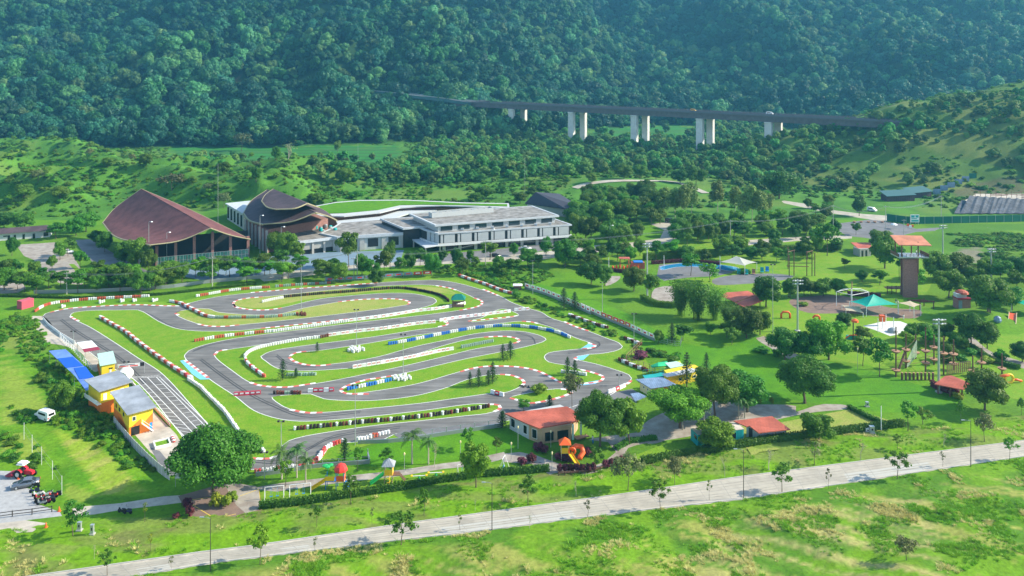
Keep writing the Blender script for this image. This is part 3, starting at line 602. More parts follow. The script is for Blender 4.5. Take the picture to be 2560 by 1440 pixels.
LIMBO = bpy.data.collections.new('plant_prototypes')       # not linked: only meshes for scattering
def blob_core(lobes, k=.80, n=7):
    "low closed cores so that crowns are not see-through everywhere"
    vs = []; fs = []
    for (x, y, z, a, b, c) in lobes:
        o = len(vs)
        for i in range(5):
            t = math.pi * (i + .5) / 5
            for j in range(n): u = 2 * math.pi * j / n; vs.append((x + a*k*math.sin(t)*math.cos(u), y + b*k*math.sin(t)*math.sin(u), z + c*k*math.cos(t)))
        for i in range(4):
            for j in range(n): fs.append((o+i*n+j, o+(i+1)*n+j, o+(i+1)*n+(j+1) % n, o+i*n+(j+1) % n))
        fs.append((o, o+1, o+2, o+3)); fs.append((o, o+3, o+4, o+n-1)) if n > 5 else None
    return np.array(vs), np.array(fs)
def crown(name, lobes, n, leaf, seed, m, core=.72, inner=.3, low=.5, jit=1.0):
    p, nv = lobes_points(lobes, n, seed, inner, low); v, f = leaf_mesh(p, nv, leaf, seed, jit)
    if core:
        cv, cf = blob_core(lobes, core); f = np.concatenate([f, cf + len(v)]); v = np.concatenate([v, cv])
    return np_mesh(name, v, f, [m])
def rnd_lobes(seed, h, w, base, n, r0, r1, flat=.75, top=1.0, irregular=.25):
    rs = np.random.RandomState(seed); out = []
    ch = h - base
    for i in range(n):
        t = 2 * math.pi * (i * .618 + rs.rand() * .12); u = (i + .5) / n
        zz = base + ch * (.22 + .62 * u); env = math.sin(math.pi * min(1, .18 + .78 * (1 - u) ** .8 * top)) if False else math.sqrt(max(0, 1 - (2 * (.12 + .8 * u) - .95) ** 2))
        rr = (w / 2) * env * (.22 + .68 * rs.rand()); R_ = (r0 + (r1 - r0) * rs.rand()) * w
        out.append((rr * math.cos(t) * (1 + irregular * (rs.rand() - .5)), rr * math.sin(t), zz + ch * .08 * (rs.rand() - .5), R_ * (.85 + .3 * rs.rand()), R_ * (.85 + .3 * rs.rand()), R_ * flat))
    return out
def trunk_mesh(name, h, r, lobes, m='bark', seed=0, fork=.5, nl=5, lean=0.):
    rs = random.Random(seed); mb = MB(); top = Vector((lean * h, 0, h)); mid = Vector((lean * h * .4 + rs.uniform(-.05, .05) * h, rs.uniform(-.05, .05) * h, h * fork))
    mb.tube([(0, 0, -.3), (0, 0, h * .12), mid, top], [r * 1.35, r, r * .72, r * .35], 6)
    for l in sorted(lobes, key=lambda q: -q[3])[:nl]:
        e = Vector(l[:3]); s_ = mid.lerp(top, rs.uniform(0, .5)); c = s_.lerp(e, .5) + Vector((0, 0, -.06 * h)); mb.tube([s_, c, e], [r * .5, r * .33, r * .14], 5)
    return mb
def proto(kind, name, h, w, crown_me, trunk_mb, tm='bark'):
    "first instance is built in place later: keep the meshes"
    me_t = None
    if trunk_mb:
        o = trunk_mb.build('trunk', tm); me_t = o.data; bpy.data.objects.remove(o)
    PR.setdefault(kind, []).append((name, h, w, crown_me, me_t))
PR = {}
def mkround(kind, name, i, h, w, base, nl, n, leaf, m, r=(.20, .30), flat=.8, tr=.16, core=.72, tm='bark', **kw):
    lb = rnd_lobes(100 + i, h, w, base, nl, r[0], r[1], flat); cr = crown('crown', lb, n, leaf, 200 + i, m, core=core, **kw)
    z = np.array([v.co[:] for v in cr.vertices]); H_ = float(z[:, 2].max()); W_ = float(z[:, 0].max() - z[:, 0].min())
    proto(kind, name, H_, W_, cr, trunk_mesh('trunk', base + (h - base) * .45, tr, lb, seed=i, fork=.55), tm)
mkround('big', 'broad_tree', 1, 12, 14.5, 3.0, 22, 17000, .20, 'leaf', (.13, .20), .75, .34)
mkround('big', 'broad_tree', 2, 12, 14.0, 3.2, 20, 16000, .20, 'leaf', (.13, .21), .75, .34)
mkround('bigb', 'broad_tree', 3, 8.5, 13.0, 2.6, 20, 14000, .19, 'leaf_b', (.13, .20), .55, .30)
for i in range(4): mkround('round', 'round_tree', 10 + i, 7.0, 6.6, 1.1, 13, 4600, .185, 'leaf', (.18, .27), .85, .16)
for i in range(2): mkround('roundb', 'round_tree', 20 + i, 7.0, 6.8, 1.2, 14, 4800, .18, 'leaf_b', (.16, .24), .85, .16)
for i in range(4): mkround('mid', 'park_tree', 30 + i, 6.0, 5.6, 1.9, 9, 2200, .19, 'leaf', (.15, .25), .55, .10, core=.55, inner=.45)
for i in range(2): mkround('midb', 'park_tree', 36 + i, 6.0, 5.6, 1.9, 9, 2200, .19, 'leaf_b', (.15, .25), .55, .10, core=.55, inner=.45)
for i in range(5): mkround('sap', 'young_tree', 40 + i, 4.5, 3.4, 1.4, 12, 760, .135, 'leaf_b' if i % 2 else 'leaf', (.10, .19), .75, .055, core=0, inner=1.0)
for i in range(2): mkround('olive', 'young_tree', 48 + i, 4.5, 4.2, 1.5, 8, 900, .16, 'leaf_o', (.16, .26), .7, .06, core=.3, inner=.6)
for i in range(3): mkround('wisp', 'sapling', 50 + i, 3.2, 1.3, 1.0, 4, 90, .12, 'leaf_y' if i == 0 else 'leaf_o', (.2, .35), 1.0, .035, core=0, inner=1.)
for i in range(3): mkround('euc', 'tall_feathery_tree', 60 + i, 12, 5.0, 2.8, 15, 2600, .26, 'leaf_euc', (.20, .32), 1.25, .13, core=.4, inner=.6, tm='bark_l')
for i in range(2): mkround('feather', 'feathery_tree', 65 + i, 7, 4.6, 2.0, 12, 1100, .22, 'leaf_b', (.18, .28), .5, .09, core=.25, inner=.8)
for i in range(3): mkround('bush', 'shrub', 70 + i, 1.7, 2.3, .1, 8, 520, .14, 'leaf', (.22, .34), .85, .04, core=.7)
for i in range(2): mkround('bushy', 'shrub', 75 + i, 1.7, 2.3, .1, 8, 520, .14, 'leaf_y', (.22, .34), .85, .04, core=.7)
mkround('bushp', 'shrub', 78, 1.5, 2.0, .1, 8, 480, .13, 'leaf_pur', (.22, .34), .85, .04, core=.7)
def palm(i, h=7.0):
    rs = random.Random(i); mb = MB(); lv = MB()
    mb.tube([(0,0,-.2),(.05,0,h*.3),(.12,.05,h*.62)], [.2,.15,.12], 7)
    top = Vector((.12,.05,h*.62))
    for k in range(15):
        t = 2*math.pi*k/15 + rs.uniform(-.15,.15); el = rs.uniform(.1,1.15); Lf = h*.46*rs.uniform(.8,1.1); prev = None
        for q in range(8):
            u = q/7; e = el - u*1.9*(.7+.3*rs.random()); 
            if prev is None: p = top.copy()
            else: p = prev + Vector((math.cos(t)*math.cos(e), math.sin(t)*math.cos(e), math.sin(e)))*Lf/7
            if prev is not None:
                side = Vector((-math.sin(t), math.cos(t), 0)); wd = .55*math.sin(math.pi*min(1,u*.9+.08))
                for sgn in (-1,1):
                    for g in range(2):
                        c0 = prev.lerp(p, g*.5); c1 = prev.lerp(p, g*.5+.3); tip = side*sgn*wd + Vector((0,0,-wd*.55)); lv.quad(c0, c1, c1+tip+(p-prev)*.3, c0+tip+(p-prev)*.3)
            prev = p
    o = lv.build('fronds','leaf_palm'); me = o.data; bpy.data.objects.remove(o); z = [v.co.z for v in me.vertices]; x = [v.co.x for v in me.vertices]
    proto('palm','palm_tree', max(z), max(x)-min(x), me, mb, 'bark_l')
for i in range(3): palm(i)
def norf(i, h=5.0, w=2.6):
    rs = random.Random(i+50); mb = MB(); mb.tube([(0,0,-.1),(0,0,h*.5),(0,0,h)], [.10,.07,.015], 5); P=[]; Nn=[]
    for k in range(13):
        u = k/12; z = h*(.14+.84*u); rad = w/2*(1-u)**.75*(1.0 if k % 2 else .82)+.12
        for j in range(7):
            t = 2*math.pi*(j/7)+k*.5
            for q in range(9):
                a = q/8; P.append((math.cos(t)*rad*a+rs.uniform(-.06,.06), math.sin(t)*rad*a+rs.uniform(-.06,.06), z - .10*rad*math.sin(a*3)+ .12*a*rad)); Nn.append((0,0,1))
    v, f = leaf_mesh(np.array(P), np.array(Nn,float), .13, i, .5); proto('norf','conifer', h, w, np_mesh('crown', v, f, ['leaf_pine']), mb)
for i in range(3): norf(i)
def bamboo(i, h=10.0, w=7.0):
    rs = random.Random(i+80); mb = MB(); P=[]; Nn=[]
    for k in range(34):
        t = rs.uniform(0,6.28); r0 = rs.uniform(0,.9); L_ = h*rs.uniform(.62,1.05); out = rs.uniform(.05,.42)*w*.9; pts=[]
        for q in range(9):
            u=q/8; d = r0+out*u**2.2; z = L_*(u-.16*u**3)*1.0 - (.10*L_*max(0,u-.75)*4*(out/w)); pts.append((math.cos(t)*d, math.sin(t)*d, z))
        mb.tube(pts, [.045]*6+[.03,.02,.01], 4)
        for q in range(120):
            u = rs.uniform(.25,1.0); j=min(7,int(u*8)); a=Vector(pts[j]).lerp(Vector(pts[j+1]), u*8-j if j<8 else 0); s_=.30+.32*u
            P.append((a.x+rs.gauss(0,s_), a.y+rs.gauss(0,s_), a.z+rs.gauss(0,s_*.8))); Nn.append((math.cos(t),math.sin(t),.6))
    v, f = leaf_mesh(np.array(P), np.array(Nn,float), .19, i, .9, aspect=.5); proto('bamboo','bamboo_clump', h, w, np_mesh('foliage', v, f, ['leaf_bam']), mb, 'leaf_y')
for i in range(2): bamboo(i)
def bare(i, h=3.6, w=2.0):
    rs = random.Random(i+90); mb = MB()
    def br(p, d, L_, r, k):
        e = p + d*L_; mb.tube([p, p.lerp(e,.5)+Vector((rs.uniform(-.04,.04),rs.uniform(-.04,.04),0))*L_, e], [r, r*.8, r*.55], 4)
        if k: 
            for _ in range(3): br(p.lerp(e, rs.uniform(.6,1)), (d+Vector((rs.uniform(-.7,.7),rs.uniform(-.7,.7),rs.uniform(-.05,.4)))).normalized(), L_*.62, r*.5, k-1)
    br(Vector((0,0,-.1)), Vector((0,0,1)), h*.42, .06, 4)
    lv = np.random.RandomState(i).normal(0,.5,(60,3))*np.array([w/2.4,w/2.4,h*.22])+np.array([0,0,h*.75]); v,f = leaf_mesh(lv, lv*0+np.array([0,0,1.]), .09, i)
    proto('bare','leafless_tree', h, w, np_mesh('foliage', v, f, ['leaf_o']), mb, 'bark_l')
for i in range(2): bare(i)
nt_count = {}
def tree(kind, px, py, hp, wp, label, group=None, cat='tree', var=None):
    X, Y, Z = GT(px, py); s = SC(Y); L_ = PR[kind]; nm, h, w_, cm, tm = L_[(var if var is not None else R.randrange(len(L_))) % len(L_)]
    r = empty(nm, label, cat, (X, Y, Z), R.uniform(0, 6.28), group)
    r.scale = (wp / s / w_, wp / s / w_, hp / s / h)
    c = bpy.data.objects.new('fronds' if kind == 'palm' else 'foliage' if kind in ('bamboo','bare') else 'crown', cm); C.objects.link(c); c.parent = r
    if tm: t = bpy.data.objects.new('culms' if kind == 'bamboo' else 'stem' if kind.startswith('bush') else 'trunk', tm); C.objects.link(t); t.parent = r
    return r
def row(kinds, items, what, where, group, cat='tree'):
    "items: (px, py, h, w[, kind]) ; labels count them from the left"
    items = sorted(items, key=lambda q: q[0])
    for i, q in enumerate(items):
        k = q[4] if len(q) > 4 else kinds[i % len(kinds)]
        tree(k, q[0], q[1], q[2], q[3], f"{what} {where}, {ordn(i+1)} from the left" if len(items) > 1 else f"{what} {where}", group if len(items) > 1 else None, cat)
# ---- single trees the picture shows
T = tree
T('big', 534, 1246, 174, 212, 'huge dark green spreading tree over the brick plaza by the circuit corner', var=0)
T('roundb', 600, 1206, 76, 66, 'bushy tree leaning out under the huge plaza tree')
T('big', 1500, 1118, 138, 128, 'large dark tree touching the right end of the red roofed house', var=1)
T('roundb', 1573, 1112, 108, 92, 'leafy tree between the red roofed house and the low garden lawn')
T('bigb', 1700, 1070, 96, 164, 'wide flat crowned bright green tree behind the teal container')
T('big', 1787, 1045, 132, 124, 'tall dark tree behind the palms and orange sheds', var=1)
T('round', 1868, 1030, 96, 118, 'dark feathery tree right of the tall dark tree by the orange sheds')
T('big', 2012, 1010, 118, 138, 'lone umbrella shaped tree on the open lawn by the paved loop', var=0)
T('roundb', 2047, 1100, 66, 86, 'squat bright green tree on the dry lawn by the long hedge')
T('roundb', 1790, 1122, 74, 108, 'bright green tree in front of the teal container')
T('round', 2462, 1026, 98, 108, 'dense dark round tree right of the red roofed park shelter')
T('roundb', 2072, 900, 104, 108, 'tall yellow green tree left of the rope course')
T('round', 1962, 900, 80, 88, 'dark thicket tree at the lawn edge, left of a pair')
T('round', 2018, 905, 76, 82, 'dark thicket tree at the lawn edge, right of a pair')
T('mid', 2157, 915, 70, 50, 'small dark tree just left of the feathery tree by the rope course')
T('feather', 2199, 942, 96, 62, 'thin feathery tree left of the rope course poles')
row(['round'], [(2280,852,46,56),(2320,855,48,60),(2362,850,46,52)], 'dark round bush tree', 'behind the rope course', 'bush trees behind the rope course')
T('round', 2428, 862, 80, 72, 'grey green tree behind the rope course, left of a pair'); T('round', 2468, 872, 68, 66, 'grey green tree behind the rope course, right of a pair')
T('round', 2556, 905, 52, 56, 'dark tree cut by the right frame edge beside the mound lawn')
T('roundb', 2372, 745, 70, 88, 'bright round tree right of the climbing tower'); T('round', 2340, 700, 74, 78, 'dark tree behind the climbing tower, left of a pair'); T('round', 2400, 702, 70, 78, 'dark tree behind the climbing tower, right of a pair')
T('round', 2470, 780, 92, 104, 'large grey green tree right of the small red kiosk'); T('round', 2530, 775, 60, 80, 'leafy tree on the rough slope at the right frame edge')
T('feather', 2292, 732, 60, 42, 'yellow green conical tree at the foot of the climbing tower')
T('round', 2212, 672, 88, 92, 'big dark tree left of the climbing tower'); T('round', 2200, 628, 52, 64, 'dark tree behind the hut left of the climbing tower'); T('mid', 2248, 700, 84, 50, 'slender tree touching the left side of the climbing tower')
T('feather', 2068, 640, 82, 54, 'tall dark tree on the far lawn left of the little red roofed hut')
T('mid', 2112, 672, 26, 24, 'little round tree on the far lawn by the big dark tree')
row(['round'], [(1975,744,48,42),(2010,742,52,58),(2058,742,48,64),(2095,740,44,44)], 'grey green shrub tree', 'behind the white frame tent', 'shrub trees behind the white frame tent')
T('round', 1915, 768, 76, 78, 'glossy dark tree behind the two red roofed sheds')
T('round', 1866, 846, 80, 78, 'dense dark tree below the two red roofed sheds, left of a pair'); T('round', 1900, 838, 62, 56, 'dense dark tree below the two red roofed sheds, right of a pair')
row(['bamboo'], [(1700,790,98,84),(1745,800,108,92),(1785,800,86,80),(1822,818,66,72)], 'feathery bamboo clump', 'on the lawn right of the circuit fence', 'bamboo clumps on the lawn', 'bamboo')
T('round', 1585, 728, 64, 62, 'dark round tree with a lower side branch by the pool path'); T('mid', 1628, 750, 66, 46, 'grey tree beside the tall light mast near the pool')
T('round', 1478, 712, 58, 62, 'dark round tree behind the circuit fence, left of a pair'); T('round', 1512, 716, 52, 44, 'dark round tree behind the circuit fence, right of a pair')
T('feather', 1727, 690, 56, 48, 'airy tree in front of the pool'); T('feather', 1775, 705, 46, 52, 'airy tree right of the pool')
T('round', 1413, 668, 74, 66, 'round green tree by the estate road right of the white building')
T('round', 155, 1032, 78, 78, 'round bright green bush tree left of the yellow and orange pit buildings')
T('roundb', 1190, 1219, 108, 90, 'full green tree standing in the play lawn hedge')
T('sap', 1488, 1182, 68, 38, 'bright green young tree in front of the red playhouse'); 
# young trees along the road
nv = [(182,1344,88,62,'sap'),(362,1308,50,14,'wisp'),(376,1388,46,12,'wisp'),(236,1400,40,18,'bare'),(792,1320,52,34,'sap'),(877,1262,74,52,'sap'),(930,1316,46,12,'wisp'),(1060,1294,68,34,'sap'),(1150,1330,42,14,'wisp'),(1320,1262,74,50,'sap'),(1440,1245,50,18,'bare'),(1570,1230,96,84,'olive'),(1687,1213,72,56,'olive'),(1812,1196,66,22,'bare'),(1922,1180,64,36,'bare'),(2036,1166,58,34,'wisp'),(2152,1152,56,28,'bare'),(2244,1128,40,28,'sap'),(2270,1078,76,64,'sap'),(2307,1063,44,42,'sap'),(2360,1120,44,24,'bare'),(2402,1061,60,26,'sap'),(2461,1107,74,56,'olive'),(2554,1040,44,24,'sap'),(1188,1282,36,12,'bare')]
row(['sap'], nv, 'young thin tree', 'on the bumpy verge above the concrete road', 'young trees on the upper verge')
sv = [(268,1440,64,48),(428,1428,34,14,'wisp'),(650,1412,96,54),(787,1384,40,12,'wisp'),(1003,1364,84,82),(1324,1322,40,16,'bare'),(1469,1296,46,18,'wisp'),(1651,1280,76,52),(1773,1253,52,14,'wisp'),(1955,1234,74,54),(2071,1224,54,14,'wisp'),(2243,1198,72,60),(2357,1167,38,14,'wisp'),(2524,1150,58,38)]
row(['sap'], sv, 'young tree', 'on the meadow side of the concrete road', 'young trees on the meadow edge')
T('olive', 2266, 1404, 56, 62, 'wind-bent olive green bush tree alone in the bottom right meadow')
row(['palm'], [(704,1201,84,72),(742,1197,86,64),(764,1212,70,60),(1030,1160,86,76),(1071,1160,68,60)], 'palm tree', 'along the path below the circuit', 'palms along the lower path', 'palm')
row(['palm'], [(1707,1076,50,40),(1760,1063,52,50),(1847,1048,58,52),(1862,1046,54,52)], 'drooping palm', 'on the shady paving by the sheds', 'palms by the sheds', 'palm')
row(['norf'], [(707,952,52,30),(740,944,24,18),(793,880,25,16)], 'small conifer', 'on the left hairpin lawns', 'conifers on the left lawns')
row(['norf'], [(1175,965,36,20),(1197,967,46,26),(1221,963,38,24),(1232,960,54,30),(1257,900,40,24),(1276,898,45,30)], 'small conifer', 'on the middle track lawns', 'conifers on the middle lawns')
row(['norf'], [(1419,938,46,28),(1437,950,50,30)], 'conifer', 'beside the tyre row in the right bend', 'conifers in the right bend')
row(['norf'], [(1410,770,50,34),(1437,774,44,32)], 'dark conifer', 'at the middle of the long right fence', 'conifers at the right fence')
T('norf', 1717, 968, 86, 44, 'tall conifer in front of the yellow shed'); T('norf', 1766, 938, 56, 30, 'conifer peeking over the tall dark tree'); T('norf', 1680, 858, 50, 34, 'conifer at the far fence corner'); T('norf', 1374, 1018, 30, 26, 'small conifer behind the red roofed house')
T('norf', 862, 1156, 58, 38, 'wide conifer at the lower circuit fence corner'); T('mid', 1309, 1028, 28, 34, 'dark bush tree behind the ridge of the red roofed house'); T('norf', 1256, 1072, 42, 36, 'dark conifer at the left end of the red roofed house')
row(['sap'], [(714,1217,66,48),(894,1180,60,38),(965,1167,46,40),(1172,1127,58,34),(1242,1136,42,30)], 'young tree', 'on the lawns beside the lower path', 'young trees by the lower path')
T('bare', 1087, 1172, 74, 26, 'leafless tree right of the two palms'); T('olive', 1430, 1020, 84, 56, 'thin tall tree in front of the lower right bend')
T('bushy', 1350, 981, 22, 44, 'yellow green bush on the small kerbed island', None, 'bush')
# lines of trees around the car parks and in front of the complex
pk = []
rr_ = random.Random(5)
for i, x in enumerate(range(8, 830, 30)): pk.append((x + rr_.uniform(-9, 9), 742 - 14 * x / 830 - rr_.uniform(0, 22) - (22 if x > 400 else 0), rr_.uniform(40, 60), rr_.uniform(42, 62), rr_.choice(['round', 'mid', 'mid', 'midb'])))
row(['mid'], pk, 'leafy tree', 'in the long line between car parks and circuit', 'trees between car parks and circuit')
p2_ = [(12,700,66,50),(40,695,58,46),(88,690,46,44),(105,700,40,40),(30,640,60,40),(150,650,60,52),(170,640,52,50),(140,598,52,60),(190,590,58,64),(130,672,42,42),(200,672,56,50),(245,690,48,44),(280,700,44,44),(262,630,66,58),(240,610,44,50)]
p2_ = [(q[0], q[1], q[2] * .8, q[3] * .78) for q in p2_]
row(['mid', 'round'], p2_, 'leafy tree', 'on the strips between the car parks', 'trees on the car park strips')
row(['round'], [(10,572,42,56),(62,575,44,60),(215,580,48,60)], 'dark round tree', 'behind the white bungalow', 'trees behind the bungalow')
row(['round'], [(312,662,62,54),(345,672,76,64),(372,680,60,44)], 'dense dark tree', 'at the left corner of the big hall', 'trees at the hall corner')
row(['round', 'mid'], [(690,640,60,60),(715,655,74,64),(745,662,56,44),(700,672,48,46)], 'dark green tree', 'between the two curved roofed halls', 'trees between the halls')
row(['mid', 'midb'], [(500,690,46,46),(535,694,50,48),(565,688,48,42),(600,692,50,46),(640,690,46,44),(675,694,44,50)], 'thin crowned tree', 'before the blue paving of the big hall', 'trees before the blue paving')
p3_ = [(836,690,44,40),(850,706,50,52),(872,668,88,62),(905,690,56,46),(925,700,54,44),(960,692,66,48),(975,672,72,44),(1000,690,48,34),(1025,680,52,34),(1050,668,46,34),(1078,690,58,46),(1105,668,44,30),(1140,672,54,30),(1155,690,44,42),(1175,655,30,22),(1190,672,30,24),(940,716,44,44)]
row(['mid', 'round'], p3_, 'street tree', 'in front of the flat roofed complex', 'trees before the complex')
p4 = [(1225,650,46,46),(1248,680,40,38),(1280,690,44,52),(1285,640,34,24),(1345,672,36,34),(1365,640,50,40),(1440,640,50,44),(1470,655,40,40)]
row(['mid', 'round'], p4, 'street tree', 'along the road below the large white building', 'trees below the white building')
p5 = [(1440,598,66,62),(1478,602,64,66),(1520,608,60,66),(1560,612,52,54),(1590,596,40,40),(1455,548,48,54),(1500,552,52,60),(1545,548,50,56),(1592,552,54,52),(1630,548,46,44),(1480,512,40,56),(1530,505,42,54),(1580,500,44,52),(1620,506,46,50),(1650,560,40,42)]
row(['round'], p5, 'round wood edge tree', 'right of the large white building', 'trees right of the white building')
row(['euc'], [(1660,552,86,46),(1688,548,82,44),(1708,552,92,46),(1728,540,88,46),(1794,530,80,44),(1838,540,76,42),(1856,556,72,40),(1880,556,98,44),(1902,560,86,46),(1920,548,66,34)], 'tall light green feathery tree', 'on the rise beyond the estate road', 'tall feathery trees beyond the road')
row(['round', 'mid'], [(1762,582,48,56),(1800,588,46,52),(1835,592,44,54),(1862,600,40,48),(1690,608,50,48),(1718,622,60,40),(1745,606,56,36),(1780,606,46,42),(1815,632,46,42),(1850,626,36,34),(1935,608,38,32),(1990,598,40,34),(2015,588,50,44),(2045,585,50,50),(2085,590,44,40),(2140,588,30,24),(1965,655,34,32),(1905,655,36,40),(2012,622,30,28),(1880,650,34,38),(1600,640,44,40),(1640,655,56,40),(1530,640,44,44),(1562,652,46,40)], 'leafy tree', 'scattered about the estate road', 'trees about the estate road')
T('round', 1948, 497, 72, 98, 'big solitary grey green tree at the foot of the grassy hill')
T('round', 2148, 540, 52, 44, 'dark tree beside the road junction below the hill')
T('mid', 2068, 530, 26, 24, 'small tree beside the hill road'); T('midb', 1930, 560, 34, 30, 'low tree right of the tall feathery trees')
row(['round', 'mid'], [(1208,500,34,50),(1255,496,32,34),(1188,510,30,44),(810,508,22,40),(890,500,24,44),(790,512,30,40),(1300,510,30,40),(1330,500,34,30)], 'dark round bush tree', 'on the rough grass behind the complex', 'bush trees behind the complex')
row(['round'], [(1560,448,40,48),(1600,446,36,40),(1640,450,30,30),(1480,458,26,30),(1700,460,36,46),(1740,462,46,60),(1660,440,30,40)], 'dark tree', 'on the hump of the curved hillside road', 'trees on the hillside road hump')
row(['round', 'olive'], [(95,462,36,38),(270,420,26,30),(365,418,34,34),(430,478,44,72),(480,462,22,28),(560,438,34,38),(640,458,40,28),(690,402,36,24),(225,395,24,26),(330,410,24,20),(60,500,40,70),(640,425,22,26),(520,478,20,30),(150,500,34,50),(560,520,40,50)], 'scrubby tree', 'on the overgrown mounds', 'scrubby trees on the mounds')
T('olive', 604, 378, 46, 52, 'pinkish brown leafless wide tree at the edge of the paddies'); T('bare', 722, 414, 64, 40, 'tall bare grey tree on the mound by the paddies')
row(['round'], [(844,380,30,28),(860,460,42,46),(905,430,20,24)], 'dark tree', 'standing at the paddy edge', 'trees at the paddy edge')
row(['bush','bushp'], [(1430,965,14,18),(1290,745,20,26),(1560,900,14,24),(1600,895,16,40),(1680,905,16,34)], 'low bush', 'near the right circuit fence', 'bushes near the right fence', 'bush')
row(['bushp'], [(1345,1128,24,26),(1362,1132,20,24),(1400,1150,18,30),(1425,1152,14,34),(1472,1142,24,26),(1330,1155,20,30),(1305,1160,16,26)], 'purple leaved bush', 'round the red playhouse', 'purple bushes round the playhouse', 'bush')
row(['bushp'], [(1400 + i * 14 + (0 if i < 7 else 16), 1182 - (0 if i < 6 else (i - 5) * 4.4), 22, 18) for i in range(11)], 'dark red leaved shrub', 'in the curved bed beside the road verge', 'red shrubs in the curved bed', 'bush')
row(['bushy'], [(540,1268,34,36),(565,1266,30,34),(582,1256,30,28)], 'yellow green shrub', 'in the plaza planting bed', 'shrubs in the plaza bed', 'bush')
row(['bushp'], [(468,1272,26,24),(474,1292,28,22),(440,1296,14,18)], 'dark red shrub', 'at the left edge of the plaza', 'red shrubs at the plaza edge', 'bush')
row(['bush','bushy'], [(2010,765,10,30),(1860,683,12,32),(1720,655,14,22),(1757,652,14,16),(2400,900,16,30),(2430,888,18,34),(2470,908,16,40),(2500,902,18,36),(2410,870,16,30),(1905,880,14,40),(1940,890,16,30),(2370,905,22,50),(2395,998,16,36),(1805,1010,16,26),(1855,1008,18,30),(1900,1010,16,14),(1930,1012,18,14)], 'clipped low shrub', 'in the park beds', 'clipped shrubs in the park', 'bush')
_rq = random.Random(77)
def fillpoly(poly, n, h0, h1, sep):
    out = []; a = np.array(poly, float); 
    for _ in range(n * 30):
        x = _rq.uniform(a[:, 0].min(), a[:, 0].max()); y = _rq.uniform(a[:, 1].min(), a[:, 1].max())
        if inpoly(np.array([x]), np.array([y]), poly)[0] and all(abs(x - q[0]) > sep or abs(y - q[1]) > sep * .35 for q in out): h_ = _rq.uniform(h0, h1); out.append((x, y, h_, h_ * _rq.uniform(.85, 1.25), _rq.choice(['round', 'mid', 'midb', 'round', 'roundb'])))
        if len(out) >= n: break
    return out
row(['round'], fillpoly([(1430,505),(1640,495),(1650,545),(1600,600),(1560,618),(1440,600),(1425,560)], 26, 40, 60, 26), 'dense leafy tree', 'in the grove right of the white building', 'grove right of the white building')
row(['mid'], fillpoly([(1690,570),(1760,566),(1930,566),(2010,575),(1960,590),(1860,596),(1760,608),(1700,600)], 18, 36, 50, 26), 'leafy tree', 'in the grove right of the estate junction', 'grove right of the estate junction')
row(['mid'], fillpoly([(1280,650),(1480,640),(1620,640),(1620,655),(1500,675),(1300,668)], 9, 34, 50, 30), 'leafy tree', 'on the weedy bank below the estate road', 'trees on the weedy bank')
row(['mid'], fillpoly([(2010,520),(2080,520),(2080,552),(2020,545)], 5, 26, 36, 20), 'low tree', 'by the hill road bend', 'trees by the hill road bend')
row(['mid'], fillpoly([(215,700),(330,700),(430,705),(430,735),(215,735)], 9, 44, 58, 26), 'thick leafy tree', 'among the car park edges', 'trees among the car park edges')
row(['mid'], fillpoly([(1640,640),(1760,640),(2100,612),(2120,640),(1990,655),(1760,660)], 14, 32, 48, 34), 'park tree', 'along the hedge behind the pool and far lawn', 'trees along the hedge behind the pool')
row(['mid'], fillpoly([(1960,745),(2110,740),(2260,735),(2240,700),(2120,690),(2090,720)], 6, 30, 44, 34), 'park tree', 'around the lawn behind the frame tent', 'trees behind the frame tent')
row(['mid'], fillpoly([(2060,800),(2300,860),(2540,880),(2540,940),(2300,890),(2100,850)], 8, 28, 46, 50), 'park tree', 'between the rope course and white pad', 'trees about the rope course')
row(['round'], fillpoly([(2420,690),(2560,660),(2560,790),(2440,780)], 9, 44, 70, 36), 'bushy slope tree', 'on the rough slope at the far right', 'bushy trees on the far right slope')
row(['round'], fillpoly([(1640,860),(1760,880),(1880,860),(1870,838),(1700,830)], 5, 30, 44, 40), 'lawn edge tree', 'below the bamboo clumps', 'trees below the bamboo')
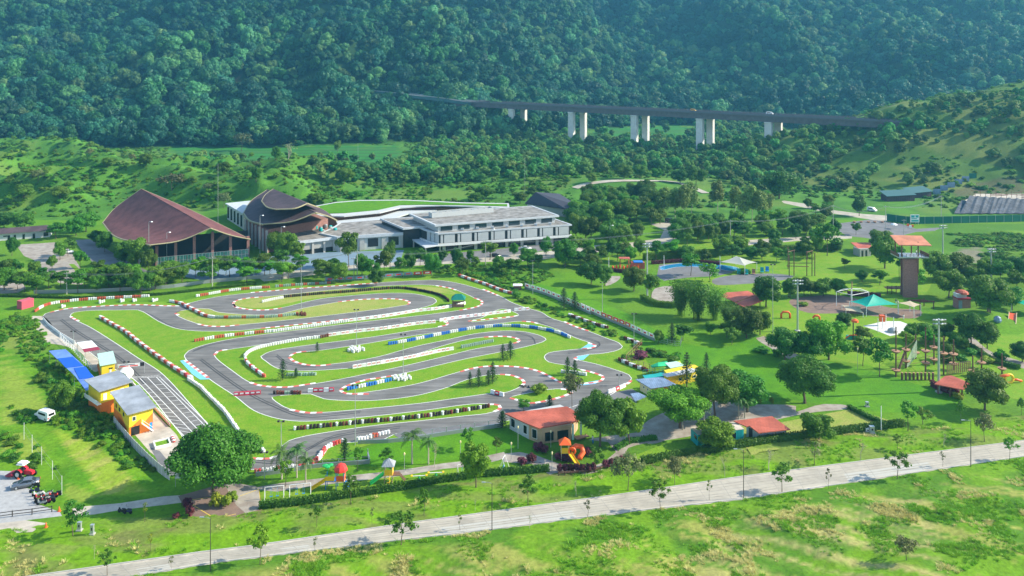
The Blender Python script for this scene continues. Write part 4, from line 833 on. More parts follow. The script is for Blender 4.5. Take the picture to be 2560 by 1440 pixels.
# hedges
def hedge(label, pts, hpx, wd, m='hedge', seed=0):
    P = [GT(*p) for p in pts]; P2, L_ = resample([p[:2] for p in P], .35); s = SC(P[0][1]); hh = hpx / s; rs = np.random.RandomState(seed)
    A = np.array(P2); d = np.gradient(A, axis=0); d /= np.linalg.norm(d, axis=1)[:, None]; nrm = np.stack([-d[:, 1], d[:, 0]], 1); n = len(A)
    k = int(n * 46 * max(1, wd)); i = rs.randint(0, n, k); face = rs.rand(k); pts_ = np.zeros((k, 3)); nn = np.zeros((k, 3))
    side = np.where(face < .3, -1, np.where(face < .5, 1, 0)); u = np.where(side == 0, rs.uniform(-1, 1, k), side); v = np.where(side == 0, 1.0, rs.uniform(0, 1, k))
    z0 = H(A[i, 0], A[i, 1]); pts_[:, :2] = A[i] + nrm[i] * (u * wd / 2)[:, None] + rs.normal(0, .1, (k, 2)); pts_[:, 2] = z0 + v * hh + rs.normal(0, .07, k)
    nn[:, :2] = nrm[i] * side[:, None]; nn[:, 2] = np.where(side == 0, 1, .2)
    vv, ff = leaf_mesh(pts_, nn, .15, seed); vs = []; fs = []
    for j in range(n):
        zb = H1(*A[j]) - .1
        for sgn, zt in ((-1, 0), (-1, 1), (1, 1), (1, 0)): vs.append((A[j, 0] + nrm[j, 0] * sgn * wd * .42, A[j, 1] + nrm[j, 1] * sgn * wd * .42, zb + zt * hh * .92))
        if j: fs += [(4*j-4+q, 4*j-4+(q+1) % 4, 4*j+(q+1) % 4, 4*j+q) for q in range(4)]
    ff = np.concatenate([ff, np.array(fs) + len(vv)]); vv = np.concatenate([vv, np.array(vs)]); o = bpy.data.objects.new('hedge', np_mesh('hedge', vv, ff, [m])); C.objects.link(o); tag(o, label, 'hedge')
hedge('long clipped dark hedge in front of the swings and slides', [(650,1273),(740,1262),(870,1244),(1000,1224),(1100,1206),(1200,1192),(1375,1180)], 15, .9, seed=1)
hedge('long clipped hedge running past the teal container', [(1605,1160),(1700,1143),(1800,1128),(1860,1117),(1960,1102),(2100,1086),(2262,1066)], 16, 1.1, seed=2)
hedge('hedge line left of the dry lawn corner running to the road verge', [(2122,1022),(2165,1045),(2215,1066)], 8, .8, seed=3)
hedge('dark hedge under the park shelter roof', [(2330,965),(2345,975),(2400,992)], 14, 1.0, 'leaf_pur', 4)
hedge('feathery low hedge along the garden lawn edge', [(1540,1125),(1570,1108),(1640,1098)], 9, .9, 'leaf', 5)
hedge('dark hedge edging the lawn above the bamboo', [(1605,750),(1640,765),(1690,770)], 12, 1.5, 'leaf', 6)
hedge('tall dark hedge along the road behind the pool', [(1610,650),(1680,645),(1790,640),(1900,632),(2100,625)], 16, 2.0, 'leaf', 7)
hedge('reddish clipped hedge behind the white frame tent', [(2120,738),(2180,742),(2202,745)], 9, 1.4, 'leaf_pur', 8)
hedge('purple clipped hedge along the pool edge', [(1630,660),(1700,655),(1800,662)], 7, 1.4, 'leaf_pur', 9)
hedge('purple hedge left of the pool playground', [(1526,678),(1560,682),(1600,680)], 7, 1.2, 'leaf_pur', 10)
hedge('sloping hedge along the park path right', [(2385,850),(2430,872),(2480,905),(2550,925)], 9, 1.2, 'leaf', 11)
hedge('low hedge between the verge and the car park fence', [(0,742),(200,748),(400,738),(640,712)], 5, .8, 'leaf', 12)
# ---- scattered masses nobody could count
def scatter(name, label, cat, P, scl, rot, idx, coll):
    me = bpy.data.meshes.new(name); n = len(P); me.vertices.add(n); me.vertices.foreach_set('co', np.asarray(P, np.float32).ravel())
    for an, ty, val in (('scl', 'FLOAT_VECTOR', scl), ('rot', 'FLOAT', rot), ('idx', 'INT', idx)):
        a = me.attributes.new(an, ty, 'POINT'); a.data.foreach_set('vector' if ty == 'FLOAT_VECTOR' else 'value', np.asarray(val, np.int32 if ty == 'INT' else np.float32).ravel())
    o = bpy.data.objects.new(name, me); C.objects.link(o); tag(o, label, cat, None, 'stuff')
    ng = bpy.data.node_groups.new(name, 'GeometryNodeTree'); ng.interface.new_socket('Geometry', in_out='INPUT', socket_type='NodeSocketGeometry'); ng.interface.new_socket('Geometry', in_out='OUTPUT', socket_type='NodeSocketGeometry')
    N = ng.nodes.new; L = ng.links.new; gi = N('NodeGroupInput'); go = N('NodeGroupOutput'); ip = N('GeometryNodeInstanceOnPoints'); ci = N('GeometryNodeCollectionInfo'); ci.inputs['Collection'].default_value = coll
    ci.inputs['Separate Children'].default_value = True; ci.inputs['Reset Children'].default_value = True; ip.inputs['Pick Instance'].default_value = True
    def na(nm, ty): q = N('GeometryNodeInputNamedAttribute'); q.data_type = ty; q.inputs['Name'].default_value = nm; return q.outputs['Attribute']
    cx = N('ShaderNodeCombineXYZ'); L(na('rot', 'FLOAT'), cx.inputs['Z'])
    L(gi.outputs[0], ip.inputs['Points']); L(ci.outputs[0], ip.inputs['Instance']); L(na('idx', 'INT'), ip.inputs['Instance Index']); L(cx.outputs[0], ip.inputs['Rotation']); L(na('scl', 'FLOAT_VECTOR'), ip.inputs['Scale'])
    L(ip.outputs[0], go.inputs[0]); md = o.modifiers.new('scatter', 'NODES'); md.node_group = ng
    return o
def pcoll(name, meshes):
    c = bpy.data.collections.new(name)
    for i, me in enumerate(meshes): o = bpy.data.objects.new(f'{name}_{i:02d}', me); c.objects.link(o)
    return c
fm = []
for i in range(9):
    w_ = [13, 11, 15, 10, 12, 14, 9, 12, 10][i]; h_ = [12, 13, 11, 14, 10, 13, 12, 15, 11][i]
    lb = rnd_lobes(300 + i, h_, w_, 1.0, 12 + i % 4, .15, .27, .85, irregular=.6); fm.append(crown('forest_crown', lb, 1500, .62, 400 + i, 'leaf_far', core=.78, inner=.22, low=.2, jit=.8))
FC = pcoll('forest_crowns', fm + [(lambda m_: (m_.materials.clear(), m_.materials.append(M['leaf_far2']), m_)[2])(m0.copy()) for m0 in fm])
FC2 = pcoll('woodland_crowns', [(lambda m_: (m_.materials.clear(), m_.materials.append(M['leaf_mid']), m_)[2])(m0.copy()) for m0 in fm])
def jgrid(x0, x1, y0, y1, d, seed):
    rs = np.random.RandomState(seed); a, b = np.meshgrid(np.arange(x0, x1, d), np.arange(y0, y1, d * .87)); a = a + (np.arange(a.shape[0]) % 2)[:, None] * d / 2
    return (a + rs.uniform(-.38, .38, a.shape) * d).ravel(), (b + rs.uniform(-.38, .38, b.shape) * d).ravel(), rs
x, y, rs = jgrid(-1000, 1080, 640, 1500, 9.4, 5)
d = y - np.interp(x, BASEX, BASEY); z = H(x, y); px, py = topx(x, y, z); hl_ = (np.abs(x) < .64 * y + 60)
# keep a corridor for the highway bench
hwp = np.array([GT(*p)[:2] for p in ((596,209),(660,214),(740,222),(830,232),(935,241),(1060,250))])
hy = np.interp(x, hwp[:, 0], hwp[:, 1]); corr = (x > hwp[0, 0]) & (x < -40) & (y > hy - 6.5) & (y < hy + 10)
bare_ = ((px > 535) & (px < 600) & (py > 190) & (py < 212)) | ((px > 860) & (px < 930) & (py > 207) & (py < 236))
sc0 = np.where((x > -95) & (x < -32) & (y < hy - 8) & (y > hy - 34), 1.75, np.where((x > hwp[0, 0] + 20) & (x <= -95) & (y < hy - 6) & (y > hy - 26) & (fbm(x / 25, y / 400, 2, 5) > .44), 1.35, 1.0))
k = (d > -2 + 10 * fbm(x / 30, y / 30, 2, 3)) & hl_ & ~corr & ~(bare_ & (rs.rand(len(x)) < .5)) & (rs.rand(len(x)) < .96) & (py > -60); x, y, z, d, sc0 = x[k], y[k], z[k], d[k], sc0[k]
sz = sc0 * np.random.RandomState(2).uniform(.50, 1.22, len(x)) ** 1.6 * (.85 + .6 * fbm(x / 60, y / 60, 2, 8)); var = np.random.RandomState(3)
scatter('forest', 'dense tropical forest covering the whole mountainside', 'forest', np.stack([x, y, z - 1.0], 1), np.stack([sz * var.uniform(.85, 1.15, len(x)), sz * var.uniform(.85, 1.15, len(x)), sz * var.uniform(.8, 1.35, len(x))], 1), var.uniform(0, 6.28, len(x)), var.randint(0, 9, len(x)) + 9 * (var.rand(len(x)) < np.clip(.10 + 2.4 * (fbm(x / 90, y / 90, 3, 61) - .46) + .00035 * (x + 100), .03, .75)), FC)
nfor = len(x)
# belt of woodland in the valley and on the hill
x, y, rs = jgrid(-330, 560, 455, 1000, 7.5, 9); z = H(x, y); px, py = topx(x, y, z)
wood = np.zeros(len(x), bool)
for pol in ([(745,445),(830,425),(900,432),(1010,405),(1060,380),(1160,345),(1400,340),(1440,372),(1560,385),(1800,392),(2000,372),(2090,340),(2190,308),(2240,330),(2080,420),(2010,460),(1920,480),(1850,470),(1780,440),(1640,425),(1420,440),(1290,452),(1100,462),(900,462)],
            [(1960,350),(2200,290),(2300,262),(2400,248),(2560,235),(2700,230),(2700,320),(2560,345),(2480,360),(2380,350),(2280,390),(2140,380)], [(2480,375),(2700,350),(2700,470),(2560,455),(2500,430)],
            [(1740,300),(1960,300),(1960,390),(1745,380)], [(1060,300),(1430,318),(1470,345),(1430,380),(1060,390)], [(1290,318),(1480,300),(1740,292),(1960,300),(1960,318),(1700,312),(1480,318)], [(2250,455),(2330,425),(2360,440),(2290,475)], [(2060,470),(2180,430),(2190,440),(2090,485)]):
    wood |= inpoly(px, py, pol)
wood &= (y - np.interp(x, BASEX, BASEY) < 4)
wood |= inpoly(px, py, [(1480,300),(1740,300),(1740,360),(1480,360)]) & (rs.rand(len(x)) < .14)
wood |= inpoly(px, py, [(1470,352),(1760,356),(1760,400),(1470,400)]) & (rs.rand(len(x)) < .7)
wood |= inpoly(px, py, [(430,392),(1000,392),(1000,440),(430,440)]) & (rs.rand(len(x)) < .22)
k = wood & (rs.rand(len(x)) < .86); x, y, z = x[k], y[k], z[k]; sz = rs.uniform(.30, .72, len(x)) * np.where((py[k] < 392) & (y < 640), .8, 1)
scatter('valley_woodland', 'belt of mixed woodland in the valley under the viaduct and up the hill', 'woodland', np.stack([x, y, z - .5], 1), np.stack([sz, sz, sz * rs.uniform(.8, 1.2, len(x))], 1), rs.uniform(0, 6.28, len(x)), rs.randint(0, 9, len(x)), FC2)
# undergrowth: weeds and shrubs on rough land
BC = pcoll('weed_shrubs', [PR['bush'][0][3], PR['bush'][1][3], PR['bush'][2][3], PR['bushy'][0][3]])
mbm = []
for i in range(4):
    rs_ = np.random.RandomState(i + 900); n = 26; vs = []; fs = []
    for j in range(n):
        t = rs_.uniform(0, 6.28); r0 = rs_.uniform(0, .28); l = rs_.uniform(.35, .75); a = rs_.uniform(0, 6.28); o_ = len(vs); bx, by = r0 * math.cos(t), r0 * math.sin(t); lx, ly = .5 * math.cos(t) * rs_.rand(), .5 * math.sin(t) * rs_.rand(); wx, wy = .035 * math.cos(a), .035 * math.sin(a)
        vs += [(bx - wx, by - wy, -.05), (bx + wx, by + wy, -.05), (bx + lx + wx * .3, by + ly + wy * .3, l), (bx + lx - wx * .3, by + ly - wy * .3, l)]; fs.append((o_, o_+1, o_+2, o_+3))
    mbm.append(np_mesh('tuft', np.array(vs), np.array(fs), ['blade' if i < 3 else 'straw']))
TC = pcoll('grass_tufts', mbm)
def region_points(n, ybox, xbox, f, seed):
    rs = np.random.RandomState(seed); X = rs.uniform(*xbox, n); Y = rs.uniform(*ybox, n); k = np.abs(X) < .645 * Y + 3; X, Y = X[k], Y[k]; Z = H(X, Y); px, py = topx(X, Y, Z); k = f(X, Y, Z, px, py, rs); return X[k], Y[k], Z[k], rs
def f_mead(X, Y, Z, px, py, rs):
    p0 = topx(X, Y)[1]; rb = np.interp(px, RB[:, 0], RB[:, 1]); rt = np.interp(px, RT[:, 0], RT[:, 1]); hl = np.interp(px, HL[:, 0], HL[:, 1])
    return ((p0 > rb + 3) & (fbm(X / 5, Y / 5, 3, 7) > rs.uniform(.48, .72, len(X)))) | ((p0 < rt - 4) & (p0 > hl + 4) & (rs.rand(len(X)) < .25) & (fbm(X / 5, Y / 3, 3, 7) > .50))
X, Y, Z, rs = region_points(120000, (112, 178), (-115, 118), f_mead, 4)
s_ = rs.uniform(.35, 1.0, len(X)) * (.5 + fbm(X / 4, Y / 4, 2, 13)); ix = np.where(fbm(X / 6, Y / 3, 3, 14) > .56, 3, rs.randint(0, 3, len(X)))
scatter('grass', 'long uneven grass of the meadow and road verges', 'grass', np.stack([X, Y, Z], 1), np.stack([s_ * 1.1, s_ * 1.1, s_ * .55], 1), rs.uniform(0, 6.28, len(X)), ix, TC); n1_ = len(X)
LF = [(60,1060),(0,1000),(0,815),(40,790),(95,800),(125,870),(150,885),(235,985),(270,1050),(300,1090),(350,1140),(400,1190),(428,1212),(360,1235),(300,1160),(240,1110),(180,1085),(110,1062)]
LF2 = [(0,1090),(60,1090),(125,1130),(150,1180),(230,1235),(160,1262),(110,1240),(90,1180),(0,1160)]
SCB = pcoll('weed_bushes', [PR['bush'][0][3], PR['bush'][1][3]] + [crown('weed', rnd_lobes(81 + i, 1.3, 2.8, .1, 9, .20, .32, .75), 700, .13, 82 + i, 'leaf_b') for i in range(4)])
def f_weed(X, Y, Z, px, py, rs):
    p = topx(X, Y); d1 = inpoly(p[0], p[1], LF) & ~inpoly(p[0], p[1], [(20,830),(70,900),(130,1000),(100,1040),(0,1010),(0,900)]); d2 = inpoly(p[0], p[1], LF2) & (rs.rand(len(X)) < .3)
    d3 = inpoly(p[0], p[1], [(1130,662),(1330,668),(1390,690),(1330,712),(1280,735),(1180,690),(1060,680)]); d4 = inpoly(p[0], p[1], [(1320,745),(1440,795),(1620,870),(1700,885),(1700,900),(1610,895),(1560,855),(1400,795),(1300,755)]) & (rs.rand(len(X)) < .6)
    d5 = inpoly(p[0], p[1], [(2350,585),(2700,580),(2700,700),(2450,690),(2440,640),(2380,620)]) & (fbm(X / 9, Y / 9, 2, 17) > .5)
    return d1 | d2 | d3 | d4 | d5
X, Y, Z, rs = region_points(120000, (150, 380), (-190, 260), f_weed, 6); s_ = rs.uniform(.28, .85, len(X)) * (.4 + 1.1 * fbm(X / 8, Y / 8, 2, 23))
k = rs.rand(len(X)) < .6; X, Y, Z, s_ = X[k], Y[k], Z[k], s_[k]
scatter('undergrowth', 'tangled weeds and low shrubs on the rough ground round the circuit', 'undergrowth', np.stack([X, Y, Z - .1], 1), np.stack([s_, s_, s_ * .8], 1), rs.uniform(0, 6.28, len(X)), rs.choice([0, 1, 2, 3, 4, 5], len(X), p=[.12, .08, .2, .2, .2, .2]), SCB); n2_ = len(X)
SCB0 = pcoll('scrub_shrubs', [PR['bush'][0][3], PR['bush'][1][3], PR['bush'][2][3], PR['bushy'][0][3], crown('bright_scrub', rnd_lobes(81, 1.5, 2.6, .1, 8, .22, .34, .8), 520, .15, 82, 'leaf_b'), crown('bright_scrub', rnd_lobes(83, 1.2, 3.0, .1, 8, .22, .34, .7), 520, .15, 84, 'leaf_b')])
def f_far(X, Y, Z, px, py, rs):
    d = Y - np.interp(X, BASEX, BASEY); pad = ((px > 420) & (px < 1010) & (py > 362) & (py < 432) | (px > 1470) & (px < 1740) & (py > 300) & (py < 395)) & (Z < 4)
    dens = .34 * (fbm(X / 18, Y / 18, 3, 27) > .48) + .22; hill = (X > 120) & (Z > .5); dens = np.where(hill, .30 * (fbm(X / 16, Y / 22, 3, 29) > .5) + .04, dens)
    return (d < 0) & ~pad & (rs.rand(len(X)) < dens) & (((py < 520) | ((px < 250) & (py < 552)))) & ~((px > 1080) & (px < 1165) & (py > 472) & (py < 502)) & ~((px > 1430) & (px < 1780) & (py < 495) & (py > 445)) & ~((px > 1930) & (px < 2300) & (py > 495))
X, Y, Z, rs = region_points(75000, (392, 760), (-480, 480), f_far, 8); s_ = rs.uniform(.22, 1.15, len(X)) ** 1.3 * (.4 + 1.1 * fbm(X / 18, Y / 18, 2, 33))
scatter('scrub', 'scrub and tall weeds covering the mounds and the grassy hill', 'scrub', np.stack([X, Y, Z - .15], 1), np.stack([s_ * 1.3, s_ * 1.3, s_], 1), rs.uniform(0, 6.28, len(X)), rs.choice([0, 1, 2, 3, 4, 5], len(X), p=[.22, .18, .15, .15, .15, .15]), SCB)
print('STUFF', nfor, n1_, n2_, len(X))
# ================================================================== TYRE WALLS AND PLASTIC BARRIERS
def tyre_me():
    mb = MB(); pr = [(.20,.0)]
    for k in range(3): z = k * .26; pr += [(.27, z + .01), (.31, z + .07), (.31, z + .19), (.27, z + .25)]
    pr += [(.17, .76), (.15, .60)]
    mb.lathe(pr, (0,0,0), 10); o = mb.build('tyre_stack', 'tyre_white'); me = o.data; bpy.data.objects.remove(o); return me
TM = tyre_me(); TCOL = {'R': 'tyre_red', 'W': 'tyre_white', 'B': 'tyre_blue', 'K': 'tyre_black', 'N': 'tyre_brown', 'G': 'tyre_green'}
CNAME = {'R': 'red', 'W': 'white', 'B': 'blue', 'K': 'black', 'N': 'reddish brown', 'G': 'greenish'}
TMC = {}
for k, m in TCOL.items(): me = TM.copy(); me.materials.clear(); me.materials.append(M[m]); TMC[k] = me
TROWS = [
 ('row dividing the left lawn', [(250,795),(275,810),(310,830),(345,858),(375,880),(405,902),(440,925),(475,947)], 'WWWRRR', 1),
 ('worn row down to the plaza tree', [(471,951),(500,970),(520,990),(545,1015),(560,1030),(585,1065),(600,1085),(612,1100)], 'W', 0),
 ('short row at the tip of the lower left lawn', [(622,1107),(645,1122),(660,1132)], 'WWRR', 0),
 ('row between the top left hairpins', [(425,755),(450,760),(470,770),(490,780),(515,792),(535,795)], 'WWWRRR', 1),
 ('low row under the left oval lawn', [(540,796),(575,796),(640,795),(700,792),(748,786)], 'GGGGRRGG', 0),
 ('row behind the top left corner', [(88,780),(100,772),(120,763),(170,755),(225,750),(300,746),(375,742)], 'RRRRWWWW', 0),
 ('row behind the top straight, left part', [(492,742),(540,734),(575,728),(640,722),(675,720)], 'WWRRRRWWWW', 0),
 ('row behind the top straight, weedy part', [(690,718),(715,716),(760,713),(828,709)], 'GGRRGG', 0),
 ('short white row in the upper oval lawn', [(657,756),(685,750),(709,746)], 'W', 0),
 ('dark row curving to the gazebo', [(711,744),(800,736),(870,731),(940,725),(1000,722),(1050,728),(1095,738),(1115,748),(1122,755)], 'KKKNKKKK', 0),
 ('row below the second straight, left half', [(488,854),(530,847),(590,839),(682,830)], 'RRRRWWWW', 0),
 ('row below the second straight, middle', [(684,830),(760,820),(873,804)], 'W', 0),
 ('hooked row round the middle left hairpin', [(661,943),(640,928),(618,910),(613,900)], 'RRWWWW', 0),
 ('hooked row above the middle left hairpin', [(612,893),(622,882),(640,874),(665,867),(690,862),(752,851),(800,845)], 'W', 0),
 ('dark end of the hooked row', [(802,845),(822,841)], 'N', 0),
 ('long middle lawn row', [(973,862),(1010,856),(1050,848),(1090,840),(1140,830),(1190,822),(1250,817),(1300,818),(1340,822),(1390,832),(1428,847)], 'BBBBWWWW', 0),
 ('thin row on the narrow middle strip', [(1155,870),(1195,862),(1232,855)], 'G', 0),
 ('short row beside the conifer in the left bend', [(719,940),(755,939),(790,938)], 'G', 0),
 ('row in the lower middle tip', [(870,975),(920,965),(978,952)], 'BBBBWWW', 0),
 ('row closing the lower left fork', [(686,985),(757,985)], 'KNNNGG', 0),
 ('dark row between the lowest straights', [(737,1075),(780,1071),(900,1059),(1000,1050),(1100,1038),(1200,1022),(1228,1017)], 'WKNNWKKKWKKNK', 0),
 ('curved row at the bottom exit', [(782,1160),(797,1148),(808,1132),(820,1120),(850,1108),(862,1106)], 'RRRWWW', 0),
 ('row on the ledge above the lower fence', [(895,1103),(935,1093),(972,1083)], 'WWWWWRR', 0),
 ('row behind the palms at the lower edge', [(640,1182),(700,1176),(770,1168)], 'RRWWWW', 0),
 ('row at the top right outside corner', [(1146,690),(1180,702),(1215,713),(1250,727),(1285,737)], 'RRRWWW', 1),
 ('row halfway down the right outside edge', [(1423,790),(1450,800),(1485,812),(1517,821)], 'WWNNN', 1),
 ('short row at the right outer corner', [(1562,848),(1580,855),(1597,862)], 'NNWW', 1),
 ('row at the rusty fence corner', [(1548,902),(1570,912),(1615,928)], 'NNWW', 1),
 ('short row under the conifers in the right bend', [(1405,932),(1440,935),(1465,939)], 'W', 0),
]
stacks = []
for where, pts, pat, dbl in TROWS:
    P, L_ = resample(crom([G(*p) for p in pts], False, 1), .66)
    for i, (x, y) in enumerate(P):
        stacks.append((y, x, pat[i % len(pat)], where))
        if dbl: stacks.append((y - .3, x + .58, pat[i % len(pat)], where))
for cx, cy, wh, nn in ((890,876,'pile round the middle lamp mast',16),(1005,947,'pile round the lower middle lamp mast',14),(755,788,'pile round the upper lamp mast',7),(158,768,'bundle at the top left corner',3),(252,757,'bundles on the top left verge',4),(305,754,'bundles on the top left verge',3),(336,753,'bundles on the top left verge',3),(385,753,'bundle beside the top left row',4)):
    x, y = G(cx, cy)
    for i in range(nn):
        a = i * 2.4; r = .45 * math.sqrt(i + .5); stacks.append((y + r * math.sin(a) * 1.0, x + r * math.cos(a) * 1.3, 'N' if wh.startswith('pile round the upper') else 'W', wh))
stacks.sort(); big = stacks[:300]; rest = stacks[300:]
for y, x, c, where in big:
    o = bpy.data.objects.new('tyre_stack', TMC[c]); C.objects.link(o); s_ = R.uniform(.93, 1.08); o.location = (x + R.uniform(-.05, .05), y + R.uniform(-.05, .05), .008); o.scale = (s_, s_, s_ * R.uniform(.92, 1.05)); o.rotation_euler = (R.uniform(-.04, .04), R.uniform(-.04, .04), R.uniform(0, 6)); tag(o, f'{CNAME[c]} tyre stack in the {where}'.replace('tyre stack in the row', 'tyre stack of row') if len((CNAME[c] + where).split()) > 11 else f'{CNAME[c]} tyre stack in the {where}', 'tyre stack', f'{CNAME[c]} stacks of the {where}')
mb = MB(); ks = list(TCOL); prof = [(v.co.x, v.co.y, v.co.z) for v in TM.vertices]; tf = [tuple(p.vertices) for p in TM.polygons]
for y, x, c, _ in rest:
    s_ = R.uniform(.93, 1.08); mb._add([(x + a * s_, y + b * s_, d * s_ + .008) for a, b, d in prof], tf, ks.index(c))
o = mb.build('tyre_walls', [TCOL[k] for k in ks]); tag(o, 'the remaining far rows of painted tyre stacks round the circuit', 'tyre walls', None, 'stuff')
print('TYRES', len(stacks))
def plastic(kind):
    mb = MB(); mb.prism([(-.56,-.22),(.56,-.22),(.56,.22),(-.56,.22)], 0, .12, 0); mb.xf = None
    mb.box(-.56,-.17,.12,.56,.17,.78,0, 0, .0); mb.box(-.46,-.12,.78,.46,.12,.84,0)
    if kind: mb.box(-.40,-.185,.30,.40,-.170,.66,1); mb.box(-.40,.170,.30,.40,.185,.66,1)
    if kind == 1: mb.box(-.30,-.19,.42,.30,-.185,.50,0)
    o = mb.build('barrier', ['barrier_red' if kind == 2 else 'barrier_white', 'barrier_white' if kind == 2 else 'barrier_print']); me = o.data; bpy.data.objects.remove(o); return me
PM = [plastic(0), plastic(1), plastic(2)]
PN = ['plain white plastic barrier block', 'white plastic barrier block with red print', 'red plastic barrier block with white print']
for where, pts, pat in (('upper long row towards the gazebo', [(878,803),(960,793),(1040,780),(1100,773),(1138,766)], [1,0]), ('short row below the gazebo', [(1145,765),(1168,759)], [0]),
    ('long row below second straight', [(825,840),(900,830),(955,824),(1040,812),(1098,806)], [1,1,0]), ('row crossing to the top right link', [(1103,803),(1140,797),(1200,790),(1240,785),(1282,780)], [0,1]), ('short row on the top right asphalt', [(1290,777),(1335,774)], [0,1]),
    ('row of the narrow middle strip', [(887,920),(960,908),(1040,893),(1100,880),(1150,872)], [1,1,0,1]), ('red row across the lower left fork', [(591,989),(665,984)], [2]), ('row across the lower middle fork', [(776,980),(850,977)], [0,2,2]),
    ('slanting row on the right fork', [(1232,984),(1268,993)], [0,2]), ('row along the lower right kerb', [(1525,982),(1545,975),(1573,962)], [0,0,2])):
    P, L_ = resample(crom([G(*p) for p in pts], False, 1), 1.2)
    for i in range(len(P) - 1):
        k = pat[i % len(pat)]; o = bpy.data.objects.new('plastic_barrier', PM[k]); C.objects.link(o); a = math.atan2(P[i+1][1]-P[i][1], P[i+1][0]-P[i][0]); o.location = (*P[i], .012); o.rotation_euler = (0, 0, a + R.uniform(-.05, .05)); tag(o, f'{PN[k]} in the {where}', 'barrier', f'{PN[k]}s of the {where}')
# ================================================================== BUILDINGS
def P3(px, py, z): x, y = G(px, py, z); return (x, y, z)
def slab(name, pts, th, m, root, smoothz=False):
    "roof plate through picture points of known height"
    T_ = [P3(*p) for p in pts]; n = len(T_); mb = MB(); tri = tessellate_polygon([[Vector((p[0], p[1], 0)) for p in T_]])
    vs = T_ + [(p[0], p[1], p[2] - th) for p in T_]; fs = []
    for t in tri:
        a, b, c = [T_[i] for i in t]
        if (b[0]-a[0])*(c[1]-a[1]) - (b[1]-a[1])*(c[0]-a[0]) < 0: t = t[::-1]
        fs += [tuple(t), tuple(i + n for i in t[::-1])]
    fs += [(i, i + n, (i + 1) % n + n, (i + 1) % n) for i in range(n)]
    mb._add(vs, fs); return mb.build(name, m, root, origin=root.location)
def walls(name, pts, h, m, root, z0=0.0, inset=0):
    P = [G(*p) for p in pts]; mb = MB(); mb.prism(P, z0, h); return mb.build(name, m, root, origin=root.location)
def facebox(mb, a, b, u0, u1, z0, z1, proud=.03, depth=.06, mi=0):
    "box lying on the wall that runs between world points a and b"
    dx, dy = b[0]-a[0], b[1]-a[1]; l = math.hypot(dx, dy); ang = math.atan2(dy, dx); mb.xf = Matrix.Translation((a[0], a[1], 0)) @ Matrix.Rotation(ang, 4, 'Z')
    mb.box(u0 * l, -proud, z0, u1 * l, depth, z1, mi); mb.xf = None
def rootat(name, label, cat, px, py, group=None): x, y = G(px, py); return empty(name, label, cat, (x, y, 0), 0, group)
def wins(root, a, b, spans, z0, z1, frame='white', glass='glassdark', name='window'):
    for u0, u1 in spans:
        f = MB(); facebox(f, a, b, u0, u1, z0, z1, .05, .02); fo = f.build(name, frame, root, origin=root.location)
        l = math.hypot(b[0]-a[0], b[1]-a[1]); e = .09 / l; g = MB(); facebox(g, a, b, u0 + e, u1 - e, z0 + .09, z1 - .09, .056, -.048); g.build('pane' if name == 'window' else 'panel', glass, fo, origin=root.location)
# -- red roofed house
r = rootat('tile_roof_house', 'white and tan house with a large red roof and dark windows by the lower lawn', 'house', 1354, 1110)
hp_ = [(1274,1072),(1322,1098),(1354,1110),(1427,1100),(1445,1072),(1400,1048)]
HP = [G(*p) for p in hp_]
mb = MB(); mb.prism([HP[0], HP[1], ((HP[4][0]), HP[4][1]), HP[5]], 0, 3.15); mb.build('wall', 'wall_w', r, origin=r.location)
mb = MB(); mb.prism([HP[1], HP[2], HP[3], HP[4]], 0, 3.10); w2 = mb.build('wall', 'wall_tan', r, origin=r.location); w2['label'] = 'tan boarded front wall'
slab('roof', [(1262,1033,3.35),(1318,1059,3.35),(1347,1070,3.35),(1446,1052,3.35),(1452,1036,3.8),(1417,1016,4.4)], .22, 'roof_red', r)
wins(r, HP[0], HP[1], [(.08,.30),(.72,.92)], .7, 2.5); wins(r, HP[1], HP[2], [(.25,.65)], .6, 2.5); wins(r, HP[2], HP[3], [(.10,.42),(.52,.93)], .35, 2.3, 'wall_tan')
mb = MB(); a = G(1430,1100); mb.box(a[0], a[1], 0, a[0]+.4, a[1]+.4, 3.0); a = G(1450,1092); mb.box(a[0], a[1], 0, a[0]+.4, a[1]+.4, 3.0); mb.build('porch_post', 'roof_mint', r, origin=r.location)
r = rootat('terrace_table', 'pale flat wooden deck panel beside the red roofed house', 'deck', 1440, 1098); slab('deck_board', [(1431,1090,.5),(1466,1086,.5),(1474,1090,.5),(1443,1098,.5)], .15, 'wood_l', r)
mb = MB()
for q in ((1436,1091),(1464,1088),(1446,1097)): x, y = G(*q); mb.box(x-.08, y-.08, 0, x+.08, y+.08, .36)
mb.build('leg', 'wood', r, origin=r.location)
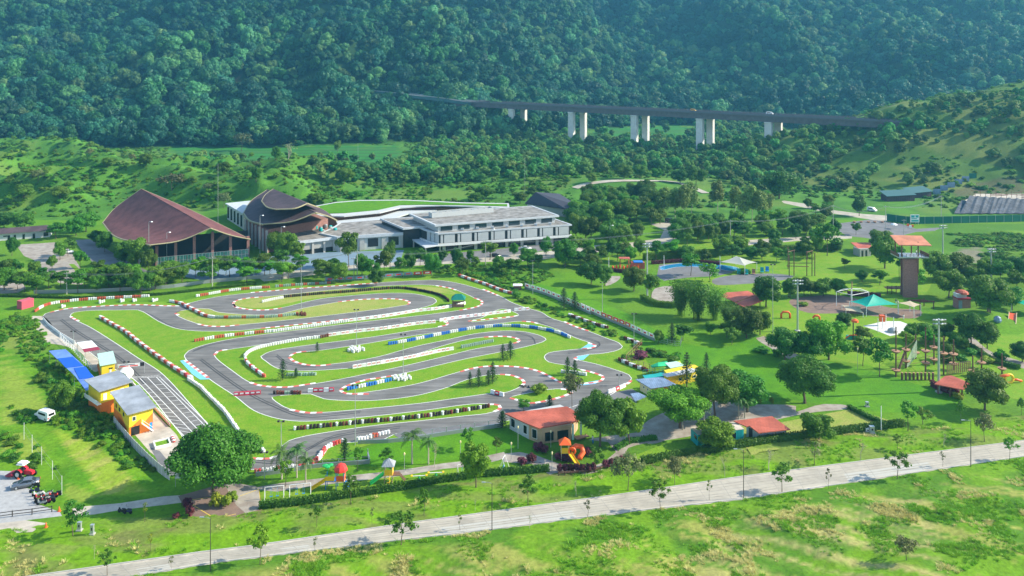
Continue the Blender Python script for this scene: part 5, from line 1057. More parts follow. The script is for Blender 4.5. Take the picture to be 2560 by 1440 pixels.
# -- tile roofed hut and teal container
r = rootat('tile_roof_hut', 'small grey walled hut with a red tile roof right of the teal container', 'hut', 1897, 1101)
A, B, D = G(1897,1101), G(1966,1092), G(1866,1092); E = (B[0]+D[0]-A[0], B[1]+D[1]-A[1])
mb = MB(); mb.prism([A, B, E, D], 0, 2.2); mb.build('wall', 'wall_w', r, origin=r.location)
slab('roof', [(1834,1052,3.0),(1866,1066,2.6),(1873,1064,2.6),(1896,1082,2.35),(1976,1073,2.35),(1930,1040,3.4)], .18, 'roof_red', r)
wins(r, A, B, [(.06,.22),(.62,.80)], 1.5, 1.95, 'wall_g'); mb = MB(); facebox(mb, D, A, .2, .5, 0, 2.0); mb.build('door', 'dark_steel', r, origin=r.location)
def container(name, label, a, b, depth, h, m, roofm=None, nrib=24, doors=True):
    r, L_ = at(name, label, 'container', a, b); mb = MB(); mb.box(.03, .03, .08, L_-.03, depth-.03, h-.04); o = mb.build('body', m, r)
    rb = MB()
    for i in range(nrib):
        x = .12 + (L_-.24) * i / nrib; rb.box(x, -.02, .16, x + (L_-.24)/nrib*.5, .05, h-.12); rb.box(x, depth-.05, .16, x + (L_-.24)/nrib*.5, depth+.02, h-.12)
    for i in range(6): y = .1+(depth-.2)*i/6; rb.box(-.02, y, .16, .05, y+(depth-.2)/12, h-.12)
    rb.build('corrugation', m, r); f = MB(); f.box(0,0,0,L_,.08,.12); f.box(0,depth-.08,0,L_,depth,.12); f.build('base_rail', m, r)
    t = MB(); t.box(-.03,-.03,h-.04,L_+.03,depth+.03,h+.04); t.build('roof', roofm or m, r)
    return r, L_
rc, Lc = container('shipping_container', 'bright teal container cabin half hidden by a tree on the garden lawn', (1745,1121), (1860,1106), 3.2, 2.5, 'teal', 'sand', 30)
mb = MB(); mb.box(-.05, .5, 1.3, -.02, 1.6, 2.0); mb.build('window', 'glassdark', rc); mb = MB(); mb.box(Lc*.72, -.06, .9, Lc*.82, -.03, 2.0); mb.build('window', 'glassdark', rc)
container('shipping_container', 'faded pink red shipping container at the top left corner of the circuit', (54,776), (85,767), 2.4, 2.5, 'pink', None, 14)
# -- pit buildings
def pit(label, a, b, depth, h, mats, roofm, ov=.45, roofdz=.5, rl=None):
    r, w_ = at('pit_building', label, 'building', a, b); mb = MB(); mb.box(0, 0, 0, w_, depth, h, 0); return r, w_
r, w_ = pit('two storey yellow and orange pit house with a grey roof, nearest of the pit buildings', (323,1093), (382,1077), 11.4, 4.7, None, None); dp = 11.4; h = 4.7
mb = MB(); mb.box(0, 0, 0, w_, dp, h); mb.build('wall', 'wall_yel', r)
mb = MB()
mb._add([(-.012, 0, 0), (-.012, dp, 0), (-.012, dp, 2.2), (-.012, dp*.5, 2.6), (-.012, 2.0, 1.0)], [(0,4,3,2,1)]); mb._add([(w_*.5, -.012, 0), (w_, -.012, 0), (w_, -.012, 3.6), (w_*.5, -.012, 1.6), (w_*.15, -.012, 1.4), (w_*.5,-.012,3.2)], [(0,1,2,3)]); mb._add([(0,-.012,0),(w_*.5,-.012,0),(w_*.5,-.012,3.1),(w_*.1,-.012,1.9),(0,-.012,1.9)], [(0,1,2,3,4)])
mb._add([(w_+.012, 0, 0), (w_+.012, dp, 0), (w_+.012, dp, 1.5), (w_+.012, 0, 3.6)], [(0,1,2,3)]); o = mb.build('painted_panel', 'wall_or', r)
mb = MB(); mb._add([(-.6,-.7,h+.05),(w_+.6,-.7,h+.05),(w_+.6,dp+.6,h+.75),(-.6,dp+.6,h+.75),(-.6,-.7,h+.2),(w_+.6,-.7,h+.2),(w_+.6,dp+.6,h+.9),(-.6,dp+.6,h+.9)], [(3,2,1,0),(4,5,6,7),(0,1,5,4),(1,2,6,5),(2,3,7,6),(3,0,4,7)]); mb.build('roof', 'roof_grey', r)
mb = MB(); mb.box(.35, -.04, .05, 2.0, .0, 1.8); mb.build('garage_opening', 'glassdark', r); mb = MB(); mb.box(.6, -.05, 3.0, 1.3, -.0, 3.9); fo = mb.build('window', 'white', r); mb = MB(); mb.box(.68, -.06, 3.08, 1.22, -.05, 3.82); mb.build('pane', 'glass', fo)
mb = MB()
for i in range(9): mb.box(w_*.5 + i*.24, -.9, 2.1 - i*.25, w_*.5 + i*.24 + .26, -.05, 2.2 - i*.25)
mb.box(w_*.5, -.95, 2.2, w_*.5+.06, -.9, 3.1); mb.tube([(w_*.5,-.92,3.0),(w_*.5+2.1,-.92,.9)], .04, 5); mb.build('stair', 'white', r); mb = MB(); mb.box(w_*.86,-.05,.1,w_*.98,0,1.7); mb.build('door', 'p_blue', r)
for q in (3.5, 6.5, 9): mb = MB(); mb.box(-.05, q, 2.9, 0, q+.9, 3.7); mb.build('window', 'glass', r)
r, w_ = pit('yellow and orange pit office with a pale grey roof, second of the pit buildings', (252,1040), (322,1018), 6, 5.6, None, None); dp = 6.5; h = 5.5
mb = MB(); mb.box(0, 0, 2.7, w_, dp, h); mb.build('upper_wall', 'wall_yel', r); mb = MB(); mb.box(0, 0, 0, w_, dp, 2.7); mb.build('lower_wall', 'wall_or', r)
mb = MB(); mb._add([(-.7,-.8,h),(w_+.7,-.8,h),(w_+.7,dp+.6,h+.5),(-.7,dp+.6,h+.5),(-.7,-.8,h+.15),(w_+.7,-.8,h+.15),(w_+.7,dp+.6,h+.65),(-.7,dp+.6,h+.65)], [(3,2,1,0),(4,5,6,7),(0,1,5,4),(1,2,6,5),(2,3,7,6),(3,0,4,7)]); mb.build('roof', 'roof_grey', r)
for a0, z0, z1 in ((.5, 3.2, 4.6), (2.0, 3.9, 4.6), (4.1, 3.9, 4.6)): mb = MB(); mb.box(a0, -.05, z0, a0+.75, 0, z1); mb.build('window', 'white', r)
mb = MB(); mb.box(-.9, -.4, 2.6, 0, dp, 2.72); mb.box(-.9,-.4,2.7,-.85,dp,3.5); mb.build('balcony', 'white', r)
r, w_ = at('pit_hut', 'small yellow timing hut with a mint green roof beside the finish banner', 'hut', (254,946), (287,941)); dp = 9
mb = MB(); mb.box(0,0,.6,w_,dp,3.1); mb.build('wall', 'wall_yel', r); mb = MB(); mb.box(-.3,-.2,0,w_+.1,dp,.6); mb.build('base', 'wall_or', r); mb = MB(); mb.box(-.012,.1,.7,0,dp,3.0); mb.build('side_wall', 'wall_lime', r)
mb = MB()
for i in range(3): mb.box(-.35, -.3+i*dp/3, 3.1+.06*i, w_+.35, -.36+(i+1)*dp/3, 3.22+.06*i)
mb.build('roof', 'roof_mint', r); mb = MB(); mb.box(w_*.55,-.04,1.9,w_*.85,0,2.2); mb.build('window','glassdark', r); mb = MB(); mb.box(w_*.6,-.04,.6,w_*.75,-.001,1.7); mb.build('door','white', r)
# canopies
def canopy(name, label, cat, pts, h, parts, posts, postm='galv'):
    x, y = G(posts[0][0], posts[0][1], h); r = empty(name, label, cat, (x, y, 0))
    for nm, pp, m, dz in parts: slab(nm, [(p[0], p[1], h + dz) for p in pp], .08, m, r)
    for p in posts:
        mb = MB(); x, y = G(p[0], p[1], h); mb.tube([(x, y, 0), (x, y, h - .05)], .06, 6); mb.build('post', postm, r, origin=r.location)
    return r
canopy('pit_canopy', 'long patched light and dark blue canopy left of the pit buildings', 'canopy', None, 2.9, [('roof_sheet', [(122,877),(164,873),(200,905),(238,945),(239,970),(215,976),(188,940),(140,895)], 'blue_sheet', 0), ('dark_tarpaulin', [(144,896),(182,892),(207,914),(164,919)], 'blue_tarp', .10), ('dark_tarpaulin', [(185,920),(214,916),(234,943),(199,947)], 'blue_tarp', .10)], [(124,878),(162,874),(140,893),(198,906),(186,938),(235,946),(214,972),(236,968)])
canopy('pit_canopy', 'white and maroon canopy over the wall of the pit straight', 'canopy', None, 3.2, [('roof_sheet', [(192,856),(229,851),(244,866),(206,872)], 'white', 0), ('valance_sheet', [(206,872.6),(244,866.6),(251,873),(211,880)], 'maroon', 0)], [(194,857),(228,852),(213,878),(249,873)])
r = rootat('white_tent', 'white rounded tent between the timing hut and the pit office', 'tent', 285, 948)
mb = MB(); xa, ya = G(285, 950); 
for i in range(8):
    t0, t1 = math.pi*i/8, math.pi*(i+1)/8; mb.quad((xa+1.7-1.7*math.cos(t0), ya, 1.9*math.sin(t0)), (xa+1.7-1.7*math.cos(t1), ya, 1.9*math.sin(t1)), (xa+1.2-1.7*math.cos(t1), ya+4, 1.9*math.sin(t1)), (xa+1.2-1.7*math.cos(t0), ya+4, 1.9*math.sin(t0)))
mb._add([(xa+1.7-1.7*math.cos(math.pi*i/8), ya, 1.9*math.sin(math.pi*i/8)) for i in range(9)], [tuple(range(9))]); mb.build('cover', 'white', r, origin=r.location)
# finish banner
r, w_ = at('finish_gantry', 'white and red lettered banner spanning the start line', 'banner', (292,938), (361,932))
mb = MB(); mb.box(.2, -.06, 1.75, w_*.84, .06, 2.55); b_ = mb.build('banner', 'white', r)
mb = MB()
for i in range(16): x = .55 + i * (w_*.84-1) / 16; mb.box(x, -.075, 1.85, x + .24, -.06, 2.12) if i != 8 else None
mb.build('lettering', 'p_red', b_); mb = MB()
for i in range(20): x = .8 + i * (w_*.7-1) / 20; mb.box(x, -.075, 2.25, x + .14, -.06, 2.42)
mb.build('small_lettering', 'navy', b_)
mb = MB(); mb.box(w_*.85, -.08, 1.75, w_, .08, 2.6); mb.build('timing_screen', 'black', r)
for x in (0.05, w_): mb = MB(); mb.tube([(x, 0, 0), (x, 0, 2.6)], .07, 6); mb.build('post', 'galv', r)
# -- sheds by the right bend
def shed(label, ft, h0, h1, rf, wm, rm, group=None):
    "ft: four ground corners (picture), rf: roof corners"
    r = rootat('shed', label, 'shed', *ft[0]); P = [G(*p) for p in ft]; mb = MB(); mb.prism(P, 0, h0); mb.build('wall', wm[0], r, origin=r.location)
    if len(wm) > 1: mb = MB(); facebox(mb, P[3], P[0], .02, .98, 0, h0 - .02, .012, .01); mb.build('side_wall', wm[1], r, origin=r.location)
    slab('roof', rf, .14, rm, r); return r, P
r, P = shed('small orange and cream shed with a blue grey roof right of the last bend', [(1628,993),(1690,983),(1665,968),(1600,976)], 2.05, 2.6, [(1589,948,2.7),(1655,942,2.7),(1693,962,2.15),(1627,971,2.15)], ['wall_or', 'wall_cream'], 'roof_blue')
wins(r, P[3], P[0], [(.3,.42),(.65,.77)], 1.0, 1.6)
r = rootat('lean_to', 'low blue grey lean to roof below the orange shed', 'lean to', 1590, 1012); slab('roof', [(1576,984,1.3),(1596,981,1.3),(1617,991,1.2),(1588,1003,1.1)], .1, 'roof_blue', r); mb = MB()
for q in ((1580,985),(1595,983),(1590,1001),(1613,991)): x, y = G(*q, 1.1); mb.box(x-.05,y-.05,0,x+.05,y+.05,1.05)
mb.build('post', 'galv', r, origin=r.location)
r, P = shed('long yellow shed with a pink grey roof behind the tall conifer', [(1672,968),(1752,950),(1735,938),(1660,954)], 2.75, 2.6, [(1655,935,3.2),(1730,920,3.2),(1754,926,2.8),(1668,942,2.8)], ['wall_yel'], 'slab'); wins(r, P[0], P[1], [(.3,.4),(.75,.85)], .9, 1.6)
r, P = shed('low green and orange shed with a pale roof at the fence corner', [(1662,940),(1705,932),(1700,922),(1664,930)], 2.0, 2.3, [(1662,907,2.6),(1692,903,2.6),(1712,913,2.2),(1676,920,2.2)], ['wall_lime'], 'roof_mint')
r = rootat('viewing_terrace', 'teal railed terrace under a green net at the right bend', 'terrace', 1607, 955)
slab('floor', [(1607,938,1.0),(1640,934,1.0),(1662,928,1.0),(1664,940,1.0),(1612,946,1.0)], .25, 'teal', r); P = [G(1607,946), G(1664,940), G(1664,930)]; mb = MB()
for i in range(8): x, y = P[0][0]+(P[1][0]-P[0][0])*i/7, P[0][1]+(P[1][1]-P[0][1])*i/7; mb.box(x-.03, y-.03, 0, x+.03, y+.03, 2.0)
a, b = P[0], P[1]
for z in (1.4, 2.0): mb.tube([(a[0], a[1], z), (b[0], b[1], z)], .03, 4)
mb.build('railing', 'teal', r, origin=r.location); mb = MB(); facebox(mb, P[0], P[1], 0, 1, 0, .75, .0, .1); mb.build('base_wall', 'wall_or', r, origin=r.location)
r = rootat('shade_net', 'crumpled bright green shade net over the terrace corner', 'shade net', 1630, 935); N_ = [P3(1626,914,2.2), P3(1645,906,2.9), P3(1668,903,2.3), P3(1672,914,2.1), P3(1645,916,3.1), P3(1630,920,2.1)]; mb = MB()
for i in (0,1,2,3,5): j = {0:1,1:2,2:3,3:5,5:0}[i]; mb._add([N_[i], N_[j], N_[4]], [(0,1,2)])
mb.build('net', 'green_net', r, origin=r.location)
# -- curved roof halls
def coons(name, c0, c1, d0, d1, m, root, n=14, th=.35):
    "surface between c0 (u, v=0), c1 (u, v=1), d0 (v, u=0), d1 (v, u=1)"
    def ev(c, t): P = EV[id(c)]; x = t * (len(P) - 1); i = min(int(x), len(P) - 2); return P[i] * (1 - x + i) + P[i + 1] * (x - i)
    EV = {id(c): [np.array(q) for q in crom(c, False, 1.5)] for c in (c0, c1, d0, d1)}
    g = [[None] * (n + 1) for _ in range(n + 1)]
    for i in range(n + 1):
        for j in range(n + 1):
            u, v = i / n, j / n; a = (1-v)*ev(c0,u)+v*ev(c1,u); b = (1-u)*ev(d0,v)+u*ev(d1,v)
            c = (1-u)*(1-v)*ev(c0,0)+u*(1-v)*ev(c0,1)+(1-u)*v*ev(c1,0)+u*v*ev(c1,1); g[i][j] = a + b - c
    mb = MB(); vs = [tuple(g[i][j]) for i in range(n+1) for j in range(n+1)]; k = n + 1; up = np.cross(g[1][0]-g[0][0]+1e-6, g[0][1]-g[0][0])[2]
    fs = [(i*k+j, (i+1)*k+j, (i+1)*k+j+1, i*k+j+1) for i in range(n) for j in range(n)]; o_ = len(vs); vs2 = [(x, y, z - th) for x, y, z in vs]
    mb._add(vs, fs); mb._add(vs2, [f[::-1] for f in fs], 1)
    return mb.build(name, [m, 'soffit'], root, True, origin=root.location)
def Q3(px, py, Y): return ((px-1280)*Y/F, Y, HC - (py-YH)*Y/F)
def edge_band(name, pts, r_, m, root, n=5):
    mb = MB(); P = crom(pts, False, 1.2); q = len(P); vs = []
    for x, y, z in P: vs += [(x, y, z + .12), (x, y, z - r_)]
    cx = sum(p[0] for p in P)/q; 
    mb.tube([(x, y, z - r_/2 + .1) for x, y, z in P], r_ * .55, 5); return mb.build(name, m, root, origin=root.location)
def hall(label, P0, L_, LB, Fm, P1, Rt, Lc, Fc, Rc, roofm, fw=.9, name='curved_roof_hall', bodyh=None):
    r = empty(name, label, 'hall', (Fm[0], Fm[1], 0))
    coons('roof', [P0, P1], [L_, LB, Fm], [P0, Lc, L_], [P1, Fc, Fm], roofm, r)
    coons('roof', [P0, P1], [P0, Rc[0], Rt], [P0, P0], [P1, Rc[1], Rt], roofm, r)
    edge_band('fascia', [P0, Lc, L_], fw * .7, 'fascia', r); edge_band('fascia', [L_, LB, Fm], fw, 'fascia', r); edge_band('fascia', [Fm, Fc, P1], fw*.6, 'fascia', r); edge_band('fascia', [P1, Rc[1], Rt], fw*.6, 'fascia', r); edge_band('fascia', [P0, Rc[0], Rt], fw*.5, 'fascia', r); edge_band('ridge_cap', [P0, P1], fw*.4, roofm, r)
    return r
a0 = Q3(353,472,352); p1 = Q3(526,570,302); fm_ = Q3(376,612,292); rt_ = Q3(626,598,312); lf_ = Q3(257,556,338); lb_ = Q3(288,590,318)
r = hall('large open hall with a sweeping maroon curved roof left of the complex', a0, lf_, lb_, fm_, p1, rt_, Q3(288,520,348), Q3(450,601,298), (Q3(460,517,338), Q3(575,587,307)), 'roof_mar', .62)
zz = [(385,655,294),(612,640,312)]
A_ = G(392,668); B_ = G(622,646); ang = math.atan2(B_[1]-A_[1], B_[0]-A_[0]); Lh = math.hypot(B_[0]-A_[0], B_[1]-A_[1])
h2 = empty('_t', None, None, (0,0,0)); bpy.data.objects.remove(h2)
def inhall(mb, x0, y0, z0, x1, y1, z1, mi=0): mb.xf = Matrix.Translation((A_[0], A_[1], 0)) @ Matrix.Rotation(ang, 4, 'Z'); mb.box(x0, y0, z0, x1, y1, z1, mi); mb.xf = None
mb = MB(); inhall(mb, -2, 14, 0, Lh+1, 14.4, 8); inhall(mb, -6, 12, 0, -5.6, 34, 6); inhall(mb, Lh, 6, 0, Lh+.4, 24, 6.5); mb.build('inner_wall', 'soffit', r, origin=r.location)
for i in range(6):
    mb = MB(); x = i * Lh / 5; inhall(mb, x-.5, 2.2, 0, x+.5, 3.2, 7.2 + 3.8*math.exp(-((i-3.0)/1.6)**2)); mb.build('column', 'brick', r, origin=r.location)
for i in range(5):
    mb = MB(); x = -6.5 + i * .3; inhall(mb, x, 6+i*5, 0, x+.6, 6.6+i*5, 6.2); mb.build('column', 'slab', r, origin=r.location)
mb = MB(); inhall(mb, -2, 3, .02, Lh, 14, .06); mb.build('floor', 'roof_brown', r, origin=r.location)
rf = empty('wire_screen', 'grey framed wire screen fence across the open front of the big hall', 'fence', (A_[0], A_[1], 0), ang)
mb = MB()
for i in range(26): x = i * Lh / 25; mb.tube([(x, 0, 0), (x, 0, 3.6)], .07, 5)
for z in (.1, 1.85, 3.6): mb.tube([(0, 0, z), (Lh, 0, z)], .07, 5)
mb.build('frame', 'steel', rf)
mk('mesh_teal', (.08,.34,.30), .7); mb = MB()
for i in range(60): x = i * Lh / 60; mb.box(x, .02, .1, x + .12, .03, 3.5)
for i in range(7): z = .3 + i * .5; mb.box(0, .02, z, Lh, .03, z + .09)
mb.build('wire_mesh', 'mesh_teal', rf)
# second hall: lower and upper roofs
p0 = Q3(668,474,385); q1 = Q3(789,531,318); fm2 = Q3(657,560,318); rt2 = Q3(843,551,330); lf2 = Q3(609,532,352); lb2 = Q3(624,550,336)
r = hall('second hall with two tiered curved brown roofs beside the flat roofed complex', p0, lf2, lb2, fm2, q1, rt2, Q3(630,500,372), Q3(730,553,316), (Q3(800,520,350), Q3(820,540,324)), 'roof_brown', .75)
p0 = Q3(683,472,372); q1u = Q3(768,508,322); fmu = Q3(690,523,318); rtu = Q3(798,518,334); lfu = Q3(654,502,350); lbu = Q3(668,517,332)
coons('upper_roof', [p0, q1u], [lfu, lbu, fmu], [p0, Q3(664,486,362), lfu], [q1u, Q3(738,520,318), fmu], 'roof_brown', r)
coons('upper_roof', [p0, q1u], [p0, Q3(745,497,352), rtu], [p0, p0], [q1u, Q3(785,514,328), rtu], 'roof_brown', r)
for e in ([p0, Q3(664,486,362), lfu], [lfu, lbu, fmu], [fmu, Q3(738,520,318), q1u], [q1u, Q3(785,514,328), rtu]): edge_band('upper_fascia', e, .5, 'fascia', r)
mb = MB(); a, b, c, d = G(615,600), G(668,632), G(820,600), G(760,575); mb.prism([a, b, c, d], 0, 9.2); mb.build('wall', 'brick', r, origin=r.location)
for i in range(7):
    t = i / 6; x, y = a[0]+(b[0]-a[0])*t, a[1]+(b[1]-a[1])*t; mb = MB(); mb.box(x-.4, y-.9, 0, x+.4, y-.1, 9.0); mb.build('pilaster', 'conc', r, origin=r.location)
r = rootat('annex', 'pale flat roofed annex behind the two tiered hall', 'building', 568, 575); slab('roof', [(563,508,7.5),(640,500,7.5),(650,520,7.5),(610,535,7.5)], .5, 'slab', r); mb = MB(); mb.prism([G(568,509,7.5), G(640,502,7.5), G(648,519,7.5), G(609,533,7.5)], 0, 7.2); mb.build('wall', 'wall_w', r, origin=r.location)
for t in (.1,.3,.5,.7,.9): x, y = [G(568,509,7.5)[k]*(1-t)+G(609,533,7.5)[k]*t for k in (0,1)]; mb = MB(); mb.box(x-.5, y-.5, 1.0, x+.35, y+.3, 6.2); mb.build('window', 'glassdark', r, origin=r.location)
# -- flat roofed complex
def flat(name, label, roof, h, wallm='wall_w', para=.6, inset=1.2, root=None, fasc='slab'):
    r = root or rootat(name, label, 'building', roof[0][0], roof[0][1] + h * 6.2)
    P = [G(p[0], p[1], h) for p in roof]; cx, cy = sum(p[0] for p in P)/len(P), sum(p[1] for p in P)/len(P)
    def ins(d): 
        out = []
        for x, y in P: l = math.hypot(x-cx, y-cy); out.append((x-(x-cx)/l*d, y-(y-cy)/l*d))
        return out
    mb = MB(); mb.prism(P, h-para-.15, h-.15); mb.build('roof_slab', fasc, r, origin=r.location)
    n = len(P); I = ins(.9); mb = MB()
    for i in range(n):
        j = (i+1) % n; mb._add([(*P[i], h-.15), (*P[j], h-.15), (*I[j], h-.15), (*I[i], h-.15), (*P[i], h), (*P[j], h), (*I[j], h), (*I[i], h)], [(0,1,5,4),(2,3,7,6),(4,5,6,7)])
    mb.build('parapet', 'slab', r, origin=r.location); mb = MB(); mb.sheet(I, h-.13); mb.build('roof_deck', 'flatroof', r, origin=r.location)
    return r, P, ins(inset)
r = rootat('conference_building', 'large white two tier flat roofed building with tall panels and roof plant', 'building', 1100, 632)
_, Pt, It = flat(None, None, [(1087,562),(1398,538),(1331,514),(1023,534)], 11.0, root=r, inset=1.8)
mb = MB(); mb.prism(It, 7.4, 10.2); mb.build('upper_wall', 'wall_w', r, origin=r.location)
_, P2, I2_ = flat(None, None, [(1095,583),(1430,561),(1352,534),(1010,552),(1063,574)], 7.9, root=r, inset=.8, para=.45)
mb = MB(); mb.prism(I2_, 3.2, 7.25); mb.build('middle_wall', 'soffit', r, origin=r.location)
mb = MB(); mb.prism([( p[0], p[1]) for p in I2_], 0, 3.0); I3_ = [(p[0]*.97+.03*sum(q[0] for q in I2_)/5, p[1]+2) for p in I2_]; mb = MB(); mb.prism(I3_, 0, 2.6); mb.build('ground_floor_wall', 'glassdark', r, origin=r.location)
_pl = [(p[0], p[1]) for p in P2]; mb = MB(); mb.prism(_pl, 2.6, 3.6); mb.build('lower_band', 'white', r, origin=r.location)
a, b = I2_[0], I2_[1]
for i in range(8):
    for u0, u1 in ((i/8+.008, i/8+.026), (i/8+.034, i/8+.112)):
        if u1 < .99: mb = MB(); facebox(mb, a, b, u0, u1, 3.75, 7.1, .25, .02); mb.build('wall_panel', 'wall_w', r, origin=r.location)
c = I2_[4]
for i in range(3): mb = MB(); facebox(mb, c, a, i/3+.03, i/3+.30, 3.75, 7.1, .25, .02); mb.build('wall_panel', 'wall_w', r, origin=r.location)
a, b = It[0], It[1]
for i in range(7): mb = MB(); facebox(mb, a, b, i/7+.02, i/7+.115, 8.2, 9.9, .12, .02); mb.build('window', 'glass', r, origin=r.location)
for i in range(9): mb = MB(); a2, b2 = P2[0], P2[1]; u = .04 + i*.115; x, y = a2[0]+(b2[0]-a2[0])*u, a2[1]+(b2[1]-a2[1])*u; mb.box(x-.6, y+1.4, 0, x+.6, y+2.4, 2.6); mb.build('column', 'conc', r, origin=r.location)
pl = [P3(1079,547,11.6)]; x0, y0 = G(1080,545,11); x1, y1 = G(1234,531,11); mb = MB(); mb.xf = Matrix.Translation((x0, y0, 11)) @ Matrix.Rotation(math.atan2(y1-y0, x1-x0), 4, 'Z'); Lp = math.hypot(x1-x0, y1-y0); mb.box(0, 0, 0, Lp, .2, 2.0); mb.box(0, 4, 0, Lp, 4.2, 2.0); mb.box(0, .2, 0, .2, 4, 2.0); mb.box(Lp-.2, .2, 0, Lp, 4, 2.0); mb.build('plant_screen', 'wall_w', r, origin=r.location)
for i in range(9): mb = MB(); mb.xf = Matrix.Translation((x0, y0, 11)) @ Matrix.Rotation(math.atan2(y1-y0, x1-x0), 4, 'Z'); mb.box(1.2+i*Lp/9.5, 1, 0, 1.2+i*Lp/9.5+1.4, 3, 1.7); mb.build('air_conditioner', 'wall_g' if i % 3 else 'steel', r, origin=r.location)
for i in range(7): mb = MB(); a2, b2 = P2[0], P2[1]; u = .16 + i*.11; x, y = a2[0]+(b2[0]-a2[0])*u, a2[1]+(b2[1]-a2[1])*u; mb.box(x, y+3.0, 7.9, x+1.2, y+3.8, 8.7); mb.build('air_conditioner', 'slab', r, origin=r.location)
r, P, I = flat('link_building', 'flat roofed glazed link left of the large white building', [(1008,570),(1087,563),(1045,541),(950,546)], 8.4, inset=1.0); mb = MB(); mb.prism(I, 0, 7.6); mb.build('wall', 'glassdark', r, origin=r.location)
r = rootat('entrance_canopy', 'thin flat entrance canopy at the corner of the large white building', 'canopy', 1060, 640); slab('roof', [(1030,598,3.2),(1060,594,3.2),(1112,610,3.2),(1062,618,3.2)], .4, 'slab', r); mb = MB()
for q in ((1064,616),(1034,599),(1100,610)): x, y = G(*q, 3.2); mb.box(x-.3, y-.1, 0, x+.3, y+.4, 2.75)
mb.build('post', 'conc', r, origin=r.location)
r, P, I = flat('office_wing', 'long low flat roofed wing with a pergola in front of the curved halls', [(842,592),(1025,580),(1000,566),(955,548),(850,556),(835,566),(800,583)], 6.3, inset=1.2, para=1.0)
mb = MB(); mb.prism(I, 0, 5.3); mb.build('wall', 'wall_w', r, origin=r.location)
for u in (.02,.3,.62,.9): mb = MB(); facebox(mb, I[0], I[1], u, u+.07, 0, 5.2, .5, .02); mb.build('pier', 'conc', r, origin=r.location)
for u in (.12,.42,.72): mb = MB(); facebox(mb, I[0], I[1], u, u+.15, 1.2, 4.6, .06, .02); mb.build('window', 'glassdark', r, origin=r.location)
r, P, I = flat('office_wing', 'low wing with rust stained flat roof and water tanks in front of the second hall', [(750,603),(842,592),(800,568),(690,566),(672,570)], 5.8, inset=1.0, para=.9)
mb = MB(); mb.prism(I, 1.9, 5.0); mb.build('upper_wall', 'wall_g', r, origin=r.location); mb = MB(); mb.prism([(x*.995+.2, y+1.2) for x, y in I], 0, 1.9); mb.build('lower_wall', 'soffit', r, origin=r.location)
for u in (.0,.33,.66,.94): mb = MB(); facebox(mb, I[0], I[1], u, u+.06, 0, 4.9, .4, .02); mb.build('pier', 'conc', r, origin=r.location)
for i in range(8):
    x, y = G(778 + i*8 + (i % 3)*4, 568 + (i % 4)*3, 5.8); tk = MB(); tk.lathe([(.0,0),(.75,0),(.8,.3),(.8,1.1),(.6,1.35),(.15,1.45)], (x, y, 5.68), 10); tk.build('water_tank', 'teal' if i % 2 else 'steel', r, origin=r.location)
for q, lab in (((838,600,1),'x'),): pass
r = rootat('lawn_roof_building', 'long low building with a curving grass covered roof behind the complex', 'building', 900, 560)
slab('roof_rim', [(780,516,5.2),(840,505,5.2),(900,500,5.2),(1012,499,5.2),(1156,506,5.2),(1272,508,5.2),(1274,520,5.2),(1180,516,5.2),(1100,514,5.2),(1040,516,5.2),(1000,519,5.2),(950,531,5.2),(860,540,5.2),(780,540,5.2)], .5, 'wall_w', r)
slab('grass_roof', [(782,517.5,5.45),(840,507,5.45),(900,502,5.45),(1012,501,5.45),(1156,508,5.45),(1268,510,5.45),(1268,515,5.45),(1150,512,5.45),(1060,511,5.45),(1000,512,5.45),(945,524,5.45),(860,532,5.45),(782,534,5.45)], .2, 'lawn_park', r)
slab('lower_canopy', [(840,552,3.4),(950,541,3.4),(1010,523,3.4),(1090,519,3.4),(1092,526,3.4),(1020,534,3.4),(960,553,3.4),(845,562,3.4)], .5, 'wall_w', r)
mb = MB(); mb.prism([G(790,536,5.2), G(860,536,5.2), G(950,527,5.2), G(1000,515,5.2), G(1100,511,5.2), G(1260,514,5.2), G(1260,510,5.2), G(790,520,5.2)], 0, 4.7); mb.build('wall', 'brick', r, origin=r.location)
r = rootat('black_roof_pavilion', 'pavilion with a steep folded charcoal roof behind the large white building', 'building', 1413, 545); a, b, c, d, e = P3(1339,480,10), P3(1312,508,4.5), P3(1413,521,4.5), P3(1449,516,5), P3(1398,484,6)
mb = MB(); mb._add([a, b, c], [(0,1,2)]); mb._add([a, c, d], [(0,1,2)]); mb._add([a, d, e], [(0,1,2)]); mb._add([(x, y, z-.4) for x, y, z in (a, b, c, d, e)], [(0,2,1),(0,3,2),(0,4,3)]); mb.build('roof', 'roof_black', r, origin=r.location)
mb = MB(); mb.prism([G(1318,509,4.5), G(1410,519,4.5), G(1444,515,5), G(1350,506,4.5)], 0, 4.2); mb.build('wall', 'wall_g', r, origin=r.location)
r, w_ = at('bungalow', 'long white bungalow with a dark roof at the left frame edge', 'bungalow', (-60,607), (125,593)); mb = MB(); mb.box(0,0,0,w_,8,3.1); mb.build('wall', 'wall_w', r)
mb = MB(); mb._add([(-1,-1.2,3.1),(w_+1.2,-1.2,3.1),(w_+1.2,9,3.1),(-1,9,3.1),(3,4,4.6),(w_-2,4,4.6)], [(0,1,5,4),(1,2,5),(2,3,4,5),(3,0,4),(3,2,1,0)]); mb.build('roof', 'roof_brown', r)
for u, z0, z1, ww in ((.42,.0,2.1,.9),(.50,.0,2.1,.9),(.62,0,2.1,.9),(.76,0,2.1,.9),(.91,.6,2.2,1.8),(.40,1.6,2.1,1.2),(.36,1.6,2.1,1.2)): mb = MB(); mb.box(w_*u,-.05,z0,w_*u+ww,0,z1); mb.build('door' if z0 == 0 else 'window', 'glassdark', r)
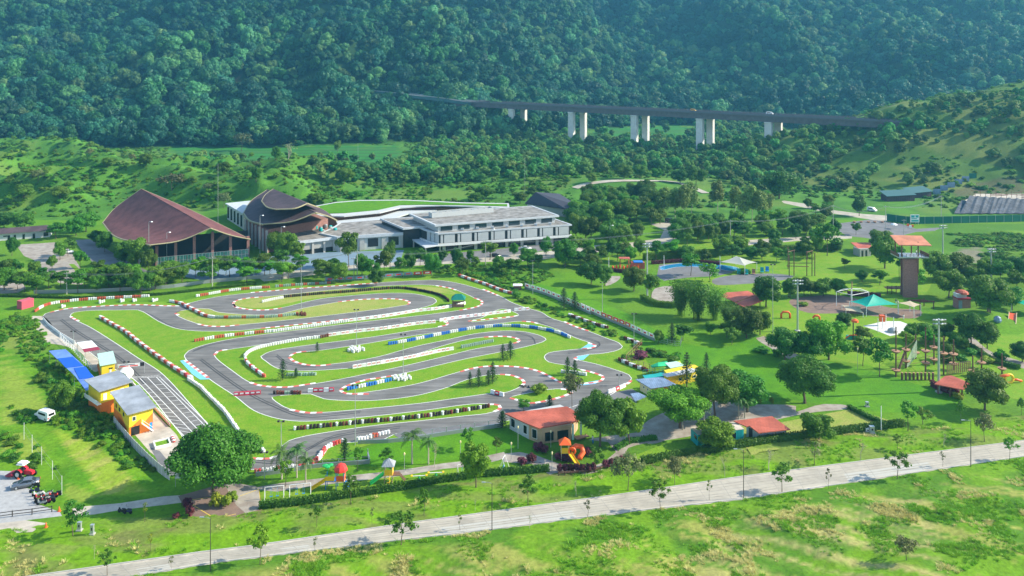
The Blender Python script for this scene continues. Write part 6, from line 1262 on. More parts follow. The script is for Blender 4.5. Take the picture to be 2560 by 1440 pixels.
# ================================================================== VIADUCT AND HIGHWAY
BA, BB = np.array([-33., 819.]), np.array([261., 573.]); bd = (BB - BA) / np.linalg.norm(BB - BA); bn = np.array([-bd[1], bd[0]]); ZD = 34.0
r = empty('viaduct', 'long dark motorway viaduct on tall pale paired piers crossing the valley', 'viaduct', (float(BA[0]), float(BA[1]), 0), math.atan2(bd[1], bd[0])); Lb = float(np.linalg.norm(BB - BA)) + 30
mb = MB()
for o in (-11.5, .5): mb.box(-30, o, ZD-.5, Lb, o+11, ZD); mb.box(-30, o+1.2, ZD-4.6, Lb, o+2.2, ZD-.5); mb.box(-30, o+8.8, ZD-4.6, Lb, o+9.8, ZD-.5); mb.box(-30, o+5, ZD-4.4, Lb, o+6, ZD-.5)
mb.build('deck', 'deck', r)
for o in (-11.5, -.6, .4, 11.3): mb = MB(); mb.box(-30, o, ZD, Lb, o+.25, ZD+.9); mb.build('parapet', 'roadfar', r)
for o in (-11.4, -.5, .5, 11.4):
    mb = MB(); n = int((Lb + 30) / 3)
    for i in range(n): mb.box(-30 + i*3, o, ZD+.9, -29.8 + i*3, o+.12, ZD+1.5)
    mb.box(-30, o, ZD+1.45, Lb, o+.12, ZD+1.58); mb.build('railing', 'deck', r)
for a in (1295, 1444.5, 1601, 1764, 1934.5):
    kx = (a - 1280) / F; t = (kx * 819 + 33) / (294 + 246 * kx); c = BA + (BB - BA) * t; s = float(np.linalg.norm(c - BA))
    for o in (-9.8, 9.0):
        w_ = c + bn * o; zb = H1(*w_) - 3; mb = MB(); mb.box(s-2.8, o-1.8, zb, s+2.8, o+1.8, ZD-5.4); mb.box(s-2.7, o-2.6, ZD-5.4, s+2.7, o+2.6, ZD-4.6); mb.build('pier', 'pier', r)
hp2 = crom([(-470,1010,62.0),(-395,980,60.),(-330,952,57.5),(-262,920,53.),(-190,890,47.),(-120,862,41.5),(-60,838,36.2),(-34,818,34.2)], False, 6)
hw = MB(); ribbon(hw, [p[:2] for p in hp2], 24, 0)
for i in range(len(hp2)):
    for j in (i, i + len(hp2)): hw.v[j] = (hw.v[j][0], hw.v[j][1], hp2[i][2])
n = len(hp2); o_ = len(hw.v); hw.v += [(x, y, z - 3) for x, y, z in hw.v[:2*n]]
for i in range(n - 1): hw.f += [(n+i, 3*n+i, 3*n+i+1, n+i+1), (i, i+1, 2*n+i+1, 2*n+i)]; hw.m += [1, 1]
struct(hw.build('highway', ['roadfar', 'green_roof']))
for off in (-11.5, 0, 11.5):
    g = MB()
    for i in range(n - 1):
        a, b = hp2[i], hp2[i+1]; dx, dy = b[0]-a[0], b[1]-a[1]; l = math.hypot(dx, dy); nx, ny = -dy/l*off, dx/l*off; g.quad((a[0]+nx, a[1]+ny, a[2]+.4), (b[0]+nx, b[1]+ny, b[2]+.4), (b[0]+nx, b[1]+ny, b[2]+1.1), (a[0]+nx, a[1]+ny, a[2]+1.1)); g.box(a[0]+nx-.08, a[1]+ny-.08, a[2]-.1, a[0]+nx+.08, a[1]+ny+.08, a[2]+1.1)
    struct(g.build('guard_rail', 'steel'))
# ================================================================== VEHICLES
def lift(mb, x, y, z, rz): mb.xf = Matrix.Translation((x, y, z)) @ Matrix.Rotation(rz, 4, 'Z')
def profile(mb, prof, w0, w1, mi=0):
    "side outline (x, z) extruded across, narrower at the top"
    zt = max(p[1] for p in prof); zb = min(p[1] for p in prof); k = lambda z: (w0 + (w1 - w0) * ((z - zb) / (zt - zb)) ** 2) / 2
    n = len(prof); vs = [(x, -k(z), z) for x, z in prof] + [(x, k(z), z) for x, z in prof]; fs = [(i, (i+1) % n, n+(i+1) % n, n+i) for i in range(n)] + [tuple(range(n))[::-1], tuple(range(n, 2*n))]
    return mb._add(vs, fs, mi)
def wheels(root, xs, y, r_, w=.22, rim='galv'):
    for x in xs:
        for s in (-1, 1):
            mb = MB(); mb.xf = Matrix.Translation((x, s*y, r_)) @ Matrix.Rotation(math.pi/2, 4, 'X'); mb.lathe([(r_*.6,-w/2),(r_,-w/2*.8),(r_,w/2*.8),(r_*.6,w/2)], (0,0,0), 14); o = mb.build('wheel', 'rubber', root)
            mb = MB(); mb.xf = Matrix.Translation((x, s*(y+.01), r_)) @ Matrix.Rotation(math.pi/2, 4, 'X'); mb.lathe([(r_*.58,-w/2-.01),(r_*.58,w/2+.01)], (0,0,0), 12); mb.build('rim', rim, o)
def car(name, label, loc, rz, m, kind='sedan'):
    r = empty(name, label, 'van' if kind == 'van' else 'car', loc, rz)
    if kind == 'sedan':
        mb = MB(); profile(mb, [(-2.2,.35),(-2.25,.7),(-2.1,.93),(-1.3,.98),(1.0,.96),(1.9,.82),(2.2,.62),(2.2,.33),(1.7,.22),(-1.8,.22)], 1.76, 1.62); mb.build('body', m, r, True)
        mb = MB(); profile(mb, [(-1.6,.94),(-1.0,1.36),(-.3,1.44),(.3,1.42),(1.15,.95)], 1.60, 1.18); c_ = mb.build('roof', m, r)
        mb = MB(); profile(mb, [(-1.40,.98),(-.95,1.31),(-.3,1.37),(.25,1.36),(.98,.98)], 1.625, 1.25); mb.box(-.38,-.85,.95,-.30,.85,1.35); mb.build('window', 'glassdark', r)
        mb = MB(); mb._add([(1.16,-.66,.965),(.40,-.56,1.41),(.40,.56,1.41),(1.16,.66,.965)], [(0,3,2,1)]); mb._add([(-1.62,-.66,.97),(-1.06,-.56,1.35),(-1.06,.56,1.35),(-1.62,.66,.97)], [(0,1,2,3)]); mb.build('windscreen', 'glassdark', r); wheels(r, (-1.35, 1.35), .78, .32)
    else:
        mb = MB(); profile(mb, [(-2.3,.35),(-2.35,1.2),(-2.25,1.9),(-1.9,2.0),(1.0,1.98),(1.55,1.35),(2.2,1.05),(2.35,.8),(2.35,.35),(1.8,.25),(-1.9,.25)], 1.78, 1.55); mb.build('body', m, r, False)
        mb = MB(); mb.box(-2.365,-.62,1.2,-2.345,.62,1.72); mb.build('rear_window', 'glassdark', r)
        mb = MB(); mb.box(-1.5,-.872,1.18,.9,-.845,1.62); mb.box(-1.5,.845,1.18,.9,.872,1.62); mb.build('window', 'glassdark', r); mb = MB(); mb._add([(1.06,-.62,1.93),(1.58,-.72,1.37),(1.58,.72,1.37),(1.06,.62,1.93)], [(0,1,2,3)]); mb.build('windscreen', 'glassdark', r); wheels(r, (-1.45, 1.45), .80, .34)
    for s in (-1, 1):
        x = 2.19 if kind == 'sedan' else 2.33; mb = MB(); mb.box(x, s*.6-.18, .6, x+.03, s*.6+.18, .76); mb.build('headlight', 'lamp', r); x = -2.27 if kind == 'sedan' else -2.39; mb = MB(); mb.box(x, s*.66-.14, .68, x+.06, s*.66+.14, .9); mb.build('tail_light', 'tail', r)
    return r
x, y = G(64, 1216); car('parked_car', 'silver grey saloon car parked on the gravel yard beside the tractor', (x, y, .01), math.radians(180+24), 'carsil')
x, y = G(112, 1048); car('parked_van', 'white van parked alone on the rough grass left of the pit buildings', (x, y, H1(x,y)+.05), math.radians(152), 'carwhite', 'van')
x, y = G(1315, 624); car('white_car', 'white car parked below the large white building', (x, y, .02), math.radians(-10), 'carwhite')
x, y = G(1675, 556); car('black_car', 'black car on the estate road under the tall feathery trees', (x, y, .02), math.radians(-20), 'carblack', 'van')
x, y = G(1238, 642); car('dark_car', 'dark car on the paving below the left part of the white building', (x, y, .02), math.radians(5), 'carblack')
x, y = G(168, 633); car('white_car', 'white car half under the trees of the car park', (x, y, .02), math.radians(8), 'carwhite')
x, y = G(2180, 528); car('white_van', 'white van at the road junction below the hill', (x, y, .02), math.radians(-60), 'carwhite', 'van')
def onbridge(a, off): kx = (a - 1280) / F; t = (kx * 819 + 33) / (294 + 246 * kx); c = BA + (BB - BA) * t + bn * off; return (float(c[0]), float(c[1]), ZD + .02)
v = car('white_van', 'white van driving across the right half of the viaduct', onbridge(1918, 5), math.atan2(bd[1], bd[0]), 'carwhite', 'van'); v.scale = (1.15, 1.1, 1.2)
mk('caryel', (.62,.33,.02), .4); v = car('yellow_truck', 'yellow vehicle driving over the middle of the viaduct', onbridge(1726, 5), math.atan2(bd[1], bd[0]), 'caryel', 'van')
v = car('white_car', 'small white car on the hillside highway left of the viaduct', (-186, 890, 46.7), math.atan2(-28, 70), 'carwhite'); v.scale = (1.1,) * 3
# tractor
x, y = G(62, 1192); r = empty('tractor', 'red tractor with a double white canopy on the grass by the gravel yard', 'tractor', (x, y, 0), math.radians(-10)); K = .95
mb = MB(); profile(mb, [(.1,.7),(.1,1.35),(1.0,1.42),(1.75,1.25),(1.85,.75),(1.2,.6)], .75, .62); mb.build('bonnet', 'trac', r); mb = MB(); mb.box(-1.1,-.35,.6,1.6,.35,.9); mb.build('chassis', 'dark_steel', r)
mb = MB()
for s in (-1, 1):
    for i in range(6): t0, t1 = math.pi*(.15+.7*i/6), math.pi*(.15+.7*(i+1)/6); mb.quad(*[( -.75+.88*math.cos(t), s*.5+q, .75+.88*math.sin(t)) for t, q in ((t0,-.05),(t1,-.05),(t1,s*.45),(t0,s*.45))])
mb.build('fender', 'trac', r); mb = MB(); mb.box(-.9,-.25,.95,-.4,.25,1.15); mb.box(-.95,-.25,1.1,-.85,.25,1.6); mb.build('seat', 'black', r)
for a, b in ((-1.0,-.55),(-1.0,.55),(.15,-.5),(.15,.5)): mb = MB(); mb.tube([(a,b,.9),(a*.95,b*.95,2.45)], .035, 5); mb.build('post', 'dark_steel', r)
mb = MB(); mb.box(-1.25,-.75,2.42,.45,.75,2.52,0,0,.08); mb.build('canopy', 'white', r); mb = MB(); mb.box(-1.15,-.6,2.68,.2,.6,2.78,0,0,.08); mb.build('canopy', 'white', r)
mb = MB(); mb.tube([(.2,0,1.35),(-.1,0,1.55)], .03, 5); mb.lathe([(.2,0),(.22,.03),(.2,.05)], (-.12,0,1.55), 10); mb.build('steering_wheel', 'black', r)
for s in (-1, 1):
    for x_, rr2, ww in ((-.75,.78,.42),(1.35,.48,.3)):
        mb = MB(); mb.xf = Matrix.Translation((x_, s*.78, rr2)) @ Matrix.Rotation(math.pi/2, 4, 'X'); mb.lathe([(rr2*.55,-ww/2),(rr2,-ww/2*.8),(rr2,ww/2*.8),(rr2*.55,ww/2)], (0,0,0), 16); o = mb.build('wheel', 'rubber', r); mb = MB(); mb.xf = Matrix.Translation((x_, s*.8, rr2)) @ Matrix.Rotation(math.pi/2, 4, 'X'); mb.lathe([(rr2*.5,-ww/2-.02),(rr2*.5,ww/2+.02)], (0,0,0), 12); mb.build('rim', 'galv', o)
mb = MB(); mb.box(-3.3,-1.0,.25,-1.9,1.0,.45); mb.tube([(-1.1,0,.6),(-2.0,0,.45)], .08, 5); mb.box(-2.6,-.9,.45,-2.2,.9,.7); mb.build('mower_deck', 'maroon', r); r.scale = (1.0,) * 3
# motorcycles
def moto(label, px, py, rz, m):
    x, y = G(px, py); r = empty('motorcycle', label, 'motorcycle', (x, y, .01), rz, 'motorcycles parked at the edge of the gravel yard')
    for wx in (-.62, .62): mb = MB(); mb.xf = Matrix.Translation((wx, 0, .3)) @ Matrix.Rotation(math.pi/2, 4, 'X'); mb.lathe([(.2,-.05),(.3,-.05),(.3,.05),(.2,.05)], (0,0,0), 12); mb.build('wheel', 'rubber', r)
    mb = MB(); profile(mb, [(-.85,.55),(-.8,.78),(-.2,.72),(.1,.5),(.45,.62),(.52,.95),(.62,.9),(.6,.45),(.2,.28),(-.5,.32)], .26, .2); mb.build('body', m, r); mb = MB(); mb.box(-.8,-.13,.76,-.05,.13,.86); mb.build('seat', 'black', r)
    mb = MB(); mb.tube([(.5,-.32,1.05),(.52,0,.98),(.5,.32,1.05)], .02, 5); mb.tube([(.62,0,.3),(.5,0,1.0)], .035, 5); mb.build('handlebar', 'galv', r)
    mb = MB(); mb.tube([(.45,-.32,1.05),(.4,-.38,1.22)], .015, 4); mb.lathe([(.02,0),(.05,.02),(.05,.06)], (.4,-.38,1.2), 6); mb.build('mirror', 'black', r)
for i, (px, py, c) in enumerate(((88,1218,'black'),(86,1232,'navy'),(94,1240,'white'),(98,1248,'red'),(100,1256,'black'),(104,1262,'steel'),(112,1252,'white'),(114,1258,'maroon'),(122,1250,'navy'),(126,1256,'black'),(118,1240,'white'),(132,1244,'red'),(140,1240,'black'))): moto(('grey' if c == 'steel' else c) + f' motorcycle in the parked cluster by the gravel yard, {ordn(i+1)} from the back', px, py, math.radians(175 + (i * 37) % 25), c)
moto('dark motorcycle parked alone, left one on the grass before the gravel path', 305, 1283, math.radians(160), 'black'); moto('dark motorcycle parked alone, right one on the grass before the gravel path', 318, 1284, math.radians(170), 'navy')
# ================================================================== POLES, MASTS, WIRES
def pole(px, py, hpx, label, kind, group=None, arm=1.5, rz=0):
    X, Y, Z = GT(px, py); h = hpx / SC(Y); nm = {'mast': 'floodlight_mast', 'thin': 'light_pole', 'road': 'street_lamp', 'globe': 'garden_lamp', 'util': 'utility_pole', 'post': 'post', 'curve': 'street_lamp', 'flag': 'radio_mast'}[kind]
    r = empty(nm, label, {'util': 'utility pole', 'post': 'post', 'flag': 'mast'}.get(kind, 'lamp'), (X, Y, Z), rz, group)
    rad = {'mast': .32, 'thin': .09, 'road': .075, 'globe': .06, 'util': .16, 'post': .12, 'curve': .11, 'flag': .08}[kind]
    mb = MB(); mb.tube([(0,0,-.1),(0,0,h*.5),(0,0,h)], [rad, rad*.8, rad*.6], 8); mb.build('pole', {'road': 'dark_steel', 'util': 'conc', 'post': 'white', 'mast': 'galv'}.get(kind, 'galv'), r)
    if kind == 'mast':
        for k in range(2):
            mb = MB(); mb.box(-1.5,-.06,h-.4-k*.9,1.5,.06,h-.3-k*.9); mb.build('crossbar', 'steel', r)
            for i in range(5): mb = MB(); x = -1.3+i*.65; mb.xf = Matrix.Translation((x,-.25,h-.3-k*.9)) @ Matrix.Rotation(.7, 4, 'X'); mb.box(-.22,-.12,-.2,.22,.14,.22); mb.build('floodlight', 'lamp' if i % 2 else 'steel', r)
        mb = MB(); mb.lathe([(.8,0),(.8,.15),(.5,.2)], (0,0,0), 10); mb.build('base', 'conc', r)
    elif kind == 'thin':
        mb = MB(); mb.box(-.6,-.05,h-.12,.6,.05,h-.04); mb.build('crossbar', 'steel', r)
        for x in (-.5, .5): mb = MB(); mb.box(x-.2,-.3,h-.15,x+.2,.1,h+.15); mb.build('floodlight', 'dark_steel', r)
    elif kind == 'road': 
        mb = MB(); mb.tube([(0,0,h-.05),(-.5,.1,h+.1),(-1.1,.2,h+.1)], .035, 5); mb.build('arm', 'steel', r); mb = MB(); mb.box(-1.7,.1,h+.04,-1.05,.3,h+.14); mb.build('lamp_head', 'galv', r)
    elif kind == 'curve':
        mb = MB(); mb.tube([(0,0,h-.1),(.2,0,h+.25),(.9,0,h+.3)], .06, 5); mb.build('arm', 'galv', r); mb = MB(); mb.lathe([(.1,0),(.42,.05),(.3,.25),(.1,.35)], (1.1,0,h+.05), 8); mb.build('lamp_head', 'lamp', r)
    elif kind == 'globe': mb = MB(); mb.lathe([(.06,0),(.14,.06),(.17,.35),(.10,.5),(.02,.55)], (0,0,h-.3), 8); mb.build('lantern', 'wall_cream', r)
    elif kind == 'util': 
        mb = MB(); mb.box(-1.0,-.08,h-.6,1.0,.08,h-.45); mb.build('crossarm', 'conc', r)
        for x in (-.9,0,.9): mb = MB(); mb.lathe([(.05,0),(.08,.1),(.05,.22)], (x,0,h-.45), 6); mb.build('insulator', 'brick', r)
    return r, (X, Y, Z + h)
for i, (a, b, h) in enumerate(((526,1428,131),(1230,1326,117),(1859,1247,121),(2427,1168,114))): pole(a, b, h, f'dark slender street lamp on the meadow side of the concrete road, {ordn(i+1)} from the left', 'road', 'street lamps along the concrete road')
for a, b, h, l in ((1994,828,128,'tall grey floodlight mast on the lawn left of the rope course'),(2347,982,184,'tallest floodlight mast beside the park shelter'),(2357,642,80,'floodlight mast behind the climbing tower'),(2478,700,78,'floodlight mast on the rough slope at the far right'),(1618,745,137,'floodlight mast by the trees in front of the pool')): pole(a, b, h, l, 'mast')
ml = [(753,785,122),(891,870,96),(1008,942,106),(888,1115,150),(703,1120,66),(1548,964,26),(317,945,40),(184,868,40),(661,1200,68),(1332,736,84),(1506,793,86),(1585,868,84),(1932,854,192),(562,1010,0),(858,980,0)]
for i, (a, b, h) in enumerate(sorted(q for q in ml if q[2])): pole(a, b, h, f'slim metal light pole around the circuit, {ordn(i+1)} from the left', 'thin', 'light poles round the circuit')
for a, b, h, l in ((372,668,112,'curved street lamp standing in front of the big hall roof, left one'),(417,660,78,'curved street lamp in front of the big hall, right one'),(650,640,100,'curved street lamp in front of the second hall wall'),(703,650,82,'curved street lamp at the left wing of the complex'),(1228,650,76,'street lamp before the large white building'),(1525,615,50,'curved street lamp left of the pool')): pole(a, b, h, l, 'curve')
for a, b, h, l in ((1278,1150,42,'garden lamp left of the red playhouse'),(1380,1182,48,'garden lamp in front of the red playhouse'),(1295,1122,54,'tall garden lamp on the lawn left of the red roofed house'),(1377,1120,40,'garden lamp against the tan wall of the red roofed house'),(1011,1181,46,'garden lamp left of the two palms'),(1151,1150,46,'garden lamp by the small paved bay'),(1563,1112,34,'thin garden lamp under the big garden trees'),(2144,932,60,'white lamp pole left of the feathery tree')): pole(a, b, h, l, 'globe')
tops = []
for a, b, h, l in ((167,736,56,'concrete utility pole by the car parks'),(531,722,80,'concrete utility pole behind the top straight'),(885,694,50,'left pole of the twin utility poles before the complex'),(893,697,70,'right pole of the twin utility poles before the complex'),(1214,668,66,'concrete utility pole left of the white building paving'),(1826,622,72,'concrete utility pole beside the estate road'),(2083,592,80,'utility pole left of the road junction'),(2214,584,70,'utility pole in the middle of the road junction'),(2353,548,60,'utility pole at the green fence'),(2260,592,44,'short utility pole behind the climbing tower roof')): tops.append(pole(a, b, h, l, 'util')[1])
for a, b, h, l in ((1522,668,24,'white post left of the pool playground'),(1660,665,26,'white post at the near pool edge'),(1732,648,24,'white post at the far pool edge'),(1800,666,26,'white post left of the grey sail')): pole(a, b, h, l, 'post')
pole(545,600,190,'thin tall radio mast between the two curved halls','flag'); pole(1312,500,106,'thin mast on the rough grass behind the white building','flag'); pole(895,432,72,'dark pole standing at the paddy edge','flag')
pole(2203,1076,60,'square dark metal column behind the hedge at the verge','post')
def wire(label, pts):
    r = []; mb = MB()
    for a, b in zip(pts[:-1], pts[1:]):
        for o in (-.9, 0, .9):
            P = [(a[0]+(b[0]-a[0])*t+o*.3, a[1]+(b[1]-a[1])*t+o, a[2]-.4+(b[2]-a[2])*t-2.4*4*t*(1-t)) for t in [i/10 for i in range(11)]]; mb.tube(P, .035, 3)
    tag(mb.build('power_line', 'steel'), label, 'power line')
wire('power lines sagging between the poles behind the top straight', [tops[0], tops[1], tops[3], tops[4]]); wire('power lines sagging across the estate from the white building to the green fence', [tops[4], tops[5], tops[6], tops[7], tops[8]])
# ================================================================== FENCES, WALLS
def fence(label, pts, hpx, sp, pm, fill, fm, kind='fence', ads=None, h=None):
    P = [GT(*p) for p in pts]; Q_, L_ = resample([p[:2] for p in P], sp); s = SC(P[0][1]); hh = h or hpx / s; r = empty('fence' if kind == 'fence' else 'wall', label, kind, (Q_[0][0], Q_[0][1], 0)); org = r.location
    fl = MB(); zs = [H1(*q) for q in Q_]
    for i, q in enumerate(Q_):
        ph = .03 if fill == 'wire' else .06
        if i < 95: mb = MB(); mb.box(q[0]-ph, q[1]-ph, zs[i]-.1, q[0]+ph, q[1]+ph, zs[i]+hh+.05); mb.build('post', pm, r, origin=org)
        if i:
            a, b = Q_[i-1], q; dx, dy = b[0]-a[0], b[1]-a[1]; l = math.hypot(dx, dy); fl.xf = Matrix.Translation((a[0], a[1], zs[i-1])) @ Matrix.Rotation(math.atan2(dy, dx), 4, 'Z')
            if fill == 'solid': fl.box(.04,-.04,0,l-.04,.04,hh)
            elif fill == 'mesh':
                for z in (.1, hh*.5, hh-.05): fl.box(0,-.025,z,l,.025,z+.05)
                for k in range(int(l/.45)): fl.box(k*.45,-.012,.1,k*.45+.025,.012,hh)
            elif fill == 'low': fl.box(0,-.12,0,l,.12,.75); fl.box(0,-.02,hh-.05,l,.02,hh)
            elif fill == 'wire': fl.box(0,-.01,hh-.3,l,.01,hh-.27); fl.box(0,-.01,hh*.5,l,.01,hh*.5+.03)
            elif fill == 'rail': 
                for z in (.4, hh-.1): fl.box(0,-.04,z,l,.04,z+.1)
            if ads: 
                pn = ads(i)
                if pn: mb = MB(); mb.xf = fl.xf; mb.box(.25,-.09,hh*.35,l-.25,-.05,hh*1.0); o = mb.build('advert_board', pn, r, origin=org); mb = MB(); mb.xf = fl.xf; mb.box(.25+l*.2,-.10,hh*.55,l-.25-l*.2,-.09,hh*.80); mb.build('print', 'p_red' if pn != 'red' else 'white', o, origin=org)
    fl.xf = None; fl.build('infill', fm, r, origin=org); return r
_b = MB.build
fence('pale concrete panel fence running down the left side of the pit area', [(285,1062),(300,1082),(330,1116),(370,1158),(400,1184),(430,1206)], 20, 1.4, 'white_dirty', 'solid', 'conc')
fence('white post fence between the sand yard and the pit straight', [(150,848),(185,880),(206,905),(232,930)], 14, 1.6, 'white', 'rail', 'white')
fence('pink and white low wall between pit apron and start grid', [(322,950),(345,978),(372,1008),(400,1040),(428,1072)], 7, 1.0, 'kred', 'solid', 'kwhite', h=.6)
fence('white guard wall along the top left hairpin', [(108,800),(120,815),(150,838),(190,862)], 7, 1.5, 'white', 'solid', 'white', h=.8)
fence('fence with advert boards down the right side of the circuit, upper part', [(1312,722),(1360,736),(1420,760),(1480,788)], 14, 2.6, 'steel', 'low', 'steel', ads=lambda i: 'white')
fence('fence with advert boards down the right side of the circuit, lower part', [(1452,772),(1500,794),(1560,818),(1620,846),(1648,858)], 14, 2.6, 'steel', 'low', 'steel', ads=lambda i: 'red' if 5 <= i % 16 <= 9 else 'white')
fence('fence with blue and red advert boards behind the top straight', [(812,706),(900,702),(980,696),(1060,690),(1100,688)], 12, 3.4, 'steel', 'mesh', 'steel', ads=lambda i: 'red' if i > 9 else 'roof_blue')
fence('long blue grey wall between the complex and the verge', [(85,735),(240,732),(420,722),(515,708),(640,698),(740,690),(880,680)], 9, 4.0, 'steel', 'solid', 'steel', 'wall')
fence('dark based mesh fence along the lower edge of the circuit, right part', [(895,1112),(980,1108),(1050,1100),(1160,1082),(1258,1068)], 20, 3, 'galv', 'low', 'steel')
fence('dark based mesh fence along the lower edge of the circuit, left part', [(640,1192),(700,1184),(780,1172),(860,1164),(924,1160),(916,1125)], 18, 3, 'galv', 'low', 'steel')
fence('rusty railed fence at the far right corner of the circuit', [(1605,862),(1580,888),(1562,905),(1600,918),(1640,932)], 14, 1.8, 'wood_l', 'mesh', 'wood_l')
fence('thin mesh fence running back from the far corner', [(1650,858),(1700,868),(1705,850)], 12, 2.2, 'galv', 'mesh', 'galv')
fence('row of white poles and wire left of the pit field', [(60,1100),(92,1150),(128,1195),(162,1252)], 40, 7, 'white', 'wire', 'steel', h=3.4)
fence('low dark rail barrier at the front of the gravel yard', [(-20,1302),(40,1292),(80,1290),(140,1279)], 14, 3.0, 'dark_steel', 'rail', 'dark_steel', h=1.0)
fence('wooden edged fence round the curved flower bed', [(1396,1190),(1450,1188),(1500,1180),(1540,1162)], 8, 1.2, 'wood', 'rail', 'wood', h=.7)
r = fence('tall dark green construction fence with pale posts along the hill road', [(2217,552),(2245,556),(2275,560),(2300,560),(2400,558),(2560,554),(2760,549)], 18, 4.4, 'galv', 'solid', 'green_pan', h=3.3)
r = rootat('billboard', 'blue and white billboard at the bend of the green fence', 'billboard', 2285, 562); P = [G(2276,562), G(2296,562)]; mb = MB(); facebox(mb, P[0], P[1], 0, 1.1, 1.2, 4.8, .15, .05); b_ = mb.build('panel', 'white', r, origin=r.location)
mb = MB()
for u0, u1, z0, z1 in ((.08,.5,3.4,4.5),(.62,1.0,3.4,4.5),(.1,.8,2.7,3.1),(.1,1.0,1.5,2.3)): facebox(mb, P[0], P[1], u0, u1, z0, z1, .17, -.15)
mb.build('print', 'teal', r, origin=r.location); mb = MB()
for q in P: mb.tube([(q[0], q[1]+.1, 0), (q[0], q[1]+.1, 4.6)], .1, 6)
mb.build('post', 'galv', r, origin=r.location)
# hillside site: tarpaulins, platform, green roofed sheds
def XY(px, Y): return ((px-1280)*Y/F, Y)
r = empty('retaining_tarpaulins', 'grey tarpaulins draped down the cut slope behind the green fence', 'tarpaulin', (*XY(2470, 402), 0)); mb = MB(); N_ = 40; top_ = []; bot_ = []
for i in range(N_ + 1):
    u = i / N_; px = 2385 + 300*u; f = .5*math.sin(i*1.9) + .35*math.sin(i*4.1); top_.append((*XY(px + 18*(1-u), 414 + f*.3), 7.0 - 3.4*u - (2.6 if u < .06 else 0) + .3*math.sin(i*2.3))); bot_.append((*XY(px, 399 + f), .5))
for i in range(N_): mb.quad(bot_[i], bot_[i+1], top_[i+1], top_[i])
mb.build('sheet', 'tarp', r, origin=r.location)
mb = MB(); mb.prism([XY(2405,414), XY(2700,414), XY(2700,440), XY(2440,440)], 0, 3.4); mb.build('earth_platform', 'sand', r, origin=r.location)
r = empty('scaffold', 'rusty steel beams and timber lying on top of the cut slope', 'construction frame', (*XY(2470, 424), 0)); mb = MB(); rq = random.Random(3)
for i in range(20): x0, y0 = XY(2425 + rq.uniform(0, 210), 418 + rq.uniform(0, 14)); a = rq.uniform(-.3, .3); l = rq.uniform(4, 12); z = 3.6 + rq.uniform(0, 3.2); mb.tube([(x0, y0, z), (x0 + l*math.cos(a), y0 + l*math.sin(a), z + rq.uniform(-.3, .3))], .16, 4)
for i in range(16): x0, y0 = XY(2425 + i*13, 420 + (i % 3)*4); mb.tube([(x0, y0, 3.3), (x0, y0, 6.8)], .12, 4)
mb.build('beam', 'wood', r, origin=r.location)
for i, (px, Y_, w_, lab) in enumerate(((2252,436,17,'green roofed site shed left of a stepped pair beside the road junction'),(2304,447,14,'green roofed site shed stepping up the slope'))):
    x0, y0 = XY(px, Y_); z0 = H1(x0, y0); r = empty('site_shed', lab, 'shed', (x0, y0, z0), .1 + .15*i); mb = MB(); mb.box(-w_/2+.5, 0, -1, w_/2-.5, 6, 3.2); mb.build('wall', 'roof_brown', r); mb = MB(); mb._add([(-w_/2,-1,3.0),(w_/2,-1,3.6),(w_/2,7,5.4),(-w_/2,7,4.8),(-w_/2,-1,2.8),(w_/2,-1,3.4),(w_/2,7,5.2),(-w_/2,7,4.6)], [(0,1,2,3),(7,6,5,4),(4,5,1,0),(5,6,2,1),(6,7,3,2),(7,4,0,3)]); mb.build('roof', 'green_roof', r)
for i in range(6):
    x0, y0, z0 = GT(2342 + i*18, 486 - i*8); mb = MB(); mb.box(-2.2,-.1,0,2.2,.1,3.0); o = mb.build('hoarding', 'roof_blue' if i < 5 else 'green_pan'); o.location = (x0, y0, z0); tag(o, f'panel of the stepped site hoarding climbing the hill, {ordn(i+1)} from the left', 'hoarding', 'stepped hoarding panels on the hill')
# ================================================================== PARK
r = rootat('climbing_tower', 'tall brown brick climbing tower with an orange roof and railed platform', 'tower', 2275, 742); x, y = G(2277, 744); s_ = 13.0
def tbx(nm, m, *a, **k): mb = MB(); mb.xf = Matrix.Translation((x, y, 0)); [mb.box(*q) for q in a]; return mb.build(nm, m, r, origin=r.location)
tbx('climbing_wall', 'brick', (-2.1,0,0,1.6,1.2,12.4)); tbx('side_wall', 'brick', (1.6,.2,0,2.4,3.2,13.2), (-1.8,3,0,2.2,3.2,13.2))
tbx('platform', 'galv', (-4.6,-1.4,13.1,5.2,4.2,13.5)); tbx('railing', 'wood', (-4.6,-1.4,14.4,5.2,-1.3,14.5), (-4.6,-1.4,14.0,5.2,-1.35,14.06), (-4.6,-1.4,13.5,-4.5,4.2,14.5), (5.1,-1.4,13.5,5.2,4.2,14.5), *[(-4.6+i*1.22,-1.4,13.5,-4.5+i*1.22,-1.3,14.5) for i in range(9)])
for a, b in ((-3.4,-.8),(1.9,-.8),(-3.4,3.6),(1.9,3.6)): tbx('column', 'wood', (a,b,13.0 if a < 0 else 8.0,a+.3,b+.3,18.2))
mb = MB(); mb.xf = Matrix.Translation((x, y, 0)); mb._add([(-5.4,-3.0,17.8),(5.2,-3.0,17.6),(6.0,5.0,19.0),(-4.4,5.0,19.2),(-5.4,-3.0,17.55),(5.2,-3.0,17.35),(6.0,5.0,18.75),(-4.4,5.0,18.95)], [(0,1,2,3),(7,6,5,4),(4,5,1,0),(5,6,2,1),(6,7,3,2),(7,4,0,3)]); mb.build('roof', 'roof_orange', r, origin=r.location)
